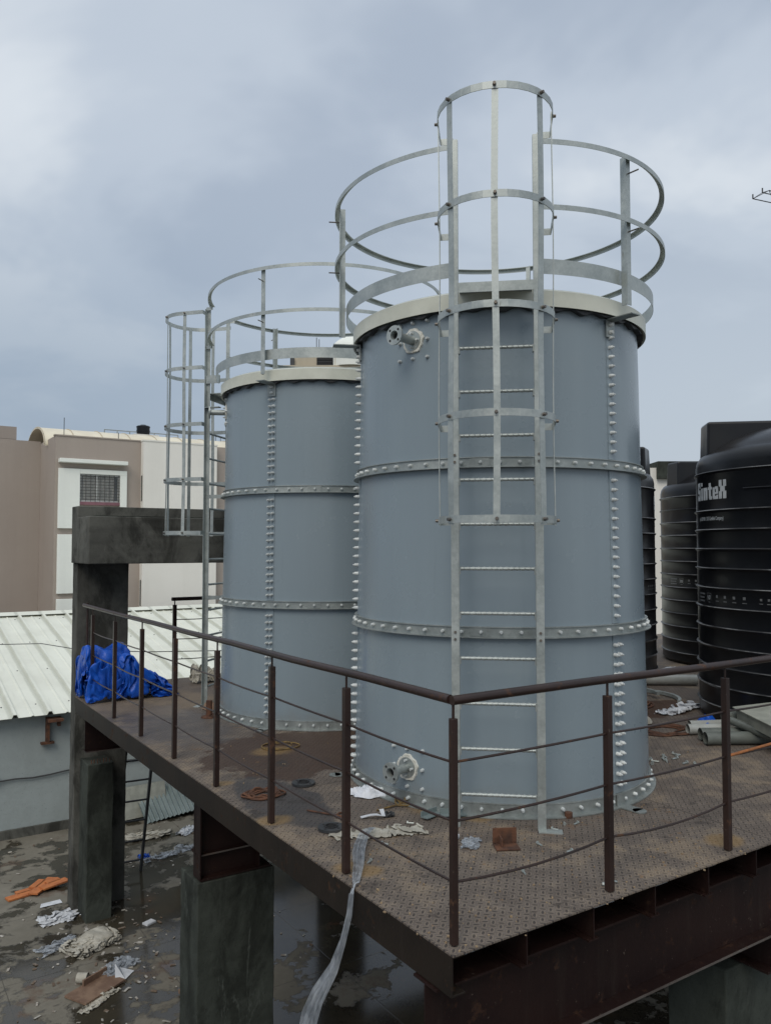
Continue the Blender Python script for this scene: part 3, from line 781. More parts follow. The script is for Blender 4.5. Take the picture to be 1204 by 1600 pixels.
GRP = 'bolted blue grey water tanks'
make_tank('larger blue grey bolted tank with caged ladder facing the viewer', (2.11, 2.12, 0), None, R(45.7), 0, [(R(-31.7), 3.15, .20, .066), (R(-33), .245, .17, .066)], False, GRP)
make_tank('farther blue grey bolted tank with its caged ladder on the left side', (2.17, 4.99, 0), None, R(-29.2), R(-109.3), [(R(-84), 3.17, .17, .066)], True, GRP, 3.388, .075)

# ------------------------------------------------------------------ black plastic tanks
def text_mesh(txt, width, height, bold=0.0):
    cu = bpy.data.curves.new('t', 'FONT'); cu.body = txt; cu.size = 1; cu.offset = bold; cu.resolution_u = 4
    o = bpy.data.objects.new('t', cu); sc.collection.objects.link(o)
    dg = bpy.context.evaluated_depsgraph_get(); me = bpy.data.meshes.new_from_object(o.evaluated_get(dg))
    vs = [v.co.copy() for v in me.vertices]; fs = [tuple(p.vertices) for p in me.polygons]
    bpy.data.objects.remove(o); bpy.data.curves.remove(cu)
    x0 = min(v.x for v in vs); x1 = max(v.x for v in vs); y0 = min(v.y for v in vs); y1 = max(v.y for v in vs)
    return [((v.x - x0) / (x1 - x0) * width, (v.y - y0) / (y1 - y0) * height) for v in vs], fs
RB = 1.2
bt = thing('plastic_water_tank', 'nearest glossy black ribbed water tank with large white lettering', 'water tank', (6.12, 1.70, 0), 0, 'black ribbed plastic water tanks')
bt.rotation_euler = (0, 0, math.atan2(CAM.x - 6.12, -(CAM.y - 1.7)))
rings = [2.48 - .193 * k for k in range(13) if k != 1]
prof = [(RB - .04, 0.0), (RB, .05)]
for z in sorted(rings):
    prof += [(RB, z - .022), (RB + .004, z - .016), (RB + .016, z - .004), (RB + .018, z), (RB + .012, z + .006), (RB + .001, z + .012), (RB, z + .02)]
prof += [(RB, 2.56), (RB - .012, 2.62), (RB - .045, 2.67), (RB - .09, 2.70), (RB - .12, 2.71)]
domez = lambda r: 2.71 + .30 * (1 - (r / 1.08) ** 2) ** .8
prof += [(r, domez(r)) for r in (1.05, .98, .9, .8, .65, .5, .35, .34)] + [(.34, 3.09), (.31, 3.11), (0, 3.13)]
m = MB(); m.lathe(prof, 128); m.build('body', 'blackpl', bt)
m = MB()
for z in rings: m.lathe([(RB + .0125, z + .0070), (RB + .0170, z + .0045), (RB + .0195, z + .0005), (RB + .0170, z - .0005)], 128)  # thin light rings added as painted highlights on the ribs
m.build('rib_highlight', 'scuff_highlight', bt)
for k, a in enumerate((R(-72), R(48), R(168))):
    Ma = Matrix.Rotation(a, 4, 'Z'); m = MB()
    wv = [(-.19, -1.145), (.19, -1.145), (.17, -.32), (-.17, -.32)]
    vt = [(-.175, -1.13), (.175, -1.13), (.16, -.32), (-.16, -.32)]
    m.add([(x, y, 2.60) for x, y in wv] + [(x, y, 3.02) for x, y in vt], [(0, 1, 5, 4), (1, 2, 6, 5), (2, 3, 7, 6), (3, 0, 4, 7), (4, 5, 6, 7), (3, 2, 1, 0)], False, Ma)
    m.build('lifting_lug', 'blackpl', bt, bevel=.025)
m = MB(); m.tube(arc(RB + .006, R(-33), R(200), 2.287, 90), .010, 8); m.build('rib', 'blackpl', bt)
def bend(vs, fs, a0, z0, name, mat, parent):
    m = MB(); m.add([((RB + .0035) * math.sin(a0 + x / RB), -(RB + .0035) * math.cos(a0 + x / RB), z0 + y) for x, y in vs], fs)
    return m.build(name, mat, parent)
# the first letter is a capital, as tall as the last; the face is heavy and squared
LET = {   # heavy block letters as strokes on a 10 x 14 cell (x0, y0, x1, y1)
 'S': [(0, 11, 10, 14), (0, 7, 4, 11), (0, 5.5, 10, 8.5), (6, 3, 10, 5.5), (0, 0, 10, 3), (6.5, 9.6, 10, 11), (0, 3, 3.5, 4.2)],
 'i': [(1, 0, 6, 9.5), (1.3, 11, 5.7, 13.6)],
 'n': [(0, 0, 4.6, 9.5), (5.6, 0, 10, 8.8), (4.6, 6.8, 9.2, 9.5)],
 't': [(2, 1, 6.6, 12.6), (0, 7.6, 8.4, 9.6), (3, 0, 8.6, 2.4)],
 'e': [(0, .8, 4.4, 8.9), (4.4, 7.4, 9.2, 9.5), (6.2, 4.6, 10, 8.6), (4.4, 3.9, 10, 5.2), (1, 0, 9.8, 2.4), (6.8, 2.4, 10, 3.2)],
 'X': [(0, 0, 4.8, 5.6), (6.4, 0, 11.2, 5.6), (0, 9, 4.6, 14), (6.6, 9, 11.2, 14), (2, 5.2, 9.2, 9.4)]}
lx = 0; vs = []; fs = []
for ch, wd in (('S', 10), ('i', 7), ('n', 10), ('t', 8.6), ('e', 10), ('X', 11.2)):
    for (xa, ya, xb, yb) in LET[ch]:
        n_ = 3
        for k in range(n_):
            o = len(vs); x_0 = xa + (xb - xa) * k / n_; x_1 = xa + (xb - xa) * (k + 1) / n_
            vs += [(lx + x_0, ya), (lx + x_1, ya), (lx + x_1, yb), (lx + x_0, yb)]; fs.append((o, o + 1, o + 2, o + 3))
    lx += wd + 1.1
vs = [(x / lx * .60, y / 14 * .185) for x, y in vs]
bend(vs, fs, R(-71), 2.205, 'lettering', 'print', bt)
vs, fs = text_mesh('(An ISO 9001 : 2015 Certified Company)', .48, .050, .02)
bend(vs, fs, R(-68), 1.985, 'lettering', 'print', bt)
m = MB()
def patch(mm, a, z, w_, h_):
    n = max(1, int(w_ / .05)); vs = []; fs = []
    for i in range(n + 1):
        aa = a + w_ / RB * i / n
        for zz_ in (z, z + h_): vs.append(((RB + .0035) * math.sin(aa), -(RB + .0035) * math.cos(aa), zz_))
    for i in range(n): fs.append((2 * i, 2 * i + 2, 2 * i + 3, 2 * i + 1))
    mm.add(vs, fs)
for base_a in (R(-86), R(-26), R(34), R(94), R(154), R(214)):
    for k in range(4): patch(m, base_a + k * .062, 1.225, .022, .022); patch(m, base_a + k * .062 - .006, 1.195, .036, .007)
    for j, l_ in enumerate((.17, .15, .16)): patch(m, base_a + .27, 1.245 - j * .036, l_, .016)
    for k in range(4): patch(m, base_a + .60 + k * .10, 1.225, .032, .028); patch(m, base_a + .595 + k * .10, 1.19, .05, .008)
    patch(m, base_a + .455, 1.262, .085, .005); patch(m, base_a + .455, 1.185, .005, .08); patch(m, base_a + .522, 1.185, .005, .08); patch(m, base_a + .475, 1.172, .04, .006)
m.build('printed_band', 'print_dim', bt)
for base_a in (R(-86), R(34), R(154)):
    vs, fs = text_mesh('10', .05, .045, .02); bend(vs, fs, base_a + .470, 1.20, 'lettering', 'print', bt)
for (x, y, lb, dr) in ((9.27, 4.59, 'black ribbed water tank farthest back, seen between the other two', R(133)), (5.91, 5.12, 'black ribbed water tank half hidden behind the larger grey tank', R(147))):
    c = copy_tree(bt); c.location = (x, y, 0); c['label'] = lb
    c.rotation_euler = (0, 0, math.atan2(CAM.x - x, -(CAM.y - y)) + dr)

# ------------------------------------------------------------------ shed on the left
sh = thing('shed', 'low shed with white ribbed metal roof and pale blue wall', 'shed')
EY, EZ, RY, RZ = 10.6, -.86, 17.0, .20
m = MB()
x0, x1 = -7.0, 15.0
def roofpt(x, t_, up): return (x, EY + (RY - EY) * t_, EZ + (RZ - EZ) * t_ + up)
xs = []; x = x0
while x < x1:
    xs += [(x, 0), (x + .18, 0), (x + .195, .012), (x + .215, .012), (x + .23, 0), (x + .41, 0), (x + .435, .050), (x + .475, .050)]; x += .5
vs = []; fs = []
NT_ = 12
for j in range(NT_ + 1):
    for (xx, up) in xs: vs.append(roofpt(xx, j / NT_, up + .004 * noise.noise(Vector((xx * .7, j, 0)))))
W_ = len(xs)
for j in range(NT_):
    for i in range(W_ - 1): fs.append((j * W_ + i, j * W_ + i + 1, (j + 1) * W_ + i + 1, (j + 1) * W_ + i))
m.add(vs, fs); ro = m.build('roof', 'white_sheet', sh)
md = ro.modifiers.new('thick', 'SOLIDIFY'); md.thickness = .006
m = MB(); k = 0; x = x0
while x < x1:
    for t_ in (.08, .36, .64, .93): 
        p_ = roofpt(x + .33, t_, .004); m.tube([p_, (p_[0], p_[1], p_[2] + .012)], .012, 6)
        p_ = roofpt(x + .46, t_, .036); m.tube([p_, (p_[0], p_[1], p_[2] + .012)], .012, 6)
    x += .5
m.build('roof_screw', 'darkgrey', ro)
m = MB(); vs = []
m.add([(x0, RY - .25, RZ + .01), (x1, RY - .25, RZ + .01), (x1, RY, RZ + .07), (x0, RY, RZ + .07), (x0, RY + .3, RZ + .0), (x1, RY + .3, RZ + .0)], [(0, 1, 2, 3), (3, 2, 5, 4)])
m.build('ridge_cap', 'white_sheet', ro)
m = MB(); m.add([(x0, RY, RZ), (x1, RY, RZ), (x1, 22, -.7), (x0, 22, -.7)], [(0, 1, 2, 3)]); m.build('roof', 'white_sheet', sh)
m = MB(); m.bb((x0 + .2, 10.80, -2.71), (x1, 10.95, EZ - .03)); m.build('wall', 'bluewall', sh)
m = MB(); m.bb((x0, 10.76, -2.71), (x1, 10.797, -2.56)); m.build('plinth', 'conc_dark', sh, bevel=.01)
for x in (.42, 2.62, -1.9):
    m = MB(); m.bb((x, 10.70, -1.30), (x + .05, 10.79, -.92)); m.bb((x - .07, 10.70, -1.33), (x + .12, 10.79, -1.30)); m.bb((x, 10.55, -.97), (x + .22, 10.79, -.93)); m.bb((x + .15, 10.60, -1.05), (x + .19, 10.7, -.97))
    m.build('eave_bracket', 'rust', sh)
m = MB(); m.tube([(-7 + .25 * k, 10.77, -1.79 + .03 * math.sin(k * .6) + .01 * math.sin(k * 2.3)) for k in range(72)], .012, 6); m.build('cable', 'darkgrey', sh)
m = MB()
for k in range(12): m.tube([(-6.5 + 1.25 * k, 10.745, -1.86), (-6.5 + 1.25 * k, 10.745, -1.72)], .013, 6)
m.build('cable_clip', 'darkgrey', sh)
m = MB(); m.tube([(-7, 10.0, .50), (-3, 10, .45), (.2, 10.0, .31), (.6, 9.2, .27), (1.2, 8.05, .33), (3.2, 7.8, .25)], .006, 6)
tag(m.build('overhead_cable', 'darkgrey'), 'thin dark cable running above the white roof to the concrete column', 'cable')

# ------------------------------------------------------------------ taupe building behind
bd = thing('apartment_building', 'taupe plaster building with white bays, window and cream vault roof', 'building')
BY = 24.0
def bpart(name, a, b, mat, par=bd, bev=0):
    q = MB(); q.bb(a, b); return q.build(name, mat, par, bevel=bev)
bpart('wall', (-9, 26.44, -2.8), (3.03, 27.2, 5.32), 'plaster_brown')
bpart('wall', (3.032, BY, -2.8), (12.5, 34, 5.25), 'plaster_brown')
bpart('parapet_cap', (3.0, BY - .03, 5.252), (8.2, BY + .2, 5.29), 'plaster_brown')
bpart('bay', (5.72, BY - .28, -2.8), (8.27, BY - .003, 5.24), 'plaster_white')
bpart('bay_cap', (5.70, BY - .30, 5.242), (8.29, BY + .05, 5.29), 'plaster_white')
bpart('sunshade', (3.12, BY - .30, 4.40), (5.22, BY - .002, 4.52), 'plaster_trim', bev=.01)
bpart('trim_panel', (3.12, BY - .12, 2.32), (3.765, BY - .002, 4.22), 'plaster_trim', bev=.01)
bpart('trim_panel', (3.7655, BY - .12, 4.07), (5.24, BY - .002, 4.22), 'plaster_trim', bev=.01)
bpart('trim_panel', (5.02, BY - .12, 2.6), (5.24, BY - .002, 4.0695), 'plaster_trim', bev=.01)
bpart('trim_panel', (3.12, BY - .12, .27), (3.765, BY - .002, 2.13), 'plaster_trim', bev=.01)
bpart('trim_panel', (3.12, BY - .12, -2.6), (3.765, BY - .002, .10), 'plaster_trim', bev=.01)
wnd = bpart('window', (3.78, BY - .03, 3.18), (5.01, BY - .004, 4.06), 'glass')
q = MB(); n = 40
vs = []; fs = []
for (xa, xb) in ((3.86, 4.27), (4.33, 4.85)):
    o = len(vs)
    for i in range(31):
        xx = xa + (xb - xa) * i / 30
        for zc in (3.22, 4.0): vs.append((xx, BY - .036 + .006 * math.sin(i * 1.9), zc))
    for i in range(30): fs.append((o + 2 * i, o + 2 * i + 2, o + 2 * i + 3, o + 2 * i + 1))
q.add(vs, fs, True); q.build('curtain', 'curtain', wnd)
q = MB()
for a, b in (((3.78, 3.18), (3.83, 4.06)), ((4.96, 3.18), (5.01, 4.06)), ((3.83, 4.01), (4.96, 4.06)), ((3.83, 3.18), (4.96, 3.23)), ((4.27, 3.23), (4.32, 4.01))):
    q.bb((a[0], BY - .065, a[1]), (b[0], BY - .0305, b[1]))
q.build('frame', 'frame_white', wnd)
q = MB()
for k in range(9): q.bb((3.77, BY - .10, 3.25 + k * .095), (5.01, BY - .088, 3.265 + k * .095))
for k in range(9): q.bb((3.80 + k * .147, BY - .088, 3.19), (3.812 + k * .147, BY - .078, 4.05))
q.build('grill', 'grill', wnd)
bpart('sill', (3.768, BY - .12, 3.08), (5.015, BY - .002, 3.178), 'maroon')
for z0 in (3.25, -.2, .1):
    if z0 == .1: continue
    bpart('slit_window', (5.80 - .09, BY - .20, z0), (5.7185, BY - .08, z0 + .85), 'glass')
# vault roof
q = MB(); nv = 18; vs = []; fs = []
VX0, VX1 = 2.9, 14.0
for i in range(nv + 1):
    t_ = PI * (1 - i / nv); yy = 26.8 + 1.6 * math.cos(t_); zv = 5.10 + .72 * math.sin(t_)
    for xx in (VX0, VX1): vs += [(xx, yy, zv), (xx, yy, zv - .04)]
for i in range(nv):
    a = i * 4; b = a + 4
    fs += [(a, b, b + 2, a + 2), (a + 1, a + 3, b + 3, b + 1), (a, a + 1, b + 1, b), (a + 2, b + 2, b + 3, a + 3)]
q.add(vs, fs, True); va = q.build('vault_roof', 'vault', bd)
q = MB()
for k in range(12):
    xx = VX0 + .02 + k * .95
    q.tube([(xx, 26.8 + 1.61 * math.cos(PI * (1 - i / nv)), 5.10 + .73 * math.sin(PI * (1 - i / nv))) for i in range(nv + 1)], .018, 6)
q.build('rib', 'plaster_beige', va)
q = MB()
for xx, yy, h in ((3.3, 24.1, .55), (5.0, 24.1, .2), (8.0, 24.1, .55), (8.9, 26.5, .9), (9.3, 26.5, .8), (9.5, 26.5, .7), (3.9, 30, 1.0)):
    q.tube([(xx, yy, 5.2), (xx, yy, 5.3 + h)], .012, 5)
q.build('rod', 'darkgrey', bd)
q = MB()
for zz_ in (6.25, 6.42): q.tube([(6.01, 30, zz_), (9.0, 30, zz_)], .02, 6)
for k in range(7): q.tube([(6.01 + k * .5, 30, 5.2), (6.01 + k * .5, 30, 6.42)], .02, 6)
q.build('roof_railing', 'galv_dull', bd)
q = MB(); q.bb((7.05, 29.5, 5.25), (8.05, 30.5, 6.28)); q.build('tank_plinth', 'plaster_white', bd)
rt = thing('rooftop_tank', 'small black rooftop water tank on the taupe building', 'water tank')
q = MB(); q.lathe([(0, 6.281), (.25, 6.281), (.26, 6.45), (.275, 6.45), (.275, 6.49), (.26, 6.49), (.26, 6.62), (.275, 6.62), (.275, 6.66), (.23, 6.69), (0, 6.70)], 28, c=(7.55, 30)); q.build('tank_body', 'blackpl', rt)
q = MB(); q.lathe([(0, 6.701), (.11, 6.701), (.11, 6.73), (0, 6.74)], 20, c=(7.55, 30)); q.build('tank_cap', 'blackpl', rt)
# far left roof structure
fl = thing('rooftop_shelter', 'arched taupe rooftop shelter at the far left', 'rooftop structure')
q = MB(); q.bb((-2, 39.7, 5.2), (4.25, 40.6, 7.0)); q.build('wall', 'plaster_brown', fl)
q = MB(); q.bb((-2, 39.69, 7.0), (4.25, 40.6, 7.6)); q.build('beam', 'plaster_brown', fl)
q = MB(); q.add([(2.0 + 1.55 * math.cos(PI * i / 16), 39.66, 6.3 + 1.0 * math.sin(PI * i / 16)) for i in range(17)] + [(2.0 + 1.55 * math.cos(PI * i / 16), 39.68, 6.3 + 1.0 * math.sin(PI * i / 16)) for i in range(17)],
      [tuple(range(17)), tuple(reversed(range(17, 34)))] + [(i, i + 17, i + 18, i + 1) for i in range(16)]); q.build('arch_panel', 'plaster_trim', fl)

# ---- buildings behind, right
def rotbox(q, o, fw, a, b):
    """box in a frame at o whose y axis points along fw (away from the viewer)"""
    fy = Vector((fw[0], fw[1], 0)).normalized(); fx = Vector((fy.y, -fy.x, 0))
    M = Matrix((( fx.x, fy.x, 0, o[0]), (fx.y, fy.y, 0, o[1]), (0, 0, 1, 0), (0, 0, 0, 1)))
    return q.bb(a, b, M)
fb = thing('stepped_building', 'beige stepped building top showing above the farther grey tank', 'building')
O = (19.0, 37.3); FW = (.55, .835)
def fbp(name, a, b, mat, par=fb):
    q = MB(); rotbox(q, O, FW, a, b); return q.build(name, mat, par)
fbp('wall', (-1.6, 0, -2.8), (8, 9, 12.05), 'plaster_beige')
fbp('upper_wall', (-.95, .3, 12.05), (1.55, 8, 12.85), 'plaster_beige')
fbp('upper_wall', (1.5, .1, 12.05), (1.545, .29, 12.6), 'plaster_beige')
for k in range(5): fbp('louvre', (.45, .22, 12.12 + k * .09), (1.4, .299, 12.15 + k * .09), 'darkgrey')
fbp('opening', (.45, .27, 12.1), (1.4, .298, 12.55), 'darkhole')
fbp('duct', (-1.05, .1, 12.05), (-.82, .29, 12.5), 'darkgrey')
q = MB(); rotbox(q, O, FW, (.35, 1, 12.8), (.39, 1.04, 13.9)); rotbox(q, O, FW, (.5, 1, 12.8), (.54, 1.04, 13.8)); q.build('rod', 'darkgrey', fb)
dm = thing('dome_tank', 'white domed rooftop tank above the beige stepped building', 'water tank')
q = MB(); q.lathe([(0, 12.06), (1.32, 12.06), (1.32, 12.7)] + [(1.32 * math.cos(PI / 2 * i / 10), 12.7 + 1.25 * math.sin(PI / 2 * i / 10)) for i in range(11)], 40, c=(21.6, 36.9)); q.build('dome', 'plaster_trim', dm)
q = MB(); q.lathe([(1.36, 12.62), (1.38, 12.66), (1.36, 12.72), (1.31, 12.72)], 40, c=(21.6, 36.9)); q.build('rim', 'plaster_trim', dm)
rb_ = thing('flat_roof_building', 'pale beige building with grey roof box between the black tanks', 'building')
q = MB(); rotbox(q, (22.9, 16.9), FW, (-1.0, 0, -2.8), (9, 8, 4.72)); q.build('wall', 'plaster_white', rb_)
q = MB(); rotbox(q, (22.9, 16.9), FW, (.1, -.2, 4.3), (8, 7, 4.95)); q.build('roof_box', 'darkgrey' if 0 else 'conc_pier', rb_)
q = MB(); rotbox(q, (22.9, 16.9), FW, (-.8, -.04, 2.6), (-.1, -.002, 3.7)); rotbox(q, (22.9, 16.9), FW, (-.8, -.04, -.4), (-.1, -.002, .7)); q.build('window', 'glass', rb_)

# ---- tower crane, only its jib tip reaches into view
cr = thing('tower_crane', 'lattice jib tip of a distant tower crane at the right edge', 'crane')
tip = Vector((54.7, 31.85, 28.6)); dj = Vector((.93, -.36, -.10)).normalized(); sd_ = Vector((.36, .93, 0)).normalized(); L_ = 34
q = MB()
b1 = tip + sd_ * .55; b2 = tip - sd_ * .55; tp = tip + Vector((0, 0, .6)) + dj * 1.0
for s0 in (b1, b2): q.tube([s0, s0 + dj * L_], .04, 5)
q.tube([tp, tp + dj * (L_ - 1.2)], .045, 5)
for k in range(17):
    a = dj * (k * 2.0)
    q.tube([b1 + a, b2 + a], .025, 4); q.tube([b1 + a, tp + a], .025, 4); q.tube([b2 + a, tp + a], .025, 4); q.tube([tp + a, b1 + a + dj * 2], .025, 4); q.tube([tp + a, b2 + a + dj * 2], .025, 4)
q.tube([b1, b1 + Vector((0, 0, .35))], .06, 4); q.tube([b2, b2 + Vector((0, 0, .35))], .06, 4)
q.build('jib', 'darkgrey', cr)
bs = tip + dj * L_
q = MB()
for sx_ in (-1, 1):
    for sy_ in (-1, 1): q.tube([(bs.x + sx_, bs.y + sy_, -2.7), (bs.x + sx_, bs.y + sy_, bs.z + 4)], .12, 5)
for k in range(17):
    z = -2.7 + k * 2
    q.tube([(bs.x - 1, bs.y - 1, z), (bs.x + 1, bs.y - 1, z + 2)], .06, 4); q.tube([(bs.x - 1, bs.y + 1, z), (bs.x - 1, bs.y - 1, z + 2)], .06, 4)
    q.tube([(bs.x + 1, bs.y + 1, z), (bs.x - 1, bs.y + 1, z + 2)], .06, 4); q.tube([(bs.x + 1, bs.y - 1, z), (bs.x + 1, bs.y + 1, z + 2)], .06, 4)
q.build('mast', 'darkgrey', cr)
q = MB(); q.tube([(bs.x, bs.y, bs.z + 4), tp + dj * 2 + Vector((0, 0, .5))], .05, 4); q.tube([tp + dj * 2, tp + dj * 2 + Vector((0, 0, .5))], .05, 4); q.build('tie_rod', 'darkgrey', cr)

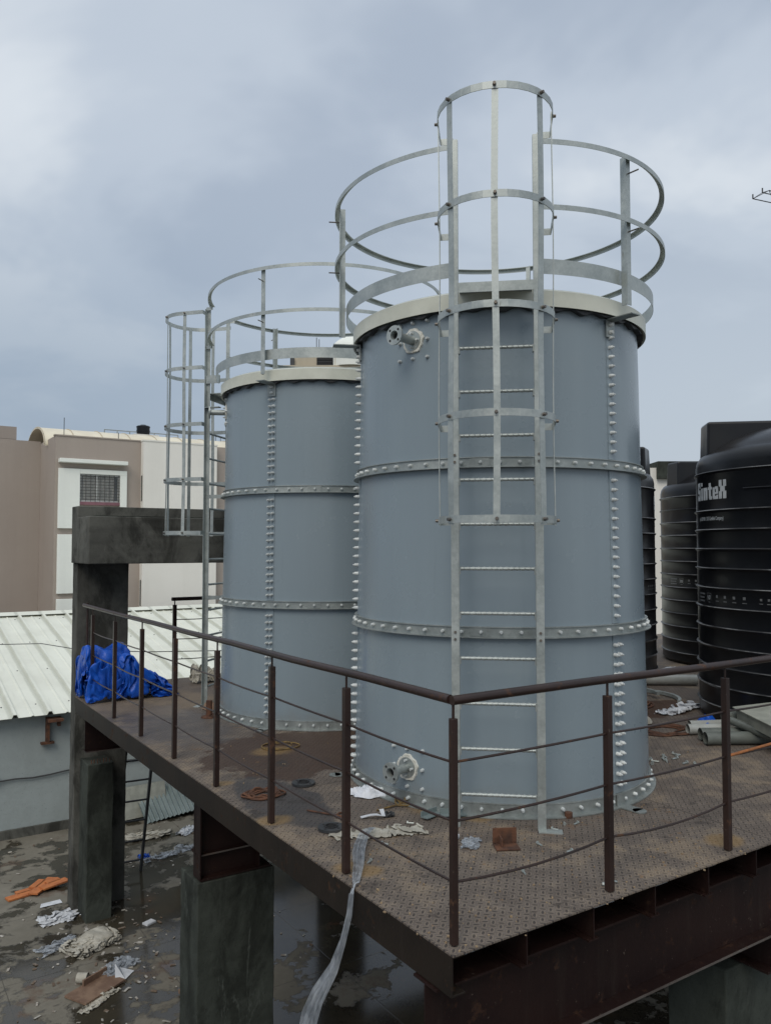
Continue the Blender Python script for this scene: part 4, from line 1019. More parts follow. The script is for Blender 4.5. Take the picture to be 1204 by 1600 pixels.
# ------------------------------------------------------------------ loose things
# folded cloth shapes (vertex grids of sheets that were let fall and bunch up), packed
DRAPE = {}
DRAPE['tarp'] = (66, 56, [
-345,19,6,4,12,29,28,-2,11,31,23,-13,15,-2,20,14,-14,-13,30,21,11,32,4,-26,-8,26,6,-22,24,3,29,28,-2,30,-16,0,27,40,17,-5,37,44,49,6,-10,16,-30,-1,-17,-17,25,34,1,29,31,26,14,14,-8,15,26,-16,23,32,-16,5,3,-728,5,10,10,9,30,27,19,-23,22,31,0,22,5,3,2,-18,14,24,4,34,15,5,8,-17,-20,-12,4,23,28,32,7,30,10,5,22,15,21,-15,30,27,33,41,36,11,-22,-9,8,-29,-31,20,15,16,
20,28,37,22,3,21,-3,27,19,-7,-5,27,-13,2,-739,27,10,7,23,8,33,8,20,13,23,-33,31,15,-8,8,20,-17,9,17,25,26,13,27,-14,-18,-37,13,22,29,7,23,14,19,27,27,19,-16,23,40,19,19,36,26,15,-14,6,-27,-28,-21,6,31,1,10,44,18,27,7,26,17,26,-15,29,-5,-1,4,19,-771,26,7,0,21,21,29,12,22,17,4,1,30,-10,7,26,24,-7,-18,14,21,26,11,19,30,-17,-24,-13,26,12,31,2,-13,32,35,6,27,16,37,
43,20,0,5,35,-10,-11,6,-7,-23,0,5,2,5,21,16,13,26,38,30,12,-5,16,29,16,3,7,-26,-764,0,24,16,29,7,29,7,20,24,-4,19,11,4,5,18,19,-7,21,-16,10,20,24,19,24,0,-6,1,-10,13,7,10,25,18,33,29,0,27,36,46,35,12,-29,4,-6,-22,27,-17,-14,-11,28,-3,32,-4,-14,23,19,41,38,12,1,26,16,24,21,3,-28,-766,21,-14,36,15,31,1,31,2,11,26,9,9,5,17,-3,9,20,29,-10,10,15,19,2,21,
-10,11,21,-2,-9,23,27,-2,13,29,16,22,27,5,35,42,26,-8,-32,-13,28,-12,14,-27,11,-2,22,30,-26,-3,29,31,33,20,19,-24,41,14,20,20,10,10,-791,-1,3,44,12,4,16,25,5,25,29,-1,14,20,-7,22,3,11,4,30,-1,18,-24,21,3,33,13,-3,22,10,21,-22,34,22,-4,19,30,12,-2,21,32,45,3,-30,20,-17,28,-27,1,30,-1,16,28,-22,2,8,34,9,29,23,4,-4,19,15,19,25,0,-745,-19,-7,25,5,27,14,27,24,-1,27,
8,15,16,-7,-2,9,25,27,30,7,-19,-33,30,20,19,14,27,7,20,-8,24,25,-5,6,22,0,19,18,-4,28,33,4,-6,8,8,22,13,-9,27,-15,26,24,-14,-18,11,19,27,2,11,3,4,34,12,15,24,5,-726,-13,4,-18,33,19,18,18,5,17,28,14,21,-25,-3,1,35,24,29,29,-12,-33,24,-11,26,19,23,25,11,21,-7,26,3,15,13,5,27,-9,18,25,8,3,28,-7,15,21,1,21,21,14,-18,22,9,-25,16,-4,13,27,14,7,12,-18,30,30,
10,15,16,-699,-21,-5,-16,22,-2,18,2,28,26,7,18,19,21,-4,-5,20,31,30,27,-13,-35,-2,35,22,4,12,34,5,-9,29,-10,19,23,22,12,-7,31,33,-22,22,22,-8,17,-6,31,10,11,17,-7,26,14,17,-15,-9,17,-4,12,-4,2,23,10,37,33,25,20,-18,-749,24,24,-12,-31,3,19,26,31,18,-7,30,12,15,24,26,2,0,25,19,-12,16,-20,32,23,15,15,-7,8,19,-17,36,15,24,20,2,27,20,-18,10,1,16,-5,21,14,3,22,31,-1,21,
-4,33,-7,3,14,-13,14,7,20,-17,16,10,30,37,34,-14,22,-765,24,19,13,-23,4,2,17,32,25,-3,5,7,9,25,30,-6,17,10,14,-4,18,-4,32,4,30,12,1,-10,19,30,24,-4,29,24,13,-7,21,25,17,-18,-18,16,11,-1,16,30,8,16,28,14,27,-10,8,14,-2,-19,18,8,17,19,10,13,35,31,3,-19,-740,7,23,27,11,11,-9,17,11,-19,29,19,-9,3,22,12,-7,22,14,18,20,-9,13,9,24,-1,21,3,40,29,-25,14,31,27,31,13,
-1,31,32,23,-35,-13,-25,2,31,-5,37,-13,31,31,12,14,33,-10,17,-19,17,-16,24,25,-15,10,30,21,15,34,7,-748,-22,24,24,-3,11,1,16,0,18,31,21,-26,-7,9,4,25,-9,37,10,5,0,26,25,1,13,21,11,29,2,21,17,26,27,30,21,22,30,-17,35,3,-27,-20,-17,1,23,8,30,22,-6,34,11,12,8,15,20,-6,-10,28,27,-7,19,16,15,27,-26,24,-759,14,29,-3,12,3,-6,17,9,7,28,18,-31,-4,-5,32,13,13,5,24,8,25,
-9,14,29,13,3,31,23,25,15,10,11,15,28,42,43,23,3,-19,23,-8,-20,-5,2,9,20,-11,19,34,29,29,-5,13,20,18,-1,-3,9,11,19,-9,24,29,-14,25,-5,-759,31,-1,10,0,-10,24,15,1,28,7,-9,-16,-17,33,-12,30,7,8,29,17,30,-20,20,11,20,26,-7,9,16,24,31,34,11,14,45,46,4,9,5,8,16,0,5,-8,9,17,-20,21,18,30,1,40,26,4,-37,-10,-4,15,31,23,28,1,20,-13,34,34,-767,-24,3,26,-8,0,30,-3,
18,29,-16,2,-10,-5,-10,28,6,20,2,25,20,13,29,-8,19,27,-14,-9,30,26,1,27,30,48,14,46,20,32,26,14,-18,10,34,9,-29,0,-5,19,24,-22,28,34,23,9,-15,-6,19,6,-24,18,35,17,28,7,-2,22,41,-790,27,-4,-23,1,20,6,16,19,30,-15,-21,-5,12,-3,-1,32,4,27,25,-10,26,14,0,29,21,-12,-7,19,23,28,27,39,30,21,15,46,34,26,0,15,17,-16,4,25,-2,0,-3,30,-6,-4,27,28,-18,-3,14,25,5,1,14,15,
10,21,16,28,25,-13,-771,5,-2,20,-7,-18,10,12,25,26,-18,2,-19,8,12,15,-3,20,22,30,-4,24,1,13,21,27,-19,-4,31,35,35,34,31,13,3,32,37,26,13,28,10,4,30,4,2,14,8,-11,29,-2,-22,27,6,22,-7,7,11,11,19,13,-1,5,16,13,24,26,-29,-746,36,-4,-2,-17,-12,19,-12,16,25,-17,-4,31,-13,-8,6,29,5,19,16,3,26,-5,17,37,-4,-7,29,32,40,31,45,24,-25,28,32,12,20,38,16,18,21,-1,28,24,-6,23,
3,0,-27,24,18,8,0,28,-4,13,-11,38,18,-17,22,-17,16,17,5,-11,-732,28,5,-24,-7,23,-25,1,34,-10,22,-13,7,24,-13,-5,0,31,8,19,-6,20,0,25,18,-3,40,32,18,29,36,41,26,-1,19,-2,30,20,34,6,26,11,27,9,17,25,1,-40,0,41,25,5,15,-10,28,13,-30,8,28,26,14,13,-25,21,19,17,-23,-748,26,-25,-1,8,17,-27,24,7,-29,29,15,11,-10,22,-20,13,27,-4,15,-7,18,-6,25,18,24,45,30,5,31,28,37,27,
20,22,7,8,32,14,19,-4,31,21,-3,19,19,21,-39,18,40,37,7,-36,40,18,-16,-12,39,14,28,-13,9,4,20,18,-18,12,-769,0,31,-27,6,-10,20,-20,17,-11,20,25,2,-7,-4,25,21,-24,10,18,-6,15,1,20,26,29,31,31,21,22,33,29,29,18,29,11,-14,24,21,20,22,4,11,-6,20,24,25,-1,29,37,-14,-3,28,21,24,-4,-3,-5,46,28,-11,3,10,16,-16,12,3,-768,-17,38,-36,-3,9,-2,12,-17,16,8,7,-6,-7,10,29,14,10,-1,
15,10,-24,19,34,21,30,31,30,24,34,30,21,25,28,22,1,-16,26,4,32,25,1,12,-6,24,30,25,26,7,7,9,18,23,21,19,10,-1,-14,40,30,2,2,-38,21,25,-1,-12,-759,-18,13,16,-29,-3,8,-7,8,-2,2,4,-4,28,11,-3,15,32,-25,14,33,-14,14,15,28,30,31,26,35,37,25,8,21,35,12,-9,21,-12,28,24,30,29,17,2,29,9,13,-3,23,17,17,20,-12,4,22,25,28,-8,28,28,6,-26,-29,16,6,0,32,-792,24,-28,30,-4,
-25,-2,13,-8,3,-2,3,12,36,-4,-12,23,0,15,13,2,29,-6,21,25,29,33,28,26,36,18,10,17,17,15,20,13,18,19,27,18,24,-6,35,32,29,10,-5,15,-14,18,22,28,-14,15,-8,34,30,10,14,19,-1,-44,-17,23,19,6,-774,-3,19,-18,31,-31,-4,-2,-2,4,6,-1,6,22,-8,4,13,27,-1,26,-3,30,-3,28,21,29,40,22,30,19,29,13,32,20,16,20,-8,23,21,26,17,10,30,-7,42,32,10,9,-4,17,4,20,4,8,26,-4,42,22,
-26,-7,17,18,-26,-45,21,25,3,-754,-5,15,-4,8,19,-32,-6,1,4,11,-3,-2,2,19,5,4,0,29,-1,24,30,6,24,26,32,39,15,30,29,10,28,1,6,22,26,30,27,-3,16,32,34,-6,32,42,21,21,8,4,8,-3,21,13,5,21,18,36,5,-32,-34,-8,15,8,-39,3,40,11,-751,-6,0,9,5,11,7,-32,-8,11,-1,16,-9,-1,16,-12,9,10,5,23,30,8,30,26,26,26,39,27,28,27,31,17,24,19,-25,25,21,10,26,32,18,22,18,20,
39,7,-1,19,20,19,-4,19,34,6,30,18,-1,-17,7,-32,-40,16,-7,-6,-1,47,13,-750,-22,6,17,-2,4,18,-15,-29,-3,18,-1,-6,12,4,-10,-1,10,9,25,18,30,32,32,20,22,33,29,30,37,30,13,38,-32,36,12,27,15,25,38,15,13,-2,7,25,14,29,27,-5,20,17,18,39,16,17,-9,-32,-10,35,-5,-30,-1,17,-10,-23,44,-16,-751,22,-19,33,-3,0,-12,4,-24,1,23,8,-3,0,3,-12,-7,1,16,24,28,34,34,31,11,28,30,20,29,39,
30,11,42,-39,44,27,35,-8,31,38,-4,1,22,8,11,19,27,16,18,28,26,20,18,30,4,-29,-22,-19,33,9,-26,19,30,-10,-34,-6,30,-749,-21,5,29,15,-5,-15,-16,-9,1,15,32,-13,6,-6,-18,4,-17,36,26,27,30,40,-9,41,38,10,27,30,32,34,20,31,-37,35,34,37,0,39,31,13,2,13,-8,10,7,20,22,30,18,20,21,21,25,-9,0,-24,-25,30,-12,23,1,28,-30,15,8,-26,-737,-7,17,-7,5,15,-6,-29,1,19,2,21,11,-3,-18,5,
-20,10,25,25,28,24,20,30,22,17,27,30,27,31,30,46,-17,-9,34,35,37,10,51,43,9,-4,16,-3,1,6,8,10,5,18,22,20,22,24,21,-29,-18,-13,6,8,25,27,0,-9,26,-6,-8,-768,15,-27,5,22,3,9,-6,-9,-5,20,13,-15,8,12,0,-25,11,25,27,33,10,29,21,25,24,25,23,31,26,15,47,30,-23,33,47,10,27,55,30,-24,-2,21,25,26,-10,-50,32,11,51,-22,28,21,10,23,-29,-28,-5,10,23,30,8,26,5,0,0,-5,-762,-22,
-4,-1,11,19,5,-1,13,-6,23,6,-7,-4,12,-27,16,-18,35,25,32,16,24,27,28,25,19,20,38,20,29,14,36,30,16,16,21,21,52,38,-15,-7,19,26,12,-10,-42,33,15,11,24,16,13,-7,22,-18,-14,-21,15,28,33,10,26,0,-30,6,25,-792,12,26,-39,9,-1,17,6,12,2,31,-1,-14,-7,17,-3,-21,20,35,22,29,8,30,16,32,29,30,22,17,24,37,19,26,13,17,29,-4,41,42,42,10,-14,10,-16,12,16,-30,4,29,26,-3,24,13,-9,17,
21,-7,-20,-18,14,26,31,20,16,-5,-6,9,-754,-18,27,-6,-31,11,-10,16,10,6,14,34,-2,-19,21,-13,2,20,15,18,9,20,25,32,33,17,29,21,32,22,39,25,13,29,-32,18,19,61,41,29,-19,-11,7,31,-26,18,-5,6,30,28,-14,27,9,-5,-1,20,29,-9,-17,-12,10,24,23,15,-9,28,2,-791,26,-3,26,-16,-26,21,-9,27,0,3,20,7,16,-3,12,5,-5,7,20,7,12,34,37,46,30,-2,42,23,10,37,22,26,17,-16,-5,48,68,9,29,-20,
27,-9,24,-24,4,28,-17,13,19,23,3,1,4,-5,20,24,27,-9,-15,-14,29,-15,19,23,-4,30,-790,7,27,1,19,-33,25,-4,2,12,8,-13,-1,32,27,-1,13,-21,13,15,9,5,27,48,52,30,25,38,14,19,14,20,12,31,15,-22,32,52,30,22,-12,24,18,9,-35,27,14,-16,23,-9,-3,7,10,6,14,8,33,5,4,12,-19,28,-11,22,-3,34,1,-789,-7,19,21,12,-33,18,-1,28,11,-20,13,-11,4,39,36,-7,-24,4,18,-1,15,36,51,35,40,35,
9,17,33,25,42,-1,-12,16,33,-3,33,32,24,5,26,32,-33,2,33,4,4,-18,22,8,-4,7,-16,3,17,32,16,22,-5,10,4,10,21,-3,4,8,-790,-4,18,-2,12,-25,17,24,20,22,-10,-18,12,6,33,-3,0,4,18,-16,13,22,36,42,34,52,19,9,26,20,25,24,34,4,-9,32,18,4,24,30,17,28,3,20,-24,27,38,-24,-26,17,20,30,-4,-21,-6,15,26,20,13,18,-12,14,2,15,-8,10,17,-796,11,-7,26,-20,10,23,-11,19,23,21,7,-10,
-14,-7,17,16,13,0,25,13,16,37,28,22,38,22,11,18,18,36,41,-1,35,16,-11,28,25,8,23,31,10,-12,32,-11,34,31,-45,14,2,20,30,-28,10,12,2,6,32,4,15,10,-18,32,14,-10,-8,22,-766,-29,18,-16,33,-6,-2,11,32,18,-15,8,-25,-13,20,14,14,1,37,42,24,20,34,35,-11,22,27,26,-9,15,28,43,24,22,27,-24,34,31,29,25,2,-25,9,24,8,29,6,11,11,-4,20,-6,20,10,9,-27,20,-2,31,28,-22,31,2,17,-2,-10,
8,-784,4,-11,-3,16,33,-7,32,7,-24,28,17,-14,-6,3,2,12,-2,51,55,13,22,56,16,-10,9,21,29,30,-8,23,-13,47,29,11,24,15,21,25,24,-11,-24,-5,42,26,14,23,29,15,-12,-12,20,34,-20,20,-25,-9,33,32,4,14,12,-12,21,3,-6,-19,-733,-28,17,-7,-2,17,32,-23,5,16,21,-10,-25,20,21,6,-1,18,43,38,37,26,24,28,7,-5,20,29,4,25,17,7,7,29,28,26,6,9,24,35,18,-34,3,37,16,6,13,25,18,-13,22,11,
11,-2,19,0,-26,21,21,19,16,8,-19,22,0,-7,0,-755,22,10,0,-5,9,9,-4,-4,11,-22,23,6,-8,13,14,11,30,17,28,22,34,38,16,26,15,-16,31,33,10,32,15,-21,22,27,-16,18,26,29,29,22,-13,35,52,11,-38,17,28,-13,22,10,12,-12,29,0,18,-16,16,24,13,2,4,-25,21,13,-21,23,-747,5,3,20,6,-14,17,3,5,-30,-13,7,34,5,-1,23,20,32,15,21,16,35,-11,34,45,13,18,12,20,36,28,17,-3,8,11,7,6,-4,
18,34,19,35,46,31,-19,15,-45,23,15,-12,31,19,10,23,-5,22,-6,-6,25,4,-4,10,-6,-14,18,13,0,-764,26,22,-9,3,19,22,-5,-14,-22,5,-14,20,19,11,20,13,46,17,34,-21,28,-22,44,33,35,23,19,17,35,18,-1,15,27,26,12,11,-8,-28,31,45,39,8,29,21,8,-22,-24,16,9,26,4,8,18,30,18,0,-11,-12,18,10,8,-20,17,-15,-1,22,-744,5,14,21,-3,17,21,-15,6,-20,7,-25,8,23,2,8,21,49,49,-15,36,-20,15,36,
19,14,42,26,18,31,-8,33,12,-1,15,26,25,26,-26,2,34,38,18,17,4,16,22,-29,-5,30,20,-4,17,26,10,2,-1,13,-16,7,-5,14,23,-25,19,0,-16,-713,-15,8,9,43,-15,19,27,-21,12,-3,-21,23,16,9,-14,16,16,40,37,-16,30,16,-6,21,28,44,-1,28,35,25,-7,16,25,27,-4,26,27,12,-9,24,38,19,-2,13,24,6,6,-32,34,31,10,-21,16,10,-1,12,19,-30,6,25,8,0,-11,0,-6,-13,-690,-11,8,11,24,10,-3,18,24,1,
-18,13,17,3,-21,7,15,23,-1,44,37,16,9,11,11,34,-14,25,11,28,20,21,28,19,17,20,20,16,17,28,18,17,-21,20,29,12,-16,22,15,-5,31,28,-12,22,12,-28,-2,8,-10,27,-5,28,14,-8,-32,-28,22,-708,23,3,28,6,18,-17,1,-5,20,17,-11,10,2,14,9,8,-6,28,-7,45,17,28,20,30,-22,44,25,11,-17,38,13,17,9,24,15,21,12,22,22,22,15,8,27,3,8,6,27,6,20,13,27,19,6,-19,7,-26,-1,5,20,22,25,-3,
-10,-32,3,-11,-706,23,15,-22,31,20,6,11,0,6,16,9,-17,14,-6,12,1,-18,18,33,5,16,33,38,6,19,46,32,-2,5,3,6,26,35,27,24,16,31,-16,24,20,7,9,12,5,11,7,25,-6,25,28,10,10,15,11,-28,-18,18,12,19,1,16,28,-27,0,-28,-13,-696,-1,25,-9,-10,29,17,-1,1,12,20,12,22,-14,14,-3,-19,29,-11,8,22,20,11,36,31,2,47,38,25,11,-23,19,24,34,11,21,41,10,-3,28,25,-1,12,0,16,3,9,1,28,
29,3,17,-5,14,22,-35,1,13,2,8,29,-2,22,15,-28,-27,27,-726,-10,27,-20,-2,3,12,-5,10,31,15,19,26,23,-11,8,-8,-9,23,-1,31,-14,27,30,35,28,7,30,21,14,2,26,9,25,14,11,35,20,30,17,23,-23,31,26,-31,2,24,6,21,24,-3,30,-12,24,-2,5,24,-35,-6,12,38,-10,29,9,-2,-23,40,-774,25,-18,23,-27,-4,2,0,23,32,45,14,28,29,-21,9,-3,-4,2,17,0,18,23,20,24,34,24,-5,15,16,3,18,15,16,28,
33,20,20,34,8,30,-15,32,0,-28,33,9,-5,21,21,4,29,39,-16,31,2,-23,-13,-16,37,5,1,25,-10,7,-23,47,-739,-20,20,-21,30,-18,-15,12,40,24,35,21,28,-8,36,-31,17,-19,12,-5,18,31,25,24,24,28,8,-13,20,15,16,-23,12,25,35,24,31,34,26,-8,33,7,4,35,-41,22,10,29,-11,24,31,22,3,32,-21,4,4,4,-10,6,-11,8,16,-10,13,11,4,
-175,-24,30,-29,28,-5,-12,-11,-15,13,-13,8,29,-26,-9,12,10,0,1,-26,14,-10,14,9,-21,-4,20,-20,17,-11,-1,13,-18,16,9,-25,1,4,-4,1,-1,-1,0,18,-16,0,-1,26,-25,12,11,4,-27,0,-2,3,21,23,-35,-13,4,29,-26,-2,-2,0,30,-25,36,-26,17,-28,-4,6,2,-4,-7,0,39,22,-26,-19,-4,11,16,-6,-22,-12,25,-21,6,18,-18,17,22,6,1,-15,-37,0,43,-45,3,18,11,-22,2,14,-24,16,-16,10,9,6,-15,11,15,-18,-18,5,
20,-16,15,-16,30,-30,0,-7,24,34,-25,-10,-21,-2,28,-22,28,-10,4,-31,15,29,-45,3,27,25,17,-21,-44,-9,21,14,-3,-16,-12,2,18,4,-17,18,15,26,5,-7,-39,-23,25,-3,3,-15,16,-12,-18,1,3,18,-10,21,9,7,-20,7,12,12,-20,-8,2,2,3,-29,-8,27,14,-3,-9,12,3,17,-20,-5,-9,-23,-5,24,15,-30,-7,29,-14,27,-19,-9,39,-12,-10,-26,10,-13,18,17,-32,-8,6,17,3,-2,-15,19,-3,10,-20,-5,24,10,11,-12,-5,-15,-14,-1,
17,-22,22,6,-1,26,-32,26,16,9,-16,-20,23,8,-8,-23,-29,-11,5,13,26,12,25,0,-29,-6,-10,12,10,-49,16,-16,-7,27,-22,30,-6,-15,31,9,-32,-21,15,-12,18,13,-4,9,-17,-8,15,2,3,-16,-21,27,-20,24,-24,31,9,23,-8,-9,-13,-3,-14,-4,-2,12,10,10,-25,-6,-10,20,16,29,-6,22,-13,-3,-17,-20,-29,18,13,23,22,-27,19,-1,-4,-31,-5,45,-26,-47,21,-24,14,16,-2,-26,27,-12,2,-21,16,-14,29,-8,5,-8,9,-10,-11,2,25,8,
-17,-16,-10,25,-24,2,18,36,-24,-5,22,17,-4,-33,11,-6,20,4,-27,1,9,-10,23,-3,7,36,12,-11,1,-12,-33,-29,-9,37,13,13,-1,21,-14,-31,-13,-22,46,1,-45,-17,20,-9,25,-4,-26,-4,4,19,-14,-12,27,-22,25,-22,-6,4,19,-1,-21,5,25,2,-7,-23,-3,12,-9,28,-19,5,26,-21,18,28,-30,-19,15,-8,31,-18,7,0,2,8,23,-19,32,24,-9,-6,-24,-28,-24,1,-4,18,29,39,-10,-42,-43,-11,29,8,24,-37,-29,18,25,-20,-12,9,-17,1,
14,-18,6,24,8,0,0,-14,-3,8,1,-15,7,-19,2,3,-5,27,-24,20,-18,-7,27,30,-20,4,24,-29,-10,-13,1,28,20,-21,34,-21,8,25,-8,25,22,-16,-18,-2,-28,-15,-6,-15,27,30,7,-28,-41,-20,-1,0,40,25,-41,-8,-14,23,10,-25,19,-20,6,-12,12,-8,18,16,0,0,-4,-1,0,-3,-5,-27,22,6,-24,32,-24,-14,30,-17,5,31,-16,-16,3,29,-24,-7,21,-24,4,19,37,-14,23,-27,16,24,22,8,-32,4,-19,8,-28,-20,18,-20,21,-9,-36,-13,
28,-11,-8,41,-11,-24,12,-20,29,-13,-23,25,1,-26,2,13,11,10,2,16,-2,-7,-3,-1,8,-9,-9,-18,-10,31,19,-15,-35,2,31,2,-20,-9,21,-25,13,10,9,-10,9,-6,2,38,15,17,-17,-18,22,-2,30,-35,2,-27,31,5,-21,-10,-13,-18,-17,-12,-2,4,16,0,23,-1,-4,14,-17,-14,-18,10,-10,31,-25,5,29,-17,1,11,7,4,-12,11,7,-7,-10,-3,-1,8,29,-28,-32,21,-33,4,1,-5,23,-22,5,21,14,19,-15,6,-1,2,-1,26,-3,-5,29,-23,
26,7,-32,-16,20,-26,32,12,-25,4,-21,-12,-9,-7,-9,4,11,47,-24,8,-27,12,-7,-14,-22,-5,20,-18,27,-13,11,8,-9,7,-3,15,8,-8,12,-8,-7,0,12,2,-27,-14,24,-24,10,-27,10,-11,22,1,-21,19,24,17,-6,12,13,-23,-7,-4,33,6,-8,-4,3,-29,24,-6,-19,7,33,17,-22,-28,-16,-17,8,14,-28,23,19,28,-24,-2,-5,-11,-24,6,16,-22,-14,7,28,17,-17,8,-12,14,13,-6,9,-4,22,-21,-8,3,-14,-7,-1,22,-15,-10,-27,-5,0,-1,
22,-18,0,20,1,38,5,13,-3,-7,-7,1,-13,-19,28,-6,-3,-7,-7,-12,14,23,28,8,-29,-18,-12,15,-10,5,-9,10,24,9,-1,-21,-9,-16,20,25,-26,-26,2,28,-23,19,-11,10,-8,-3,-1,21,22,10,-15,-19,12,-15,1,23,-21,-22,-11,14,-11,-5,-22,-2,-1,25,-5,20,-7,36,36,1,-7,-29,9,-20,-28,-1,24,-19,-25,-8,17,28,28,-3,15,-23,-18,11,-23,12,14,-8,-18,44,14,-28,20,-13,-20,24,-27,25,-16,3,-14,5,-11,-5,-1,-19,13,20,26,-7,
28,-20,1,-19,18,-7,13,4,-23,-28,-21,-3,4,16,-26,12,17,-2,2,16,22,6,7,28,-25,-4,-17,-14,15,-13,-34,-18,0,35,38,22,-27,-11,23,-8,-20,3,-28,17,25,3,16,-22,16,-17,29,-14,2,-28,-1,21,-3,-5,-7,0,-17,-12,-4,15,16,16,-14,23,13,-26,-5,4,14,6,16,-15,-22,-26,-28,15,-21,21,-17,4,34,-4,13,30,12,8,-20,12,6,-17,-21,22,-27,-3,-28,16,20,35,5,-21,-1,12,-15,-18,6,-17,24,9,12,-12,-31,0,31,2,-22,28,
-18,6,5,9,0,-28,-3,-6,-13,2,3,6,26,-27,9,24,-24,-11,21,30,-4,-25,-14,-17,22,-28,-26,-9,24,8,-12,18,15,27,-1,12,-7,24,14,-1,-13,-23,-10,1,-17,11,14,26,18,-28,16,-23,8,-2,-13,-27,17,14,-18,26,-8,-24,-14,14,-16,18,15,18,6,6,-18,7,-2,-28,-2,-7,-12,9,-17,15,11,-21,27,-19,-9,24,37,-28,-27,-15,16,4,-26,-21,10,-1,-3,33,0,8,18,21,12,-13,19,13,-29,-10,2,-6,-10,8,-6,29,22,4,2,-3,-40,20,
-3,-20,1,-2,2,-8,-2,34,-13,-23,17,-25,23,21,16,11,-14,-5,4,-33,6,-23,-11,11,-20,7,24,-21,-27,21,-9,-4,26,20,-30,-21,-4,1,-7,5,3,-14,-1,-11,28,22,27,9,6,6,5,-22,14,21,-11,-3,0,-9,3,-25,32,-26,2,6,26,-40,-4,36,-4,-23,14,3,-8,6,-3,0,5,-19,8,16,23,29,13,-28,-8,-11,-4,-29,-5,0,-32,20,-25,26,-19,-15,4,-7,16,22,-9,-32,-14,-3,-1,-2,19,17,-12,-27,20,9,29,27,24,-1,10,-7,-5,-1,
20,3,-7,0,-18,-20,15,-29,-23,16,26,7,-30,19,7,-2,9,13,-24,17,14,-3,5,-23,18,-5,-1,27,21,24,-18,-9,-23,-13,-26,12,-27,-5,-26,20,-23,28,-28,-8,-14,20,2,-7,-23,1,-4,11,-15,31,17,-29,-7,25,5,22,18,35,11,-27,11,18,-1,1,4,9,-35,11,-21,-41,-20,15,17,27,-40,15,0,-15,-19,29,16,11,10,37,5,-6,-6,21,-4,-10,8,30,2,3,-4,-25,-20,-20,-17,3,-14,-24,17,-21,24,-27,-13,-24,1,0,-13,22,-11,-11,10,14,
26,-4,-27,16,13,14,-3,26,-1,10,2,19,26,8,6,-2,-21,-21,3,-20,-22,-25,23,18,-6,-64,15,-7,29,-33,15,36,25,22,47,-13,-18,7,27,-15,1,13,22,18,-2,-7,-23,-33,-34,4,-8,-21,-7,17,-20,5,-24,-19,-19,-10,2,5,22,-21,-5,22,13,-24,2,20,17,9,16,-6,14,-24,18,23,22,28,-11,30,-11,-18,-16,3,-24,-28,-16,14,5,-37,-33,-17,29,25,-31,4,10,29,21,106,-7,-21,-8,-5,25,-7,24,17,29,-27,-28,-30,-43,-22,13,25,-16,-12,
17,-20,5,-28,-22,-20,-7,-2,7,16,-13,4,-5,-13,-3,22,29,17,12,4,6,9,-22,17,20,19,14,13,-5,-35,30,4,-17,-21,-18,-20,-17,-3,-14,-16,-30,-3,35,4,10,-12,31,23,120,-4,-36,-4,-3,-9,21,-4,23,39,-36,-23,-30,-17,-25,1,13,15,-20,-16,14,1,-29,-27,-12,-3,0,9,-8,-11,3,28,-25,0,20,26,18,11,-12,-13,3,10,8,-10,16,14,32,-17,-26,9,28,-28,-32,-10,-3,9,-2,-41,11,-23,-8,31,6,9,1,25,-15,140,-6,-16,-22,-4,
-2,20,-8,32,37,-34,-41,-23,-13,-6,-5,4,-12,12,-20,9,-2,-20,-21,-8,-5,-4,12,3,-9,6,-6,1,-16,29,24,17,1,-1,-17,5,9,-11,5,-11,1,36,15,-23,11,-28,-29,-5,19,1,-10,2,-29,-24,30,-12,-9,29,-15,26,-10,25,144,-20,-21,-16,-5,2,-1,19,25,33,-23,-27,-36,-18,-15,10,-19,13,3,-2,0,-7,-20,-14,-8,-4,-4,17,-10,11,-8,-5,-15,-10,24,4,-6,4,1,17,18,-14,6,-12,-22,-11,19,42,14,-33,-27,-21,38,24,-12,-18,-2,-27,
-10,-8,26,-9,-5,10,4,9,-13,156,-23,16,-24,-16,4,6,-3,27,31,27,-37,-34,-30,-9,-21,5,0,17,-13,13,-7,-20,-9,-7,-5,-11,21,-8,-9,23,3,-15,-26,15,4,4,-15,15,19,-6,-3,-2,-18,-16,4,-5,23,25,-36,-14,-17,44,36,-22,-23,-4,-26,9,-8,-1,4,2,8,-26,36,-10,116,18,-28,24,-9,-21,6,8,-2,41,12,1,-32,-24,-24,-2,-4,-3,18,2,7,-21,-7,-9,-7,-2,-10,-1,10,-12,5,-29,-7,12,25,0,-23,13,13,-11,30,-15,-22,2,
-14,9,-26,27,11,-26,-23,18,24,42,-29,-25,3,-23,-19,14,9,13,-20,19,-30,24,-9,126,-3,-34,23,-15,19,2,-7,6,50,14,-26,-32,10,-23,3,5,-1,1,2,-4,-10,-10,-8,-5,-1,-7,3,1,-16,-11,-5,-15,-7,4,37,-28,-11,2,11,22,13,-19,7,-28,1,-10,-13,31,-1,-23,11,26,28,-27,-24,-10,-21,7,-9,17,-26,-3,15,7,-27,20,131,4,-30,-9,18,-15,24,-5,24,38,5,-37,-26,21,17,-5,-2,-3,-2,-2,-7,-10,-4,-9,-6,-5,-8,11,5,-16,
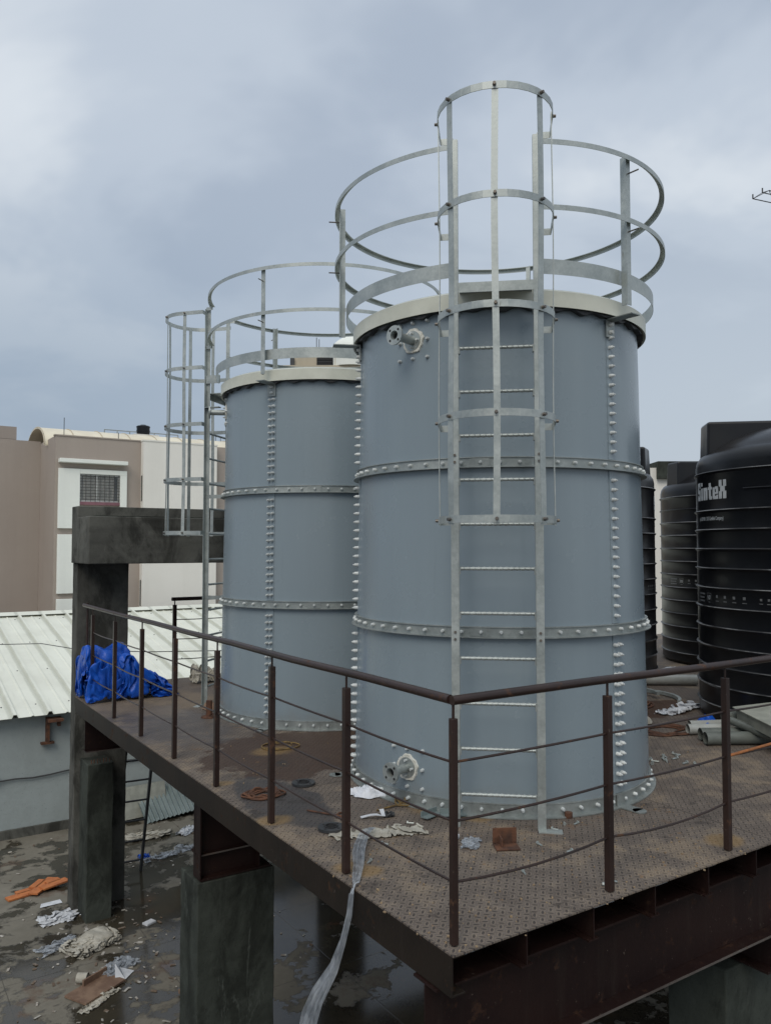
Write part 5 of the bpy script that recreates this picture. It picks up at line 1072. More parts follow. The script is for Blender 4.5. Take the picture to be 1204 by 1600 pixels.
-12,-9,-17,-12,0,35,-29,3,3,3,20,7,-3,-33,8,-23,-2,-7,-12,4,9,20,30,19,-28,-13,-18,-21,14,-14,-6,-18,-6,7,27,-35,-10,178,-5,-23,-10,-12,15,-7,21,26,25,-19,-24,0,23,10,9,-1,-7,1,-2,-9,-7,-3,-24,6,-5,10,-1,1,-6,-13,-20,-28,-17,-8,44,-10,0,-15,24,11,5,-27,-6,-21,10,-24,2,-2,6,12,21,27,4,-30,-11,-21,-21,17,-25,12,-16,0,-13,12,-17,12,137,23,-14,-20,-24,5,9,14,27,-9,-26,-9,15,21,22,3,
10,-4,11,-2,-10,0,-28,0,-11,15,13,-15,4,4,-16,-34,-26,-24,-4,37,10,-3,-17,-11,10,-6,14,-26,2,-26,26,-45,15,10,19,25,10,7,-22,-14,-26,-21,16,-25,8,-9,19,-30,-9,-21,5,189,9,-9,-22,-20,10,-19,9,21,-21,-26,-6,23,10,29,23,19,-7,15,-1,-8,14,-19,-10,-12,-16,-6,21,3,20,-25,-26,-33,-6,-7,13,31,-24,-8,-9,11,-8,0,-2,-12,-23,9,-26,9,3,24,15,-21,10,-23,-17,11,-25,20,-9,7,-15,-11,-14,-1,-20,-30,236,-19,
10,-23,-8,-19,8,1,5,-26,-24,11,-14,22,25,28,16,14,-1,5,10,-18,21,-13,-11,-16,-2,-9,9,24,-13,-35,-8,-12,-15,23,5,-27,17,-11,4,-3,-1,-3,-19,-26,15,-19,-24,22,25,-24,25,-28,21,-26,2,-22,-27,-1,15,21,-5,-19,-9,-18,-13,233,-17,-15,5,-25,-6,-18,15,-18,-24,-4,-10,17,-12,12,41,19,12,7,7,-4,15,-8,23,-4,-9,-6,-20,-11,15,-1,-36,12,-21,-10,8,-31,8,31,-4,-8,-2,-24,-15,-7,6,-1,-38,6,-18,28,13,-22,1,22,
-11,-28,1,-21,-24,-8,13,14,18,-33,1,-12,222,8,-2,-41,-8,-11,-4,-17,15,-29,-30,12,-16,20,6,10,28,11,26,-2,16,21,-2,-8,-6,20,-6,-33,4,-14,11,-36,26,-11,-14,-3,-30,22,24,0,-29,-14,-22,-8,-2,12,-19,-34,-4,4,-2,0,30,5,-33,19,-9,-28,4,-24,-12,-9,18,13,-10,-1,-7,203,-1,21,-19,-34,6,-17,-12,-2,-21,1,-25,5,-20,-3,26,29,28,-8,34,23,-14,10,9,2,4,-25,-7,-24,20,9,-36,-1,21,-28,-33,14,-19,34,3,-22,
11,-24,-9,0,-22,-10,-5,-12,-4,0,11,17,-34,4,-13,3,10,-26,-21,18,-10,3,-16,21,4,-4,160,24,-5,22,-31,0,-12,-26,-22,12,-15,-17,-8,-1,-22,29,26,9,21,31,2,-10,18,17,0,-2,-35,1,-20,14,19,-29,2,5,-26,-20,-16,2,4,15,-22,22,-16,-11,-6,-16,12,-3,-12,1,-27,-9,14,4,19,-15,-8,12,-20,-29,16,1,-7,-10,7,-2,4,162,-19,20,17,-29,4,-19,-31,-12,8,-12,-6,-7,-9,0,-3,30,3,30,1,-2,23,25,12,-2,-18,4,
-37,17,-7,7,-19,28,-30,-21,-3,-3,-4,-3,17,-36,8,5,-11,2,-6,14,-16,-6,2,-16,-17,8,8,2,11,-21,0,-14,-4,-29,24,-13,6,-7,6,9,134,-19,21,-12,-24,3,-21,20,-17,-19,7,-9,-15,5,3,-29,38,10,8,8,-1,26,30,8,-5,-13,2,-27,15,-9,15,-20,7,9,-30,0,-8,-4,13,-6,-34,10,2,-6,20,-11,-3,4,1,-23,-23,-2,0,20,12,-16,-22,22,-9,-24,-4,-24,22,13,-16,27,21,83,-5,-24,9,-20,-10,-13,16,-4,3,-3,-22,5,
9,-19,0,15,-27,26,14,25,28,22,-11,-7,-11,5,-24,-2,0,-7,10,23,-6,-18,-21,6,16,-12,-20,-2,20,-15,-4,23,2,-12,-6,1,-26,-1,-9,-10,38,-11,-26,9,3,-4,-10,-16,-9,-30,19,25,29,24,55,-7,1,-32,1,2,-20,14,1,6,-13,3,6,1,-21,-23,-5,4,-5,30,33,29,12,-20,-20,2,10,9,-27,-22,-12,25,2,23,-15,-8,-8,12,14,-8,13,-22,6,-24,27,9,-40,26,-20,-27,-2,17,-15,22,-18,0,-9,8,3,-16,-16,-12,-20,29,21,25,
32,43,-14,-22,-32,16,13,-6,3,5,-9,16,-10,-4,-21,21,-24,-2,-2,1,-5,33,34,2,-3,-28,-27,8,7,7,9,-6,-31,4,4,25,-7,-9,35,10,-1,6,-19,-18,1,-22,2,14,5,-20,-11,-4,-8,7,-21,-11,3,-12,16,15,7,-20,-18,-13,32,23,22,23,35,4,-23,-30,18,6,-10,-10,4,20,11,-22,-9,9,0,-29,-2,-3,-1,11,-11,24,13,16,-33,6,-17,-11,26,11,20,-32,-35,7,15,12,7,20,24,3,-18,0,-31,8,-11,-22,20,11,-3,-21,4,-14,
6,-37,10,-30,-2,-5,4,21,21,-15,-13,22,25,23,31,-25,12,17,-22,1,0,11,-19,-1,25,9,1,-23,20,-32,-2,-10,-16,16,9,-6,-17,-3,25,17,3,-29,6,0,25,-11,-7,-7,-11,19,1,19,2,-6,25,-14,-24,6,2,-3,-8,-24,4,7,14,-7,-14,-21,4,-35,15,-28,-23,5,29,17,23,-17,20,25,15,-6,14,19,-17,1,-16,-13,13,-22,17,10,25,10,0,-34,21,-10,-23,-15,41,-1,-9,10,-29,12,19,-1,-28,28,-3,-1,1,3,-4,-5,13,-18,17,-26,
-15,20,13,11,3,-5,-4,-21,-5,-20,-23,21,10,15,-24,-21,-28,-1,8,-20,-3,25,25,-16,24,19,23,20,-30,23,7,-15,18,-20,-15,-12,6,33,-16,3,25,-10,9,-19,24,-16,-42,45,4,-4,-4,-29,17,5,0,2,-17,25,11,-5,-25,28,4,-12,-23,22,-29,0,-12,6,9,35,4,-2,-15,-28,-25,-28,22,-6,26,-23,-17,10,-1,-6,-19,-18,12,25,17,13,2,23,31,-1,-2,-19,8,14,1,-27,-1,3,0,0,19,-6,18,-12,-29,32,-18,-9,15,16,-1,-4,-16,10,
2,-7,6,-23,32,-17,22,1,-1,-24,25,-6,-16,-14,-15,-23,-4,19,32,-2,13,10,-28,-28,-41,8,-18,33,-11,16,5,-23,26,-16,-28,-10,28,21,6,15,11,32,-8,3,-8,-11,22,1,-8,-20,6,11,-29,12,16,14,-17,-23,-15,-1,21,6,32,2,-1,-8,3,5,-14,0,-24,2,30,-17,23,-1,-22,10,-21,-5,-10,-21,-20,2,28,19,25,-19,6,2,-39,-18,-31,2,23,32,7,-6,-20,26,-5,-31,-10,20,-20,38,29,14,10,8,-41,-8,26,16,-1,-17,14,-24,9,12,
13,-11,-12,0,0,-18,-8,19,-1,9,19,-2,-22,17,-1,1,1,2,-13,-18,19,-3,-7,26,-19,-24,-21,-9,33,2,4,30,1,3,-3,-18,-30,10,-29,-3,-3,8,31,-16,-3,4,-15,24,-42,19,-17,12,35,26,-10,4,20,-54,12,28,-3,-14,11,-7,15,-6,-12,6,17,8,-8,-27,-1,2,8,-6,9,-6,19,4,-24,17,6,-1,2,-5,-13,-9,30,-2,-19,-12,-27,0,36,13,10,-2,-16,-27,8,34,-53,-23,12,25,-19,19,3,13,-6,-4,7,-26,-12,-19,31,-9,-4,37,
-9,-9,33,18,-34,-3,37,0,4,-3,0,3,-17,-17,19,-3,3,6,-3,-22,17,5,-10,-5,12,9,6,-1,-16,15,-7,-7,-14,9,-16,15,11,7,-4,-20,26,-6,4,-15,-13,18,-29,28,-20,-56,13,18,-5,21,1,29,-4,-4,2,-32,-8,11,-12,-26,29,-18,12,3,26,-17,24,22,-19,11,-24,33,4,4,-12,-27,18,-13,22,-3,8,-17,3,14,-19,21,-11,-7,10,4,7,-2,-6,5,3,-4,3,-23,-4,22,1,-25,25,-14,-20,5,-5,-13,28,19,-25,-50,-12,24,7,10,
7,21,-22,6,3,19,-16,1,-40,-17,18,-15,34,-15,24,-4,16,1,28,0,-4,-27,2,29,-1,-31,-3,23,-20,32,3,-16,14,-23,21,0,-15,11,-2,-2,2,2,4,3,-8,3,4,-6,-19,17,3,-13,-26,36,-21,-27,9,21,-21,45,-2,-16,-45,-12,19,29,-3,14,-22,26,1,-5,-3,0,-17,-6,-34,-6,25,19,-4,24,3,13,-14,4,4,-8,6,3,2,6,-20,12,-31,9,30,0,-2,-17,18,-24,-1,26,-1,-1,5,1,0,-7,3,-4,-8,12,-29,7,21,-19,-15,9,
13,-27,11,-22,31,-34,53,-2,-19,-27,4,-15,30,13,14,-20,21,1,-8,6,-3,-13,-9,-37,3,26,-30,9,32,-12,16,19,3,-11,-3,4,10,-18,-12,24,-1,4,-11,-9,14,7,2,-19,11,4,-20,-2,27,4,0,0,-1,-2,3,-13,-4,11,-25,10,-2,3,11,-26,11,10,-51,30,-34,46,1,5,-16,-36,28,9,23,-11,13,-1,2,1,-2,-2,-1,-17,-42,31,-32,26,-29,29,17,-26,45,
14,1,1,4,-5,12,16,26,25,-19,8,-54,9,-13,19,25,36,-23,-3,16,30,-16,31,39,28,16,22,2,9,35,3,-8,-27,14,-31,-18,-23,9,-30,-30,-3,23,-5,-22,-22,-24,-3,-6,-10,-34,-29,-2,3,4,13,-15,-3,0,8,39,10,4,3,2,-30,-32,-4,-1,3,9,17,-16,-10,11,22,16,18,-28,-41,2,22,27,48,17,-21,-2,-24,14,17,10,25,36,36,33,25,21,17,-3,-12,-16,-13,-8,-22,-21,-30,-4,-18,-12,-16,38,-5,-28,-22,-27,-25,-15,4,-11,-17,24,
-17,-26,1,15,17,13,-43,-2,5,21,31,-18,-11,-28,-2,12,18,23,-26,0,16,-20,-8,28,-9,-27,17,20,34,57,0,4,-33,-10,13,16,-17,14,17,38,38,31,20,7,-5,-17,2,35,-38,-5,-21,-19,-8,-14,-23,-17,-4,31,-29,-25,-22,-17,-20,-26,-18,-4,29,-30,-3,17,20,21,-23,-30,-12,23,-22,35,24,-28,-20,-8,36,-22,23,-1,20,-35,30,-21,-14,27,-10,-3,27,54,43,-9,-21,2,-11,19,15,-21,-26,13,19,48,38,9,17,-17,17,28,5,-4,-30,7,-22,-10,
-20,-11,-12,-29,-6,-10,-12,-7,-21,-30,-14,-22,-27,30,-19,20,6,24,15,-19,-13,-28,-15,5,14,39,-27,-3,-28,8,25,22,14,7,-30,-5,13,-7,-3,16,-2,41,50,22,-6,-22,-16,-11,-9,2,-9,12,-15,5,38,35,21,15,21,-3,20,5,-2,3,-29,12,8,-18,-21,-25,-6,-30,-18,-33,-2,-21,-18,-16,3,-25,-6,32,10,11,16,-10,2,-19,-17,-3,4,-14,33,11,-3,-31,-12,32,32,17,0,-34,11,-2,-11,-11,23,46,40,10,7,-24,21,-22,-43,-29,-18,-2,18,-13,
21,6,38,32,22,17,5,-10,19,6,-10,-10,23,-3,-9,-16,-12,-28,6,-32,-14,-27,12,-8,-24,-14,-20,-6,20,19,12,-19,-23,10,-33,16,-20,10,19,25,29,-17,-21,-28,42,29,16,-36,13,13,4,-23,3,32,56,24,-18,12,-7,18,-30,-30,-37,-41,-19,-6,12,1,28,1,26,23,14,4,1,13,13,-3,1,20,3,11,-16,-11,-3,-6,-25,-31,-7,0,-12,-10,-12,-15,-9,18,16,-42,-22,31,-28,-33,1,20,31,2,28,18,2,-46,13,35,19,-24,6,16,5,12,-18,14,
35,41,32,-10,-22,23,-6,-22,-32,-48,-60,-43,4,2,25,24,3,18,7,10,5,8,16,14,-6,26,-2,1,24,-10,-17,16,-25,-29,1,7,-25,13,-11,-13,-9,-15,13,-35,-42,31,-10,-25,-15,1,36,33,4,32,20,-30,-8,11,7,28,-3,1,21,10,-23,9,14,34,22,8,-2,-17,-12,-11,-23,-33,-39,-47,-33,7,-2,28,6,32,-9,4,14,-5,29,-2,22,27,3,-9,2,18,18,-15,-16,-14,-6,19,-19,6,-17,11,-1,-12,-17,1,-30,-40,-25,-5,18,21,-4,28,23,18,
5,-20,25,-9,-13,20,32,5,6,22,-19,5,5,-3,33,-15,14,-20,-25,-20,-28,-12,-18,-38,-23,-25,-3,9,16,22,11,18,-12,1,11,-9,30,15,25,19,-12,-9,23,6,20,-29,22,-14,-12,21,-28,19,-17,14,2,-22,-31,-3,-12,-45,-34,29,27,4,29,44,22,-17,-26,-26,28,19,-13,31,7,28,10,-6,-1,10,-17,-9,-7,-8,-16,-9,-32,-29,-8,11,-37,-27,10,-3,4,-18,13,8,17,6,-15,-15,26,10,18,14,14,-6,18,16,21,25,-24,-9,29,-15,5,-2,7,-7,
16,1,-32,-32,-15,-14,-12,-34,-1,25,17,27,31,31,3,-37,-30,4,2,26,10,20,24,31,6,-2,3,-19,-10,-41,-19,-16,7,-25,-23,-22,23,-39,-16,-31,-6,38,-3,-28,3,23,-3,-24,7,11,11,20,6,24,12,23,-8,24,27,21,-20,6,28,0,-18,22,1,-28,19,-30,-15,-25,-23,-23,6,-32,6,18,21,22,22,29,-9,-25,-1,-12,-9,15,28,24,16,23,16,19,-7,-23,-40,-24,-4,-24,-33,10,-28,-21,-22,-29,-11,13,-7,24,-4,-30,8,-7,34,-29,-6,16,9,33,
13,14,31,4,15,10,18,26,11,27,4,-32,12,6,3,-27,-4,-27,-24,-21,-23,-1,-7,-16,21,28,-13,25,39,-12,-33,33,-14,-6,16,23,26,19,-9,20,16,19,-22,-36,-36,-20,-25,-1,-24,-5,-30,-18,-18,2,4,-11,-18,-5,25,-28,17,37,-19,-22,-11,6,14,32,16,21,-4,29,20,12,20,35,27,-29,3,33,3,-13,-6,-32,-23,-24,-16,-5,-12,-8,-12,-12,18,20,-8,18,6,17,11,6,-4,12,24,24,23,-12,6,25,-22,-11,-17,-33,-25,2,-37,-3,-35,8,-8,-4,
-5,-22,-2,-9,-16,-20,24,-17,12,32,-20,-23,11,-7,9,20,30,31,-20,28,1,38,34,12,-1,37,27,0,-21,4,-29,-30,-24,-9,-1,-19,-6,-25,-2,-25,11,3,-2,2,13,74,10,-13,24,29,7,2,27,14,10,-20,-30,-28,-27,-3,-35,2,-27,-28,10,11,-6,-3,-24,-16,-3,-5,-20,-33,20,22,-3,12,-10,-12,2,-7,18,29,8,27,-17,12,25,39,20,25,34,17,-34,-17,-2,0,-3,-27,-10,-24,-26,-22,12,-11,-13,25,-21,-18,-9,-4,118,11,-2,20,26,30,3,17,
17,-4,-25,-28,-29,0,-40,-5,-32,8,-20,5,6,-22,5,-13,-8,3,-32,-14,1,4,-20,14,1,9,-7,-8,-19,7,11,18,16,9,6,26,18,33,33,27,12,-10,5,-1,2,-24,-28,-26,-23,-1,-20,-31,-13,17,11,17,-26,-48,-30,168,11,3,10,30,15,41,22,-17,2,-25,-12,-27,-30,-2,-33,-4,-34,10,8,-12,-1,-16,5,2,-4,-27,-17,-8,-1,-11,5,8,10,-9,-23,2,7,2,-26,28,18,10,27,13,28,36,3,6,30,37,7,-30,-34,-14,-15,-14,-31,-34,8,-13,
-38,1,27,-11,-42,-40,163,10,24,8,28,15,43,33,4,-12,-23,-26,-29,-10,-29,-1,-16,-21,5,2,-12,7,-7,1,-2,-3,-23,-21,-1,-3,-4,-8,-1,30,-36,-2,3,6,-22,-7,-8,26,8,30,31,14,26,19,0,29,36,10,-46,-12,-5,-26,-29,-27,1,2,-26,-18,-36,-8,-14,-24,0,131,18,32,25,-11,19,32,43,27,-12,-25,-37,-1,-32,-7,-29,2,-3,-24,14,-7,18,-16,4,7,-21,-17,0,0,-5,-4,-6,-3,-1,-16,2,3,-14,8,-14,-13,-9,30,14,20,28,18,
27,24,13,16,-20,21,-30,-7,-19,-31,-13,-1,-14,-16,-16,-20,-26,-34,-11,-27,148,18,22,6,30,23,2,25,32,21,-27,-41,16,-25,-39,-34,-8,-1,25,-24,20,-10,16,9,8,-31,-9,6,-2,-6,-3,-11,2,-6,-18,0,5,-13,8,-10,-6,-21,11,33,33,7,26,11,29,7,-15,31,-23,16,-9,-30,-24,-11,-21,10,-31,-17,2,-19,-50,-43,3,122,16,21,27,20,20,-6,18,30,19,8,-33,5,-31,-35,-17,-26,3,20,-14,24,-16,14,8,7,-6,-17,-2,-7,3,3,-8,-9,
-7,-17,-10,-20,24,-22,21,-8,-24,14,46,26,-6,19,4,23,-23,12,29,8,-6,6,-33,-28,-11,-5,5,-30,-8,0,-36,-38,-51,-5,101,25,25,19,11,19,20,13,3,23,25,-10,-31,-35,-7,-21,-20,13,20,-18,24,12,0,9,4,-6,-8,-10,-8,2,0,-11,-6,-9,-16,-22,-21,20,-12,25,8,-26,22,37,10,-14,-17,16,16,-5,14,33,12,10,-11,-33,-32,15,-6,-11,-11,-22,-8,-30,-33,-44,-37,108,16,3,14,28,22,25,12,24,-16,-3,5,-30,-18,-11,-17,0,28,27,
-19,21,28,3,-4,12,-5,-4,-5,-18,-11,-19,23,-18,7,-21,-35,-21,-11,25,-1,-9,-21,23,24,0,-9,10,13,10,-6,32,18,0,19,-12,-23,-29,35,-17,5,-29,-37,-24,-16,-12,-26,-38,66,12,-3,33,4,28,28,23,9,-14,-23,-12,-19,8,-3,24,9,2,8,20,1,31,-18,35,6,-8,-3,-14,-2,-13,-16,-6,11,-7,-28,-37,-16,-24,-1,-5,-9,-10,24,27,4,-21,4,22,3,24,5,11,-6,32,-16,-19,17,-10,30,-24,-27,-20,-59,-32,28,-26,-5,35,-10,17,0,30,
11,34,27,8,6,-38,-19,-15,3,21,26,-20,33,31,22,-29,1,29,27,-12,8,3,-11,-22,-3,-24,30,-33,-21,-14,-15,-20,-25,-24,-5,22,-17,27,-8,-9,2,0,30,-13,28,5,6,4,24,29,-26,22,-14,-24,-6,-21,-31,-9,-48,-17,-27,10,26,20,-8,14,12,21,17,22,21,3,-20,-34,15,-4,20,27,13,20,46,6,-38,19,24,11,-19,13,-15,22,-7,-26,2,-31,18,-20,-16,-22,-29,-21,-20,4,-11,26,-4,-41,-8,1,31,2,29,12,-31,13,27,31,9,-24,19,-9,
-14,-31,-13,-24,-23,-8,-41,-36,27,10,16,15,-4,-1,31,16,21,20,-1,-3,-23,-7,11,13,16,23,29,33,28,-19,23,21,-20,-13,8,18,-19,20,-9,-24,-11,-32,-16,-15,-17,1,2,-28,-16,8,1,-28,-36,19,-27,33,31,19,-6,-38,19,36,30,-18,-9,19,-19,6,-21,-35,-24,-29,-3,-40,12,-23,11,14,21,-8,20,4,29,9,27,-15,24,-34,9,-4,7,34,28,32,29,19,8,26,-4,-17,-14,19,10,14,-12,12,-22,1,-20,-22,-13,-34,10,-25,-15,-17,-13,-15,7,-42,
20,-26,26,7,10,-7,23,-17,35,29,7,-5,-31,11,-21,-17,-18,-23,-16,-29,-42,5,24,-13,-7,16,-8,21,20,17,18,10,31,3,-53,24,-5,6,26,45,35,27,17,24,0,-4,-1,-23,21,17,9,7,9,-9,-26,-3,-10,-24,-40,18,-24,-20,-14,-19,-25,23,-34,-32,28,-12,-6,7,25,2,25,-3,29,-4,-15,-2,-18,-5,-25,-2,9,-31,-29,-60,-7,11,1,13,-10,-7,19,21,19,23,7,30,2,-45,15,-2,25,26,44,32,31,20,11,0,8,6,-31,12,14,23,11,2,
-11,-29,-4,-3,-7,-39,4,-30,-14,-2,-24,-29,20,-4,-46,-23,-4,24,-18,22,14,20,32,-8,-16,-11,-14,-8,7,-26,-16,14,2,-38,-48,-35,6,13,14,-17,-16,20,22,20,20,11,15,3,-35,29,23,23,30,21,30,31,17,12,19,6,-16,-9,-10,27,16,10,3,-2,-33,-24,-4,-9,18,-20,-33,10,-17,-27,-31,-8,31,-23,-22,-6,-34,-7,33,27,16,20,-22,-1,-33,-11,-13,-1,11,0,-25,10,-13,-38,-33,1,-24,6,22,-3,11,-19,32,5,13,14,4,-20,24,14,23,32,
20,31,40,17,9,20,-14,6,-30,28,9,5,14,3,-6,3,-37,-32,-4,16,7,-35,15,-14,-26,-28,-16,19,29,-18,-39,-14,-23,46,29,3,-20,-19,-9,12,-10,-12,-17,-19,-2,23,-22,-20,2,-23,-36,-18,19,-6,26,-5,-32,13,32,16,2,-3,17,16,21,0,29,17,19,39,18,10,23,-1,-18,14,-11,13,6,8,9,-16,7,-7,-31,3,-13,15,0,-7,-26,-16,-28,22,15,-12,-20,-30,-35,29,3,18,-1,-10,-22,-17,10,4,-8,-21,8,-1,33,-14,-39,-32,-24,-27,4,-2,
25,29,-16,-1,-31,43,28,-17,-24,20,29,15,-10,25,29,17,17,33,14,17,14,5,-4,-16,24,-23,8,8,8,-22,0,-7,-22,24,-21,-1,14,-20,-27,-26,20,14,-22,-21,-13,-21,-6,39,-6,3,-19,-2,-15,5,-25,-1,5,-11,-7,32,-8,-41,-24,-25,-11,1,24,-16,25,25,-28,12,-33,36,-14,-10,15,17,26,20,14,2,24,18,21,29,16,12,14,1,8,-7,-6,-23,8,8,-18,19,-18,-25,9,-7,-9,24,-11,-26,-29,6,23,-32,-23,-12,-5,-3,17,23,-9,1,-36,-10,
15,2,-22,-13,-10,21,0,-12,-21,-17,-31,26,-6,-20,-3,21,18,13,-24,22,-38,-10,1,16,21,22,20,21,17,3,15,15,33,13,6,3,-2,9,-3,3,8,-14,4,-17,17,15,-3,-24,-22,-1,20,-3,2,-26,-22,1,-25,-23,-20,-2,0,18,27,-1,4,-38,-2,-7,20,-3,-26,13,-28,-4,-10,24,-36,-3,-25,19,9,-15,-5,21,14,-2,-16,7,-1,-30,-1,27,19,43,0,8,-5,26,17,16,23,3,-3,2,5,4,6,6,-15,-1,-14,13,24,-9,-7,-29,12,-3,-20,7,
-1,-27,-1,-35,-32,-7,25,23,-23,22,29,-25,-13,-33,19,-4,21,-6,-20,-21,-21,25,15,-10,-34,3,13,8,-8,-17,0,7,6,5,26,-20,-11,-19,18,7,28,-9,7,9,12,16,25,10,11,-5,4,0,3,8,11,4,-21,-12,19,13,2,-14,-23,3,-11,-10,6,0,0,-36,-42,-18,32,41,22,-33,10,33,-26,-41,17,-29,1,27,-15,9,-18,-24,20,9,-34,1,-32,69,-19,4,-8,7,-7,4,9,28,-18,-9,-9,22,-28,8,-17,2,6,4,25,26,7,7,-6,15,-6,8,
17,1,-5,-12,-6,16,17,-2,-3,-30,-9,-12,-4,5,4,-1,-33,-52,-1,42,48,40,-14,-1,28,-36,-35,-29,20,6,-26,-11,24,1,-9,-21,21,-29,-31,44,67,-29,-3,-16,11,-10,1,-4,15,8,-27,18,11,-34,-11,-11,-2,-14,17,20,19,2,4,-3,0,10,12,10,12,-12,-14,19,-1,25,-12,-3,-18,-23,-3,-17,6,1,28,-36,-43,19,16,51,45,15,6,-2,-42,-28,-29,-19,9,6,-21,5,29,11,-17,-18,-28,-8,56,85,-32,-11,0,5,-21,-4,-20,16,17,-12,-22,-27,
-31,21,-4,-21,10,-12,28,12,3,-5,-13,14,8,6,3,29,-15,-10,4,36,-1,7,-20,-19,-17,-21,-9,15,23,16,-4,-37,-5,33,22,34,7,25,-8,-28,-29,-28,8,-24,-11,24,-26,14,36,6,-16,-28,-8,37,96,-3,-20,0,-6,-33,-4,-12,10,-27,-12,-28,6,-25,-17,-1,21,-24,3,17,9,5,8,-20,4,3,10,22,1,-14,-6,4,51,-17,8,-9,-36,-32,-4,4,28,5,26,32,-32,2,-13,30,19,4,25,24,-30,-25,-20,8,-12,-30,-8,7,8,20,48,-9,-25,-15,
-7,108,20,-16,5,-23,-24,-36,5,-38,-21,0,13,-27,-15,-21,6,26,-28,-5,7,1,11,2,6,-10,6,22,1,5,25,-11,-39,29,6,4,-4,-55,34,-8,-24,32,5,28,20,14,-21,-12,1,29,19,28,-21,-2,-7,-15,9,-21,-17,-7,-30,23,35,53,0,-24,-28,-6,77,11,19,9,-30,-32,-37,-20,-36,-24,-6,6,-9,-13,19,11,-28,19,-6,-26,7,15,-16,11,-7,19,-17,8,17,12,20,-19,-40,-3,-1,0,42,-33,8,8,28,3,-5,18,14,25,-13,-12,26,29,8,-29,
23,2,-22,-6,4,-23,-23,-4,22,39,44,-2,-26,-29,-22,101,-12,-8,19,-27,-44,-34,-1,-29,-31,-23,0,10,-19,5,19,-22,13,24,-9,-31,3,9,-9,3,26,-2,-2,-18,13,24,26,-35,20,8,-24,-17,19,8,10,17,3,-31,22,28,1,18,-11,23,17,-24,24,15,-12,-4,-18,12,-12,-12,-2,16,30,31,-4,-20,-23,-27,57,-12,-9,27,-21,-31,-15,-9,-23,-29,-15,-29,-3,12,-19,9,-5,18,23,-7,-15,-15,12,6,18,9,-12,-19,-17,0,37,25,-33,33,24,-17,-20,14,
3,-7,38,-11,-23,37,22,-13,0,16,4,15,9,13,-12,10,9,-20,-29,22,-6,-7,-18,23,20,19,-12,-24,0,19,-14,-13,30,-13,-23,-13,-27,-7,-2,-26,-13,-2,-24,-1,15,-29,7,24,25,-20,-10,1,11,22,15,-34,-2,-9,-2,30,18,-18,0,16,8,-21,12,15,-5,21,-17,2,-9,25,22,-2,24,11,16,-3,16,-17,18,-2,-27,-24,-20,15,-22,-13,22,12,20,-9,-6,20,-27,37,-32,6,25,-14,-23,-24,-37,-9,11,-8,-10,-16,1,-12,-3,-15,6,22,16,-16,6,15,
36,-18,-2,-8,-3,-15,15,7,31,-9,7,8,0,0,11,-8,-8,8,5,-20,27,27,4,24,22,22,-11,12,-20,-4,-31,-30,6,-16,-12,-28,15,-6,21,10,-17,-4,24,-25,34,24,-29,-2,23,11,-36,-28,-24,-24,-11,13,-21,5,-5,-12,-2,4,-1,29,-14,-5,34,41,-5,-7,-23,3,-3,-2,24,26,0,7,-25,22,5,-10,23,-14,10,-3,-18,20,9,32,8,37,19,-2,-28,-8,-26,-29,-25,-9,-14,9,-29,0,6,-4,11,24,-27,27,-7,25,-6,-18,-1,19,27,14,-19,-21,
-24,-11,2,-20,-22,22,-23,-18,-19,0,3,-3,-13,30,25,1,33,18,6,-27,2,22,13,4,17,-18,-10,36,-5,-24,-18,10,19,19,-6,24,-1,17,21,41,-15,-10,-25,-14,-32,-23,-37,-15,-2,-6,-24,13,1,12,14,2,-7,1,24,-17,0,26,17,3,9,23,6,-8,-12,-30,-50,-28,23,-24,-24,2,-17,-10,5,-4,1,10,27,15,15,30,32,-2,7,-21,23,24,-14,18,-23,-27,-18,21,12,8,20,14,21,44,4,-26,9,25,-15,-28,-33,-25,-38,14,-30,-43,3,2,-19,0,
25,12,7,-24,16,1,-7,27,-3,18,26,33,21,18,7,-17,-40,-47,-40,-26,14,-21,-23,13,-22,14,-8,-4,6,0,10,20,35,43,38,-24,14,7,8,9,-14,4,-22,-4,2,20,9,-10,48,33,44,-1,-41,-13,-12,-2,-31,-26,-31,8,-19,-35,-34,-12,1,-19,8,12,25,2,13,-15,10,-16,37,21,24,30,22,2,0,24,-12,-17,-30,-38,-51,-10,-20,3,-27,23,35,-20,-24,-4,16,16,3,27,39,17,18,19,10,-15,8,14,-17,-33,14,-1,35,-26,27,30,46,-18,29,-10,
-9,-33,-32,-34,-24,14,-34,-28,-1,-29,-22,-17,5,-20,13,19,12,17,-35,24,22,24,36,9,37,29,26,-4,-31,-16,-19,5,-21,-56,-16,-31,-8,-11,12,39,1,-16,-11,-4,21,11,23,36,19,8,37,-1,-6,2,-20,-7,-8,14,5,4,8,14,23,39,5,-6,-23,12,-42,-30,-35,13,-30,-45,-8,-12,-21,-32,11,-20,10,-19,31,12,5,-35,16,38,26,15,45,49,36,15,-10,-21,-9,-18,-19,-41,-40,-16,-25,11,-11,-38,34,22,18,-5,-6,11,25,19,11,34,-15,19,22,13,
11,-12,-25,5,13,3,9,6,-27,44,29,-27,0,20,-25,-56,-34,-2,-25,2,-33,-16,-32,-24,22,-25,-7,-15,3,28,3,-5,-27,19,20,28,15,52,59,17,3,34,0,-16,-8,-40,-46,-17,-25,-17,-9,-24,1,-18,24,21,26,0,-31,30,15,31,7,22,29,18,6,11,2,-22,10,-25,29,-31,35,-5,36,-11,-14,-16,16,-37,-49,29,-32,-10,-22,-30,-30,-35,30,-35,-1,-11,-4,-6,22,17,-4,
])
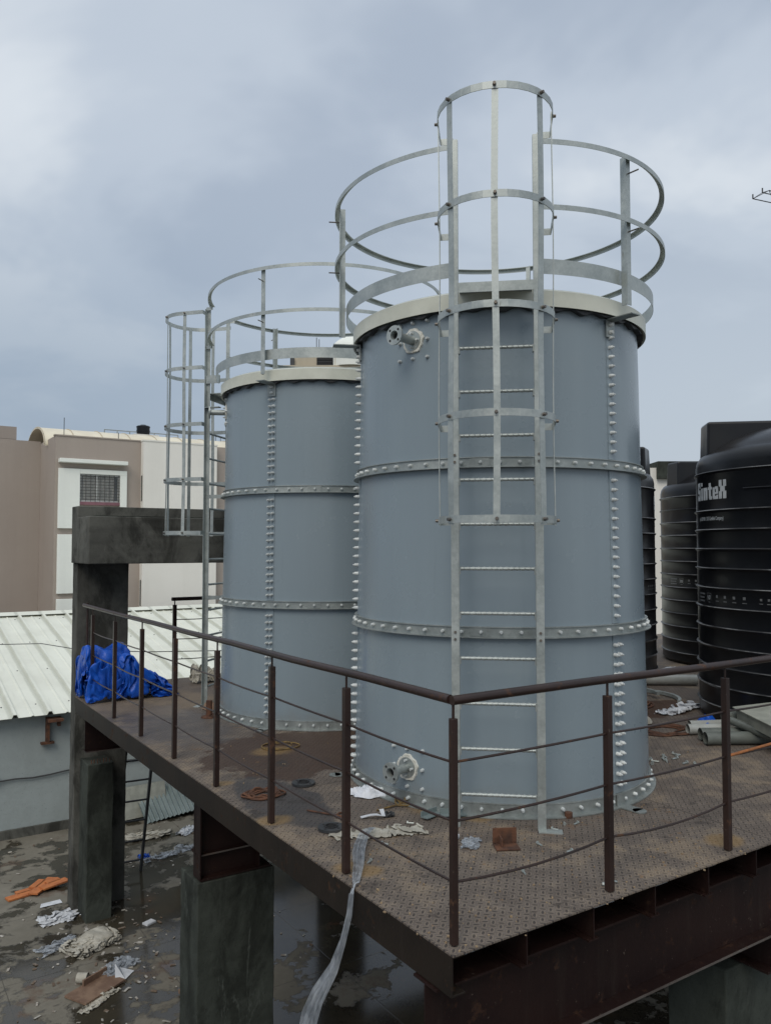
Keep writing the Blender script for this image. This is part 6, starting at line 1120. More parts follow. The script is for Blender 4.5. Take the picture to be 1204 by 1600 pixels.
DRAPE['rag'] = (34, 30, [
-217,25,25,-13,-13,33,-3,31,18,-2,15,38,11,20,20,15,-1,26,25,4,14,23,16,32,6,14,-5,28,16,-7,24,-9,4,-31,33,-432,26,-4,27,-10,-4,34,-9,29,21,2,14,26,18,22,11,28,26,-4,23,11,7,28,26,-20,21,20,30,-13,32,6,-23,35,0,-36,-383,-18,31,-5,30,-5,15,14,20,-2,30,12,-6,29,28,6,27,28,21,-13,29,11,8,24,9,22,1,30,19,-21,3,4,33,5,-9,-427,18,-13,28,-3,26,3,13,15,27,11,1,22,12,0,
32,15,28,14,3,22,21,15,0,10,21,29,4,18,0,-5,16,21,-14,-7,-405,2,24,-11,27,9,18,20,-4,19,15,18,-1,30,10,4,31,31,-1,18,21,1,6,23,18,19,2,28,9,-4,-16,21,24,22,-7,-424,23,17,5,10,-15,15,13,12,25,18,-5,24,3,21,29,5,11,2,15,16,16,32,-9,24,15,11,14,10,-2,10,26,23,-10,28,-425,21,2,31,-36,27,22,15,-6,12,-4,26,16,17,-1,15,34,8,28,-23,13,32,39,-20,23,-3,28,1,8,-1,
19,18,14,28,-11,-370,-28,30,1,1,-4,22,29,25,18,-6,-21,20,24,25,-5,34,4,29,13,-7,23,34,-25,27,-2,16,-10,9,3,28,27,10,7,30,-410,29,-27,-2,2,23,29,21,22,17,21,-9,-4,4,26,23,8,32,3,10,23,18,31,-22,22,17,16,-15,0,9,6,29,16,28,-17,-381,22,-6,-22,21,19,-2,21,23,23,25,18,-17,2,27,27,14,17,-6,17,29,27,-3,16,10,29,-13,23,2,5,2,8,26,28,-11,-394,-14,23,10,7,-28,25,18,15,22,
22,20,20,-2,8,27,2,11,24,0,29,27,25,15,16,-14,23,24,12,5,5,4,10,28,-30,-373,-24,-8,22,22,-5,-7,29,9,14,29,14,21,20,23,-19,20,25,-9,22,23,21,18,17,29,-9,29,19,18,13,-11,24,-14,24,-5,-417,23,-32,1,26,-14,26,30,7,18,27,9,17,22,28,-22,24,14,14,20,1,15,14,26,25,29,-1,23,-6,15,16,10,-3,25,-17,-407,16,-24,12,-4,17,28,29,17,-24,10,11,33,21,28,10,-8,28,27,0,14,13,2,24,27,
23,23,-6,20,-17,15,23,26,8,-8,-382,-25,8,4,3,21,24,19,-21,-14,-3,25,29,34,25,-6,19,10,30,12,17,10,25,21,18,24,-11,-5,17,17,22,-10,23,2,29,-394,5,-12,9,23,5,24,-21,-15,28,-5,6,29,25,4,9,9,28,23,13,13,24,28,28,16,-14,-8,24,24,23,-9,19,3,31,-17,-342,-14,2,19,16,-2,18,-13,-24,4,32,-19,25,18,22,13,-1,6,21,33,2,26,28,12,17,-8,27,20,3,28,18,-19,19,13,10,-371,-7,27,-4,13,
22,18,4,-11,-6,-5,13,-14,20,28,12,22,-9,29,-7,19,29,31,25,-7,19,27,16,17,11,3,0,18,27,-11,-398,24,-6,3,27,22,24,0,-2,-32,-12,15,28,22,20,28,-16,29,-19,27,15,24,19,19,8,26,20,6,5,12,15,1,30,28,-26,-405,23,9,24,15,7,8,9,-8,-19,12,24,25,6,28,-5,9,31,-16,27,9,4,22,19,24,29,9,-2,18,12,5,9,27,29,7,-419,-13,12,20,16,11,5,13,14,6,0,25,24,-20,28,32,-16,10,19,-6,
20,11,31,-5,31,19,-1,20,-3,15,27,9,30,30,8,-416,-22,15,29,-19,10,8,15,22,30,-1,17,3,24,-11,27,20,12,-19,18,18,9,26,9,4,10,9,11,21,30,9,16,29,29,5,-433,19,-3,28,-11,15,-12,22,28,3,30,-3,25,14,-25,10,24,3,18,29,0,29,13,-15,29,3,-5,17,29,5,10,30,32,29,-11,-389,-17,20,22,12,-26,27,21,-3,31,20,-11,17,-7,10,20,-3,20,15,-2,30,26,-15,27,25,-13,-12,28,23,2,17,29,31,31,6,
-422,14,23,5,-8,18,20,-5,23,10,8,21,17,8,17,-15,-17,25,3,20,17,24,25,5,24,-3,4,14,5,-9,28,28,28,10,31,-413,23,-2,-15,27,30,-12,24,17,31,-10,3,29,8,9,14,-16,-24,4,27,14,30,19,21,31,18,-13,-8,19,12,15,8,30,29,-7,-362,-26,-1,29,24,29,-2,-22,30,16,-6,26,30,21,-2,18,-8,-20,2,12,29,-12,26,22,27,29,18,-11,18,5,2,13,30,30,12,-391,3,3,1,24,11,23,-15,-11,24,29,29,20,6,7,
25,-23,14,-2,-17,2,11,33,32,15,19,17,27,16,-33,26,4,31,31,21,-372,4,-25,26,-12,27,-3,26,-18,2,30,14,16,19,22,24,-7,4,15,-8,-32,13,30,32,27,10,24,26,-22,27,14,14,3,28,6,-326,-27,6,-22,13,16,24,17,-12,9,-20,28,31,17,3,23,25,13,16,-31,-3,16,25,16,-4,12,27,9,33,5,26,24,-3,5,28,-358,-4,-10,10,16,6,21,-26,-10,21,18,18,-2,16,21,19,32,13,-1,3,-2,21,-25,16,1,23,32,36,29,12,
-16,22,23,25,-29,
-128,-13,15,-27,0,3,2,0,23,-28,28,-11,31,-13,-6,-30,0,11,-13,18,-9,18,-25,-2,26,22,-28,-12,-4,32,15,-3,36,-1,18,-80,4,3,-3,1,-26,4,12,-11,22,-26,31,-1,-7,-21,1,-2,8,9,-11,18,-24,12,17,3,-19,-14,-1,23,-11,24,32,-10,29,-6,-42,-4,0,4,-3,-16,7,-18,19,-28,3,27,-21,-3,-4,32,-5,5,-7,3,14,-17,15,13,1,-19,-17,-4,0,17,18,23,-6,27,-22,-26,1,4,-7,5,-8,-19,13,-26,4,18,-20,-10,28,-30,
4,27,-15,14,30,-22,14,-17,30,-20,-6,6,-27,10,29,16,-14,18,10,-5,-17,7,-12,12,-12,-27,7,-12,10,-3,-13,15,-21,1,11,-11,-1,11,28,-14,13,16,-33,6,-22,-11,23,0,22,-13,25,17,19,3,-3,-18,-5,10,-18,3,-28,14,-17,24,-12,-13,-11,13,-16,2,11,-7,12,-5,4,14,18,-12,-38,-26,2,15,27,22,-13,21,11,18,22,5,-23,-11,-8,5,-8,-10,-21,-18,24,-21,25,3,-20,5,-12,13,-3,-2,15,8,-14,-13,18,-38,-24,28,5,25,1,16,
15,21,-20,9,17,-2,-4,2,-13,-15,-33,-21,-12,17,18,-16,26,11,-21,14,-30,8,21,10,-5,12,-11,-15,-29,-14,27,16,-13,23,28,-1,10,17,-21,4,25,-5,-3,-22,-18,-20,-15,2,8,-23,10,14,36,-18,-9,-6,11,6,26,-6,-17,9,-11,-11,-17,12,-24,27,21,21,17,1,-2,-10,1,45,-10,-28,0,-20,-8,-32,15,-25,9,11,-13,8,33,-4,-11,4,2,30,-14,1,-2,-1,-14,-11,-8,-5,-9,27,18,26,27,-3,-12,-2,42,-26,-5,-28,-14,-8,-28,23,-13,-22,
9,12,-14,8,38,2,1,0,-18,25,10,0,-8,-13,-16,-10,-1,-13,12,20,29,31,18,-12,-6,16,-16,-31,11,-7,-20,-33,-12,21,-7,7,-20,12,-11,19,28,25,-8,-14,-21,-6,8,8,15,-2,-11,-3,-17,15,13,27,14,23,10,-27,15,-25,0,-14,12,-23,-18,-31,-15,-3,13,14,16,-14,-13,23,23,31,-21,-23,-9,26,6,-1,-11,-4,-25,16,9,21,11,25,29,-9,4,3,-21,1,-17,-7,-20,-3,-29,-20,-2,4,17,-8,-26,-19,25,32,30,0,-29,22,9,6,-9,-17,
-20,21,6,13,18,7,19,18,23,-28,11,-18,-25,25,-30,-8,-9,-9,-21,10,-14,-12,-11,2,-5,-7,15,11,2,14,23,27,-19,8,-22,-8,-18,27,22,25,-1,25,2,22,-5,-35,11,-22,-13,-5,27,-18,-17,-17,2,-15,-2,-5,2,-18,5,8,-15,23,24,12,19,0,-4,-10,-24,-7,2,15,15,26,17,31,1,3,-40,-20,13,-25,15,31,-26,-32,-4,-21,5,-22,-13,14,10,8,-30,18,20,9,33,6,-1,-26,12,-23,6,1,15,1,16,22,22,-21,31,-44,6,-4,1,12,
18,-25,-33,-28,0,-9,-15,0,19,13,-23,-9,22,1,8,9,-1,-1,16,-20,9,-3,18,-11,25,-10,31,-14,5,26,-11,18,-27,10,-9,19,-18,-29,-31,7,-23,-29,-9,15,20,11,1,-2,17,5,22,3,-9,-23,24,8,-13,22,-24,19,13,-21,10,9,12,15,-22,19,20,-9,-16,-16,-29,-11,-6,-22,-16,-5,-18,11,32,24,-5,18,1,24,-29,-21,27,-1,9,13,-21,14,19,-30,28,12,8,-10,20,-21,27,-11,10,-30,-32,-15,22,-29,-2,-14,-9,-12,11,15,31,-28,18,19,
22,-29,2,8,0,19,-20,14,-20,19,13,8,4,3,4,-19,16,23,8,-27,-34,-28,-13,8,10,-30,-21,29,-14,12,13,21,-11,19,18,-30,28,-5,14,-5,-20,16,-21,23,-3,27,-16,12,10,-1,-22,10,31,8,-31,-32,-27,8,5,-24,-9,-6,-3,14,-3,17,-5,22,10,-1,14,-5,23,7,-6,-21,-21,9,5,15,13,13,14,11,-28,4,-26,7,21,-25,-28,-19,18,-23,12,-1,-5,-6,-11,26,-13,15,20,9,-7,1,21,-1,12,9,-14,-19,11,-12,19,26,9,7,3,-28,
9,-17,2,-18,-21,-25,17,-18,7,13,-18,21,-19,-29,15,25,-7,13,14,22,-12,20,-16,28,12,-12,-24,-24,29,10,5,10,-14,31,1,-33,6,-3,-23,-14,-12,10,-11,11,-6,3,0,-12,-16,-25,19,25,21,15,-14,24,-5,15,13,11,-18,-12,-27,-19,34,-12,24,-7,13,10,-1,6,1,-15,-18,-11,-17,13,-16,16,3,-9,-6,-18,-25,23,24,23,-17,28,-3,16,17,-17,19,-7,-34,-16,-18,7,34,-25,3,3,25,26,0,0,-18,-21,-22,18,12,-27,13,18,-10,-7,-24,-23,
16,19,7,-24,30,22,22,1,-1,-24,13,-29,-8,-3,3,-16,35,5,-4,-16,38,7,-13,-8,-3,-15,17,-16,5,-13,-8,27,-15,-11,-8,-1,22,-26,-6,27,8,22,9,6,-14,-27,11,10,-11,-10,-28,32,23,9,-13,12,-12,1,17,-1,-15,-17,19,2,-24,-8,-16,-14,-10,21,12,-1,-3,-6,6,26,16,2,-20,-11,22,18,-18,3,-21,-18,6,17,1,6,11,-30,-1,34,11,-26,21,4,-21,12,-16,-26,-34,13,-13,12,-9,-2,-1,22,29,3,8,-23,27,20,1,-2,2,-25,
-9,-15,-6,18,2,
16,4,-7,1,26,-16,40,-7,16,13,-2,-7,1,-18,22,-6,-34,-13,-10,23,-26,8,17,-8,-13,15,-12,3,26,9,-11,-36,0,2,-2,36,4,-33,4,24,-7,-4,30,4,-7,12,-1,-16,23,1,-32,18,-13,-29,-14,26,-15,-10,-2,24,9,16,2,-18,-10,-14,-3,18,-10,-3,16,19,-5,-28,-3,28,-30,24,13,-10,-2,3,21,-10,-7,5,22,-8,-20,-29,-9,25,-25,8,29,10,27,6,-24,-21,-24,26,15,-9,-21,-21,19,28,-9,-31,11,22,-31,11,-7,22,-23,16,-1,4,
-5,7,4,-21,2,7,-19,21,0,22,17,-10,-2,22,-19,-22,28,17,-27,-32,8,-29,16,25,-6,9,15,-24,-29,23,-21,18,-21,-4,28,-28,-1,4,15,19,14,-27,7,15,-17,23,21,7,-14,-31,4,16,13,-22,-36,-8,20,-23,26,28,7,-19,-22,-4,-8,22,-29,-2,24,-23,-1,28,-28,37,24,-23,23,-9,-9,3,27,22,-15,-17,-27,-21,12,9,8,-16,-8,-18,28,8,13,15,-1,-14,5,-14,-14,-17,18,-25,27,-27,-2,27,3,17,23,6,5,-11,4,-10,-1,10,-27,-29,
19,-6,-16,0,21,-36,5,9,29,35,-9,9,5,-3,-15,-23,2,-24,11,-2,5,0,-26,-1,28,26,24,25,-9,9,-10,-13,-27,-20,-19,-13,-7,25,-21,1,-6,7,19,26,29,14,8,-21,22,-13,-22,-30,3,-29,-13,19,29,-15,-17,29,-9,26,25,28,14,-22,-11,-13,-20,-23,-25,7,-22,1,25,-26,22,26,24,-8,25,-10,-5,2,21,-14,-22,-26,-9,-26,8,27,26,-20,-23,8,17,37,26,27,-9,-27,-16,-14,-22,-14,-17,-14,8,26,-12,13,25,7,27,14,1,-10,-29,3,
-16,19,-20,-34,3,-17,30,28,3,-18,0,12,22,24,21,-27,-19,15,-26,-23,-14,-3,-22,2,5,29,18,-2,21,23,21,15,-22,-28,-25,-2,-15,-16,17,-14,1,-1,15,26,6,-19,20,24,20,-9,-28,0,-16,17,-24,-10,-11,-8,-14,12,33,13,-7,28,15,18,13,-4,-37,-23,5,-24,-20,17,10,2,-10,4,-12,8,27,-9,25,-12,-11,-7,-15,-12,28,-13,23,-13,-11,-3,-24,53,-25,25,23,30,17,-19,6,-26,-12,-29,-14,7,-1,5,15,4,3,-15,5,-8,29,-31,-14,-8,
3,3,-27,18,19,25,5,-7,-18,-4,21,-4,15,16,2,20,19,-23,-6,-26,-27,12,7,2,-23,30,18,-30,-3,26,-10,-10,2,-21,6,-15,-23,-1,9,2,20,13,-18,20,-5,41,-28,-19,25,22,24,1,-20,-23,-13,-28,30,8,-16,-26,30,32,2,-5,-23,28,-1,-12,-12,-23,-12,-26,-25,7,11,15,13,3,5,28,39,-13,-28,-3,24,18,-7,-17,-23,-23,-2,4,15,-19,-12,27,14,28,8,2,-10,-19,-12,-2,-24,-20,12,-24,-26,1,23,9,-7,19,11,102,-28,-11,-30,27,
-12,-6,-9,-4,-31,-25,17,28,-9,-9,-18,23,26,4,28,-23,-13,-11,-14,-24,-25,13,23,-21,-4,-24,4,20,1,3,120,-7,-15,-28,-9,-8,-7,-9,-6,5,-16,-5,7,-6,-15,3,32,5,14,14,18,-20,-30,-17,-19,0,22,-20,-17,20,-20,-24,2,3,8,111,7,-23,7,-25,-26,28,6,-30,-28,-17,1,17,-23,-4,12,30,0,16,11,19,-19,-21,-7,13,5,-25,-24,-21,22,-15,-9,0,-2,29,61,20,15,-23,-22,8,6,-19,-20,-3,-31,-6,19,-21,0,5,14,5,10,23,
-1,-23,4,29,17,-14,-22,-19,-22,-18,2,28,0,-1,-27,67,15,10,7,-10,0,-12,-23,-23,3,11,-7,-3,-16,-20,12,-11,25,15,0,-4,15,-15,32,32,-22,-24,-19,-4,-1,-12,-18,-2,2,29,14,23,-3,6,-6,-1,-11,16,-22,-31,4,31,14,-27,-11,-27,20,11,-25,0,28,-5,18,32,4,-24,-22,-24,-10,23,-25,-2,3,-2,9,33,-7,19,-8,9,-13,-14,19,-26,-15,19,29,23,-27,-9,-15,-24,3,25,-29,2,4,30,15,10,-22,-20,-5,14,-25,4,4,10,6,8,
-3,-15,19,-23,21,-15,25,-26,-19,28,20,3,5,12,-21,3,-24,6,-24,-7,23,4,-10,10,15,-25,21,11,7,-32,13,7,-5,2,-3,20,-18,-29,-10,0,-2,29,7,-25,8,29,31,3,-25,18,-21,-10,-3,-27,8,-12,-9,17,-17,15,17,30,15,-17,-12,-17,-14,-7,11,28,-3,-6,-32,-9,2,-3,24,11,6,-27,30,8,5,15,28,-19,-12,-10,-25,-15,15,-23,1,15,17,16,12,29,-18,-38,4,-14,2,-3,13,26,-31,-32,21,1,-12,-1,22,5,-3,1,8,28,20,23,
-15,-8,-27,-19,-3,-27,14,12,7,10,23,11,14,-32,-17,-16,7,2,0,14,4,-29,-10,-6,-25,-1,27,-7,26,28,-7,10,29,22,-20,19,-18,-16,-24,-16,1,17,17,8,1,10,16,-17,-31,-15,7,-7,23,-5,-27,27,-7,-30,-20,-22,16,-6,16,29,16,20,-13,13,23,23,15,-18,-27,-25,1,-12,-26,22,19,30,17,-9,-34,-23,23,0,-23,30,-31,10,-24,17,-30,-6,-24,-14,12,21,16,21,21,18,9,22,20,-21,4,-28,-31,-20,-20,22,16,11,16,5,-21,-19,17,14,
-28,24,-19,2,-11,
])
DRAPE['strip'] = (64, 14, [
-470,14,25,26,17,24,-5,29,-20,28,4,29,-19,21,18,25,3,28,14,23,21,7,5,5,-1,19,22,28,29,29,29,26,25,22,22,10,19,-7,22,28,13,17,6,29,8,16,15,23,20,12,18,23,15,30,5,29,28,15,23,20,-6,16,-5,-2,-18,-1012,24,23,25,21,3,22,3,28,-15,27,1,27,24,19,-7,17,5,29,6,25,15,16,9,13,12,23,21,23,24,29,29,28,4,26,7,21,22,-4,13,13,22,27,13,0,22,13,22,23,16,21,27,23,5,28,
27,25,12,9,21,10,17,2,-23,21,-1049,25,28,13,21,19,17,7,12,21,-8,21,19,13,16,21,0,20,19,19,2,25,28,7,17,27,13,22,26,6,29,28,27,23,6,27,-5,13,26,-1,18,24,10,1,24,18,18,25,26,-3,28,15,23,27,28,9,18,22,15,23,20,-12,7,10,-11,-1044,26,15,18,24,19,12,20,15,9,23,6,27,-12,19,20,9,9,23,5,29,28,29,28,18,-5,28,28,-3,28,15,26,27,25,24,19,20,-27,15,28,-2,13,28,13,17,
29,9,10,24,17,20,19,28,28,27,9,16,17,0,25,11,16,-24,16,20,-1035,15,12,4,23,23,12,1,14,24,25,8,27,16,-20,21,23,-6,23,28,28,28,28,28,-13,29,19,7,29,27,21,5,27,28,8,25,22,15,-17,17,23,13,2,27,21,9,10,28,28,7,17,27,24,28,20,22,20,-12,17,21,-4,25,9,-22,15,-1005,5,10,26,-2,15,10,19,29,25,4,7,23,18,9,10,-5,22,25,28,29,23,22,13,25,-13,21,26,21,29,25,20,7,13,22,
28,18,-6,28,-7,23,11,20,0,19,30,12,29,5,25,21,25,21,22,8,20,21,10,25,-1,15,-8,26,12,11,-1045,8,15,23,19,-17,25,27,29,23,5,18,10,-1,22,26,8,19,25,24,28,28,17,15,27,-4,20,14,27,17,6,28,16,22,-1,26,7,15,28,22,-2,14,10,15,16,25,8,28,15,14,14,19,21,20,15,20,25,12,13,23,-8,21,4,26,10,-1072,27,6,19,17,11,28,19,23,24,-13,23,26,8,28,28,-1,28,23,11,28,29,25,19,3,
23,14,4,22,1,29,13,15,10,30,10,19,12,13,20,26,10,29,1,22,26,-13,30,15,13,0,23,26,10,13,26,20,24,3,19,15,-6,20,27,-10,-1041,-5,25,12,23,28,29,9,28,23,-11,28,28,25,1,30,11,19,0,24,28,28,22,-1,20,21,1,15,19,25,11,6,17,29,15,23,23,25,15,-9,25,23,-1,23,22,10,8,29,-6,13,13,26,15,4,24,23,24,24,-1,27,3,28,11,15,-19,-1028,20,-11,25,30,28,27,11,17,3,14,29,15,26,22,
25,13,16,12,7,29,18,24,26,16,-3,19,27,-2,27,22,-1,12,26,26,-1,25,18,11,29,-4,21,13,23,4,6,29,7,17,7,30,21,16,12,20,13,21,6,28,16,26,18,-19,20,17,-1034,23,-5,8,29,23,23,28,27,-3,20,9,20,29,3,10,25,30,25,18,4,29,7,27,18,2,26,29,-20,26,15,26,16,14,-4,12,22,14,27,6,30,13,6,7,1,23,19,20,12,27,12,21,29,0,12,23,8,26,16,11,23,22,-22,19,26,-1034,26,24,4,16,
21,14,27,27,-13,24,23,28,-3,28,16,17,29,26,30,-13,26,28,2,12,24,14,23,-13,28,25,30,-11,27,6,28,6,7,27,22,-9,13,29,-16,26,29,26,3,16,11,25,29,29,-23,25,27,20,11,8,22,15,28,-25,17,28,-1024,12,19,9,24,2,26,27,27,-13,27,26,6,25,28,28,1,24,28,14,2,27,6,20,9,16,21,17,-2,28,27,19,-1,28,23,24,-25,29,27,4,18,12,-1,22,22,22,28,27,10,9,6,28,28,-20,16,28,26,26,17,16,
-7,28,-5,21,15,-1033,28,2,1,9,29,21,27,5,14,27,6,29,28,19,20,27,-3,27,-2,18,25,23,14,-3,13,24,2,25,28,11,11,26,26,21,22,-11,25,8,11,26,10,19,23,21,11,18,29,29,21,1,6,25,2,3,26,5,26,24,16,19,11,14,13,21,-1043,-9,0,15,20,29,28,13,19,8,24,21,23,11,22,29,5,14,29,-12,22,25,28,-6,17,27,7,14,19,28,15,11,22,24,15,5,29,26,-1,18,23,22,20,22,22,7,-1,27,29,28,
28,-28,1,30,17,17,14,3,28,16,30,29,10,7,18,
-66,-4,14,-9,-5,7,17,-1,-19,-4,28,-6,-22,-2,6,-5,28,2,-17,18,10,-13,15,-21,28,21,14,10,-3,-4,-2,-7,-9,-16,-16,-23,-15,6,-7,10,-9,-1,4,-2,0,9,24,-13,-20,-2,4,18,-19,-3,9,-7,-2,1,0,7,22,-24,29,28,1,-41,-4,-17,7,19,-27,17,19,-9,-23,-3,29,-7,-16,1,18,-13,-8,0,30,-7,2,-9,22,-14,20,12,6,3,-10,-3,-4,-3,-23,-12,9,0,-10,9,-22,3,18,-9,10,-3,15,-21,-7,16,2,-16,-8,14,4,-10,
-8,13,-8,6,14,-27,3,30,6,8,-40,-7,2,25,-21,11,21,-7,15,-15,-28,20,-21,22,-4,-2,22,-18,13,-16,-5,-12,8,11,18,-8,4,7,12,-18,-2,-6,-6,7,-27,0,19,14,-10,5,4,-3,-27,23,14,-20,21,-6,-5,-27,0,19,16,-10,-8,6,-11,10,-4,-19,18,-17,29,19,12,-47,-5,2,-8,15,23,8,7,-23,-27,19,-26,11,18,4,-4,-7,22,-12,-28,-6,5,1,-8,22,-19,6,8,16,5,-23,6,-3,-14,-1,14,18,0,10,-4,6,-25,2,19,-17,
-5,23,-23,-11,19,8,-12,6,4,9,-12,15,-14,-27,-2,17,12,10,24,15,-42,3,-1,-7,14,4,-25,24,-25,-13,-10,17,10,8,6,2,-5,-8,-7,-8,-8,-7,1,0,9,-9,19,-21,1,6,18,-26,1,0,15,16,-9,19,21,0,-15,0,-6,-12,10,-24,27,-3,-7,14,9,-5,8,4,4,-6,-19,-27,-6,19,5,-4,22,18,18,-30,-10,16,-7,-20,18,-27,8,5,0,-15,18,13,6,-2,-23,18,6,-7,-9,-8,-10,7,-10,-7,5,-16,10,-14,0,12,10,0,-6,-7,
10,23,1,-1,26,7,-2,-19,-4,-2,0,1,5,-1,11,17,-5,-18,-15,15,-21,-18,1,15,-1,25,-21,7,23,22,-57,27,-3,-15,21,-18,4,13,3,-3,-14,13,17,-27,23,-14,-21,15,-7,17,-4,-8,-19,12,-7,-4,-11,-3,5,0,14,7,-13,11,-8,13,-20,21,9,8,28,-11,-2,-2,-6,-10,-2,4,-2,23,-14,-18,-20,15,-9,-21,-1,28,1,14,-15,19,3,14,23,-67,-7,4,22,5,11,-3,-17,18,16,-23,15,10,-26,6,-5,-3,-4,-13,-9,4,5,9,8,-21,
16,-6,0,5,-10,-4,22,-13,5,5,-28,3,24,20,-11,3,23,7,8,-13,-8,5,1,0,-19,-27,-13,-14,23,-23,9,5,8,27,-13,13,-1,19,-3,25,-48,-28,16,23,16,0,0,-23,3,17,-24,2,4,10,14,-1,-26,18,-23,-5,5,6,14,-16,2,13,-25,17,-10,12,-20,-1,22,-2,-24,11,2,2,20,7,3,18,-7,17,-15,-26,27,-5,-27,-19,-15,-9,11,-9,9,9,9,5,11,6,5,4,-21,18,18,-57,4,21,-2,-2,-5,9,20,-1,-14,13,1,0,10,-19,
15,-25,19,-22,9,5,-22,10,8,7,-13,6,-6,-9,4,11,-1,-5,-11,3,-11,13,3,23,-1,15,19,0,-1,-29,-20,7,25,-20,-23,1,-14,-6,-4,16,19,8,-8,-4,22,12,-17,-21,11,22,-35,5,18,10,-3,-4,7,8,2,-13,3,20,-20,-4,12,-21,4,3,1,-2,-22,7,21,-5,18,-11,-4,0,-6,6,1,7,-6,-15,-8,5,-15,12,8,17,-1,24,-26,16,-27,-16,23,21,-23,0,-17,0,-2,-6,12,-13,27,1,3,11,-16,13,-19,12,11,-21,10,10,10,-18,
18,9,4,5,-25,9,-18,4,4,-2,4,7,3,-5,-4,-20,8,4,10,1,9,-22,16,-1,5,-4,3,-14,1,-7,-4,-16,17,8,-6,11,11,1,-15,-13,-1,-10,28,7,-15,-6,5,-2,-14,-9,8,-20,27,27,-17,9,3,1,9,8,-36,22,-5,16,-8,11,1,-1,0,-25,-9,11,10,13,0,1,-22,-13,0,24,3,2,-27,17,13,-20,18,-21,24,3,-4,-19,20,3,-15,-11,-14,-5,7,19,17,-20,22,-3,-8,-8,-7,-7,-1,20,-14,6,9,-15,-17,-4,-14,15,17,22,
-29,4,27,5,-25,19,-4,9,-23,26,0,-21,-10,23,-23,8,21,0,-1,-17,18,-5,-29,6,5,25,-5,-19,22,-25,25,0,-27,12,-5,4,-10,18,2,-19,16,2,-8,-7,-1,-3,25,3,-1,0,-25,21,-1,-2,-12,9,-6,14,-29,2,-7,1,14,14,-21,15,-9,-3,24,-18,-9,27,-3,3,-21,0,3,-26,16,28,0,-14,-11,-2,10,0,2,8,7,0,-15,1,9,7,-5,-4,-21,-10,-7,-4,24,25,-8,-16,21,3,2,-3,-15,16,1,-19,19,-6,6,-27,27,-2,1,2,
-1,0,-2,1,-23,16,-25,29,5,-2,1,-2,-27,28,-20,
58,25,-1,-8,-22,-15,-22,-1,9,-8,-1,-1,6,21,22,12,-5,5,21,-6,-16,-25,26,19,-7,6,-12,-3,-7,-1,6,13,11,-12,-8,15,-15,-29,-17,-1,24,24,-28,-1,27,23,-5,-13,-4,-27,-22,3,-16,-1,28,2,-8,-23,16,-17,15,-1,2,7,-22,61,-15,-3,-12,-7,0,3,-21,4,10,-11,0,1,-6,23,22,-21,27,-5,2,-14,24,-24,19,22,-17,14,-20,19,-12,-2,-2,2,17,2,-26,20,-16,-28,2,25,7,1,-22,27,11,-14,-18,8,-24,10,-4,-10,-29,0,
1,-2,26,-25,11,10,22,2,-17,-19,30,-12,-12,2,2,-19,7,27,-20,8,9,8,-8,-10,22,-22,20,-11,16,-18,29,4,4,-26,13,3,25,-18,-5,22,1,-4,-8,-17,3,10,-18,22,-9,-30,22,-16,5,18,-11,10,-1,-15,-13,-8,-5,15,-4,4,-1,-28,18,-16,22,3,14,21,6,-19,-24,-13,-13,26,-20,-7,1,26,19,-2,-8,11,14,2,-17,-24,22,-27,17,-13,7,3,1,2,6,6,19,2,1,-23,6,9,-11,-7,1,-16,11,11,-7,22,-7,-27,-5,-7,16,-11,
6,-1,-5,-7,-14,18,-19,-1,1,6,25,-18,19,7,14,-21,17,14,3,-15,-27,-24,25,-25,10,18,12,15,2,9,-6,24,4,-21,-23,-21,17,-27,-15,2,0,0,1,2,26,2,9,15,-6,-6,-7,-8,-11,-4,22,-8,-3,16,2,24,-10,-26,-28,4,-6,8,-7,0,-1,23,-22,10,-11,0,19,17,8,0,23,-1,-27,-15,15,6,18,-63,27,-22,10,21,15,9,22,0,-12,-24,22,17,-22,-27,15,-24,-14,-12,0,-1,15,-15,20,-15,22,-6,10,-12,-5,-6,18,-26,23,-16,
-8,4,27,-4,11,15,-27,3,-29,19,-9,22,-5,-27,1,11,14,4,-9,20,-2,9,27,-4,-29,0,-19,-10,14,14,-40,8,23,9,4,15,15,-2,-2,-17,-25,17,22,-13,5,10,-17,-10,-13,-8,-6,-2,14,-22,12,26,-16,-25,8,23,-25,-2,22,0,-28,0,12,-10,2,16,8,23,-26,-24,24,6,-28,-3,26,-10,20,-11,0,14,22,-2,16,2,-25,-8,-22,5,-27,0,14,-7,7,28,7,-22,24,4,-13,-1,-2,-4,-1,4,-12,2,13,30,-1,-12,-26,5,5,5,-21,18,
8,-24,-28,14,27,-2,-11,20,-26,-4,2,19,-9,-15,-16,12,14,6,-28,11,10,-26,2,25,18,-9,6,8,13,10,12,-22,-11,-6,17,-21,-27,6,9,-8,5,-6,-2,13,-7,4,5,-16,-4,-1,-6,2,6,10,26,2,-7,11,-15,14,4,3,-11,-24,22,-11,-11,-15,21,-1,-16,29,3,0,-3,-18,13,16,-15,-27,-13,1,29,0,11,-1,-14,4,-6,14,22,9,-23,27,13,-16,-15,-15,27,-7,-26,-6,15,14,-13,7,-21,-17,-12,-2,9,-3,17,-23,23,-23,1,25,5,-9,
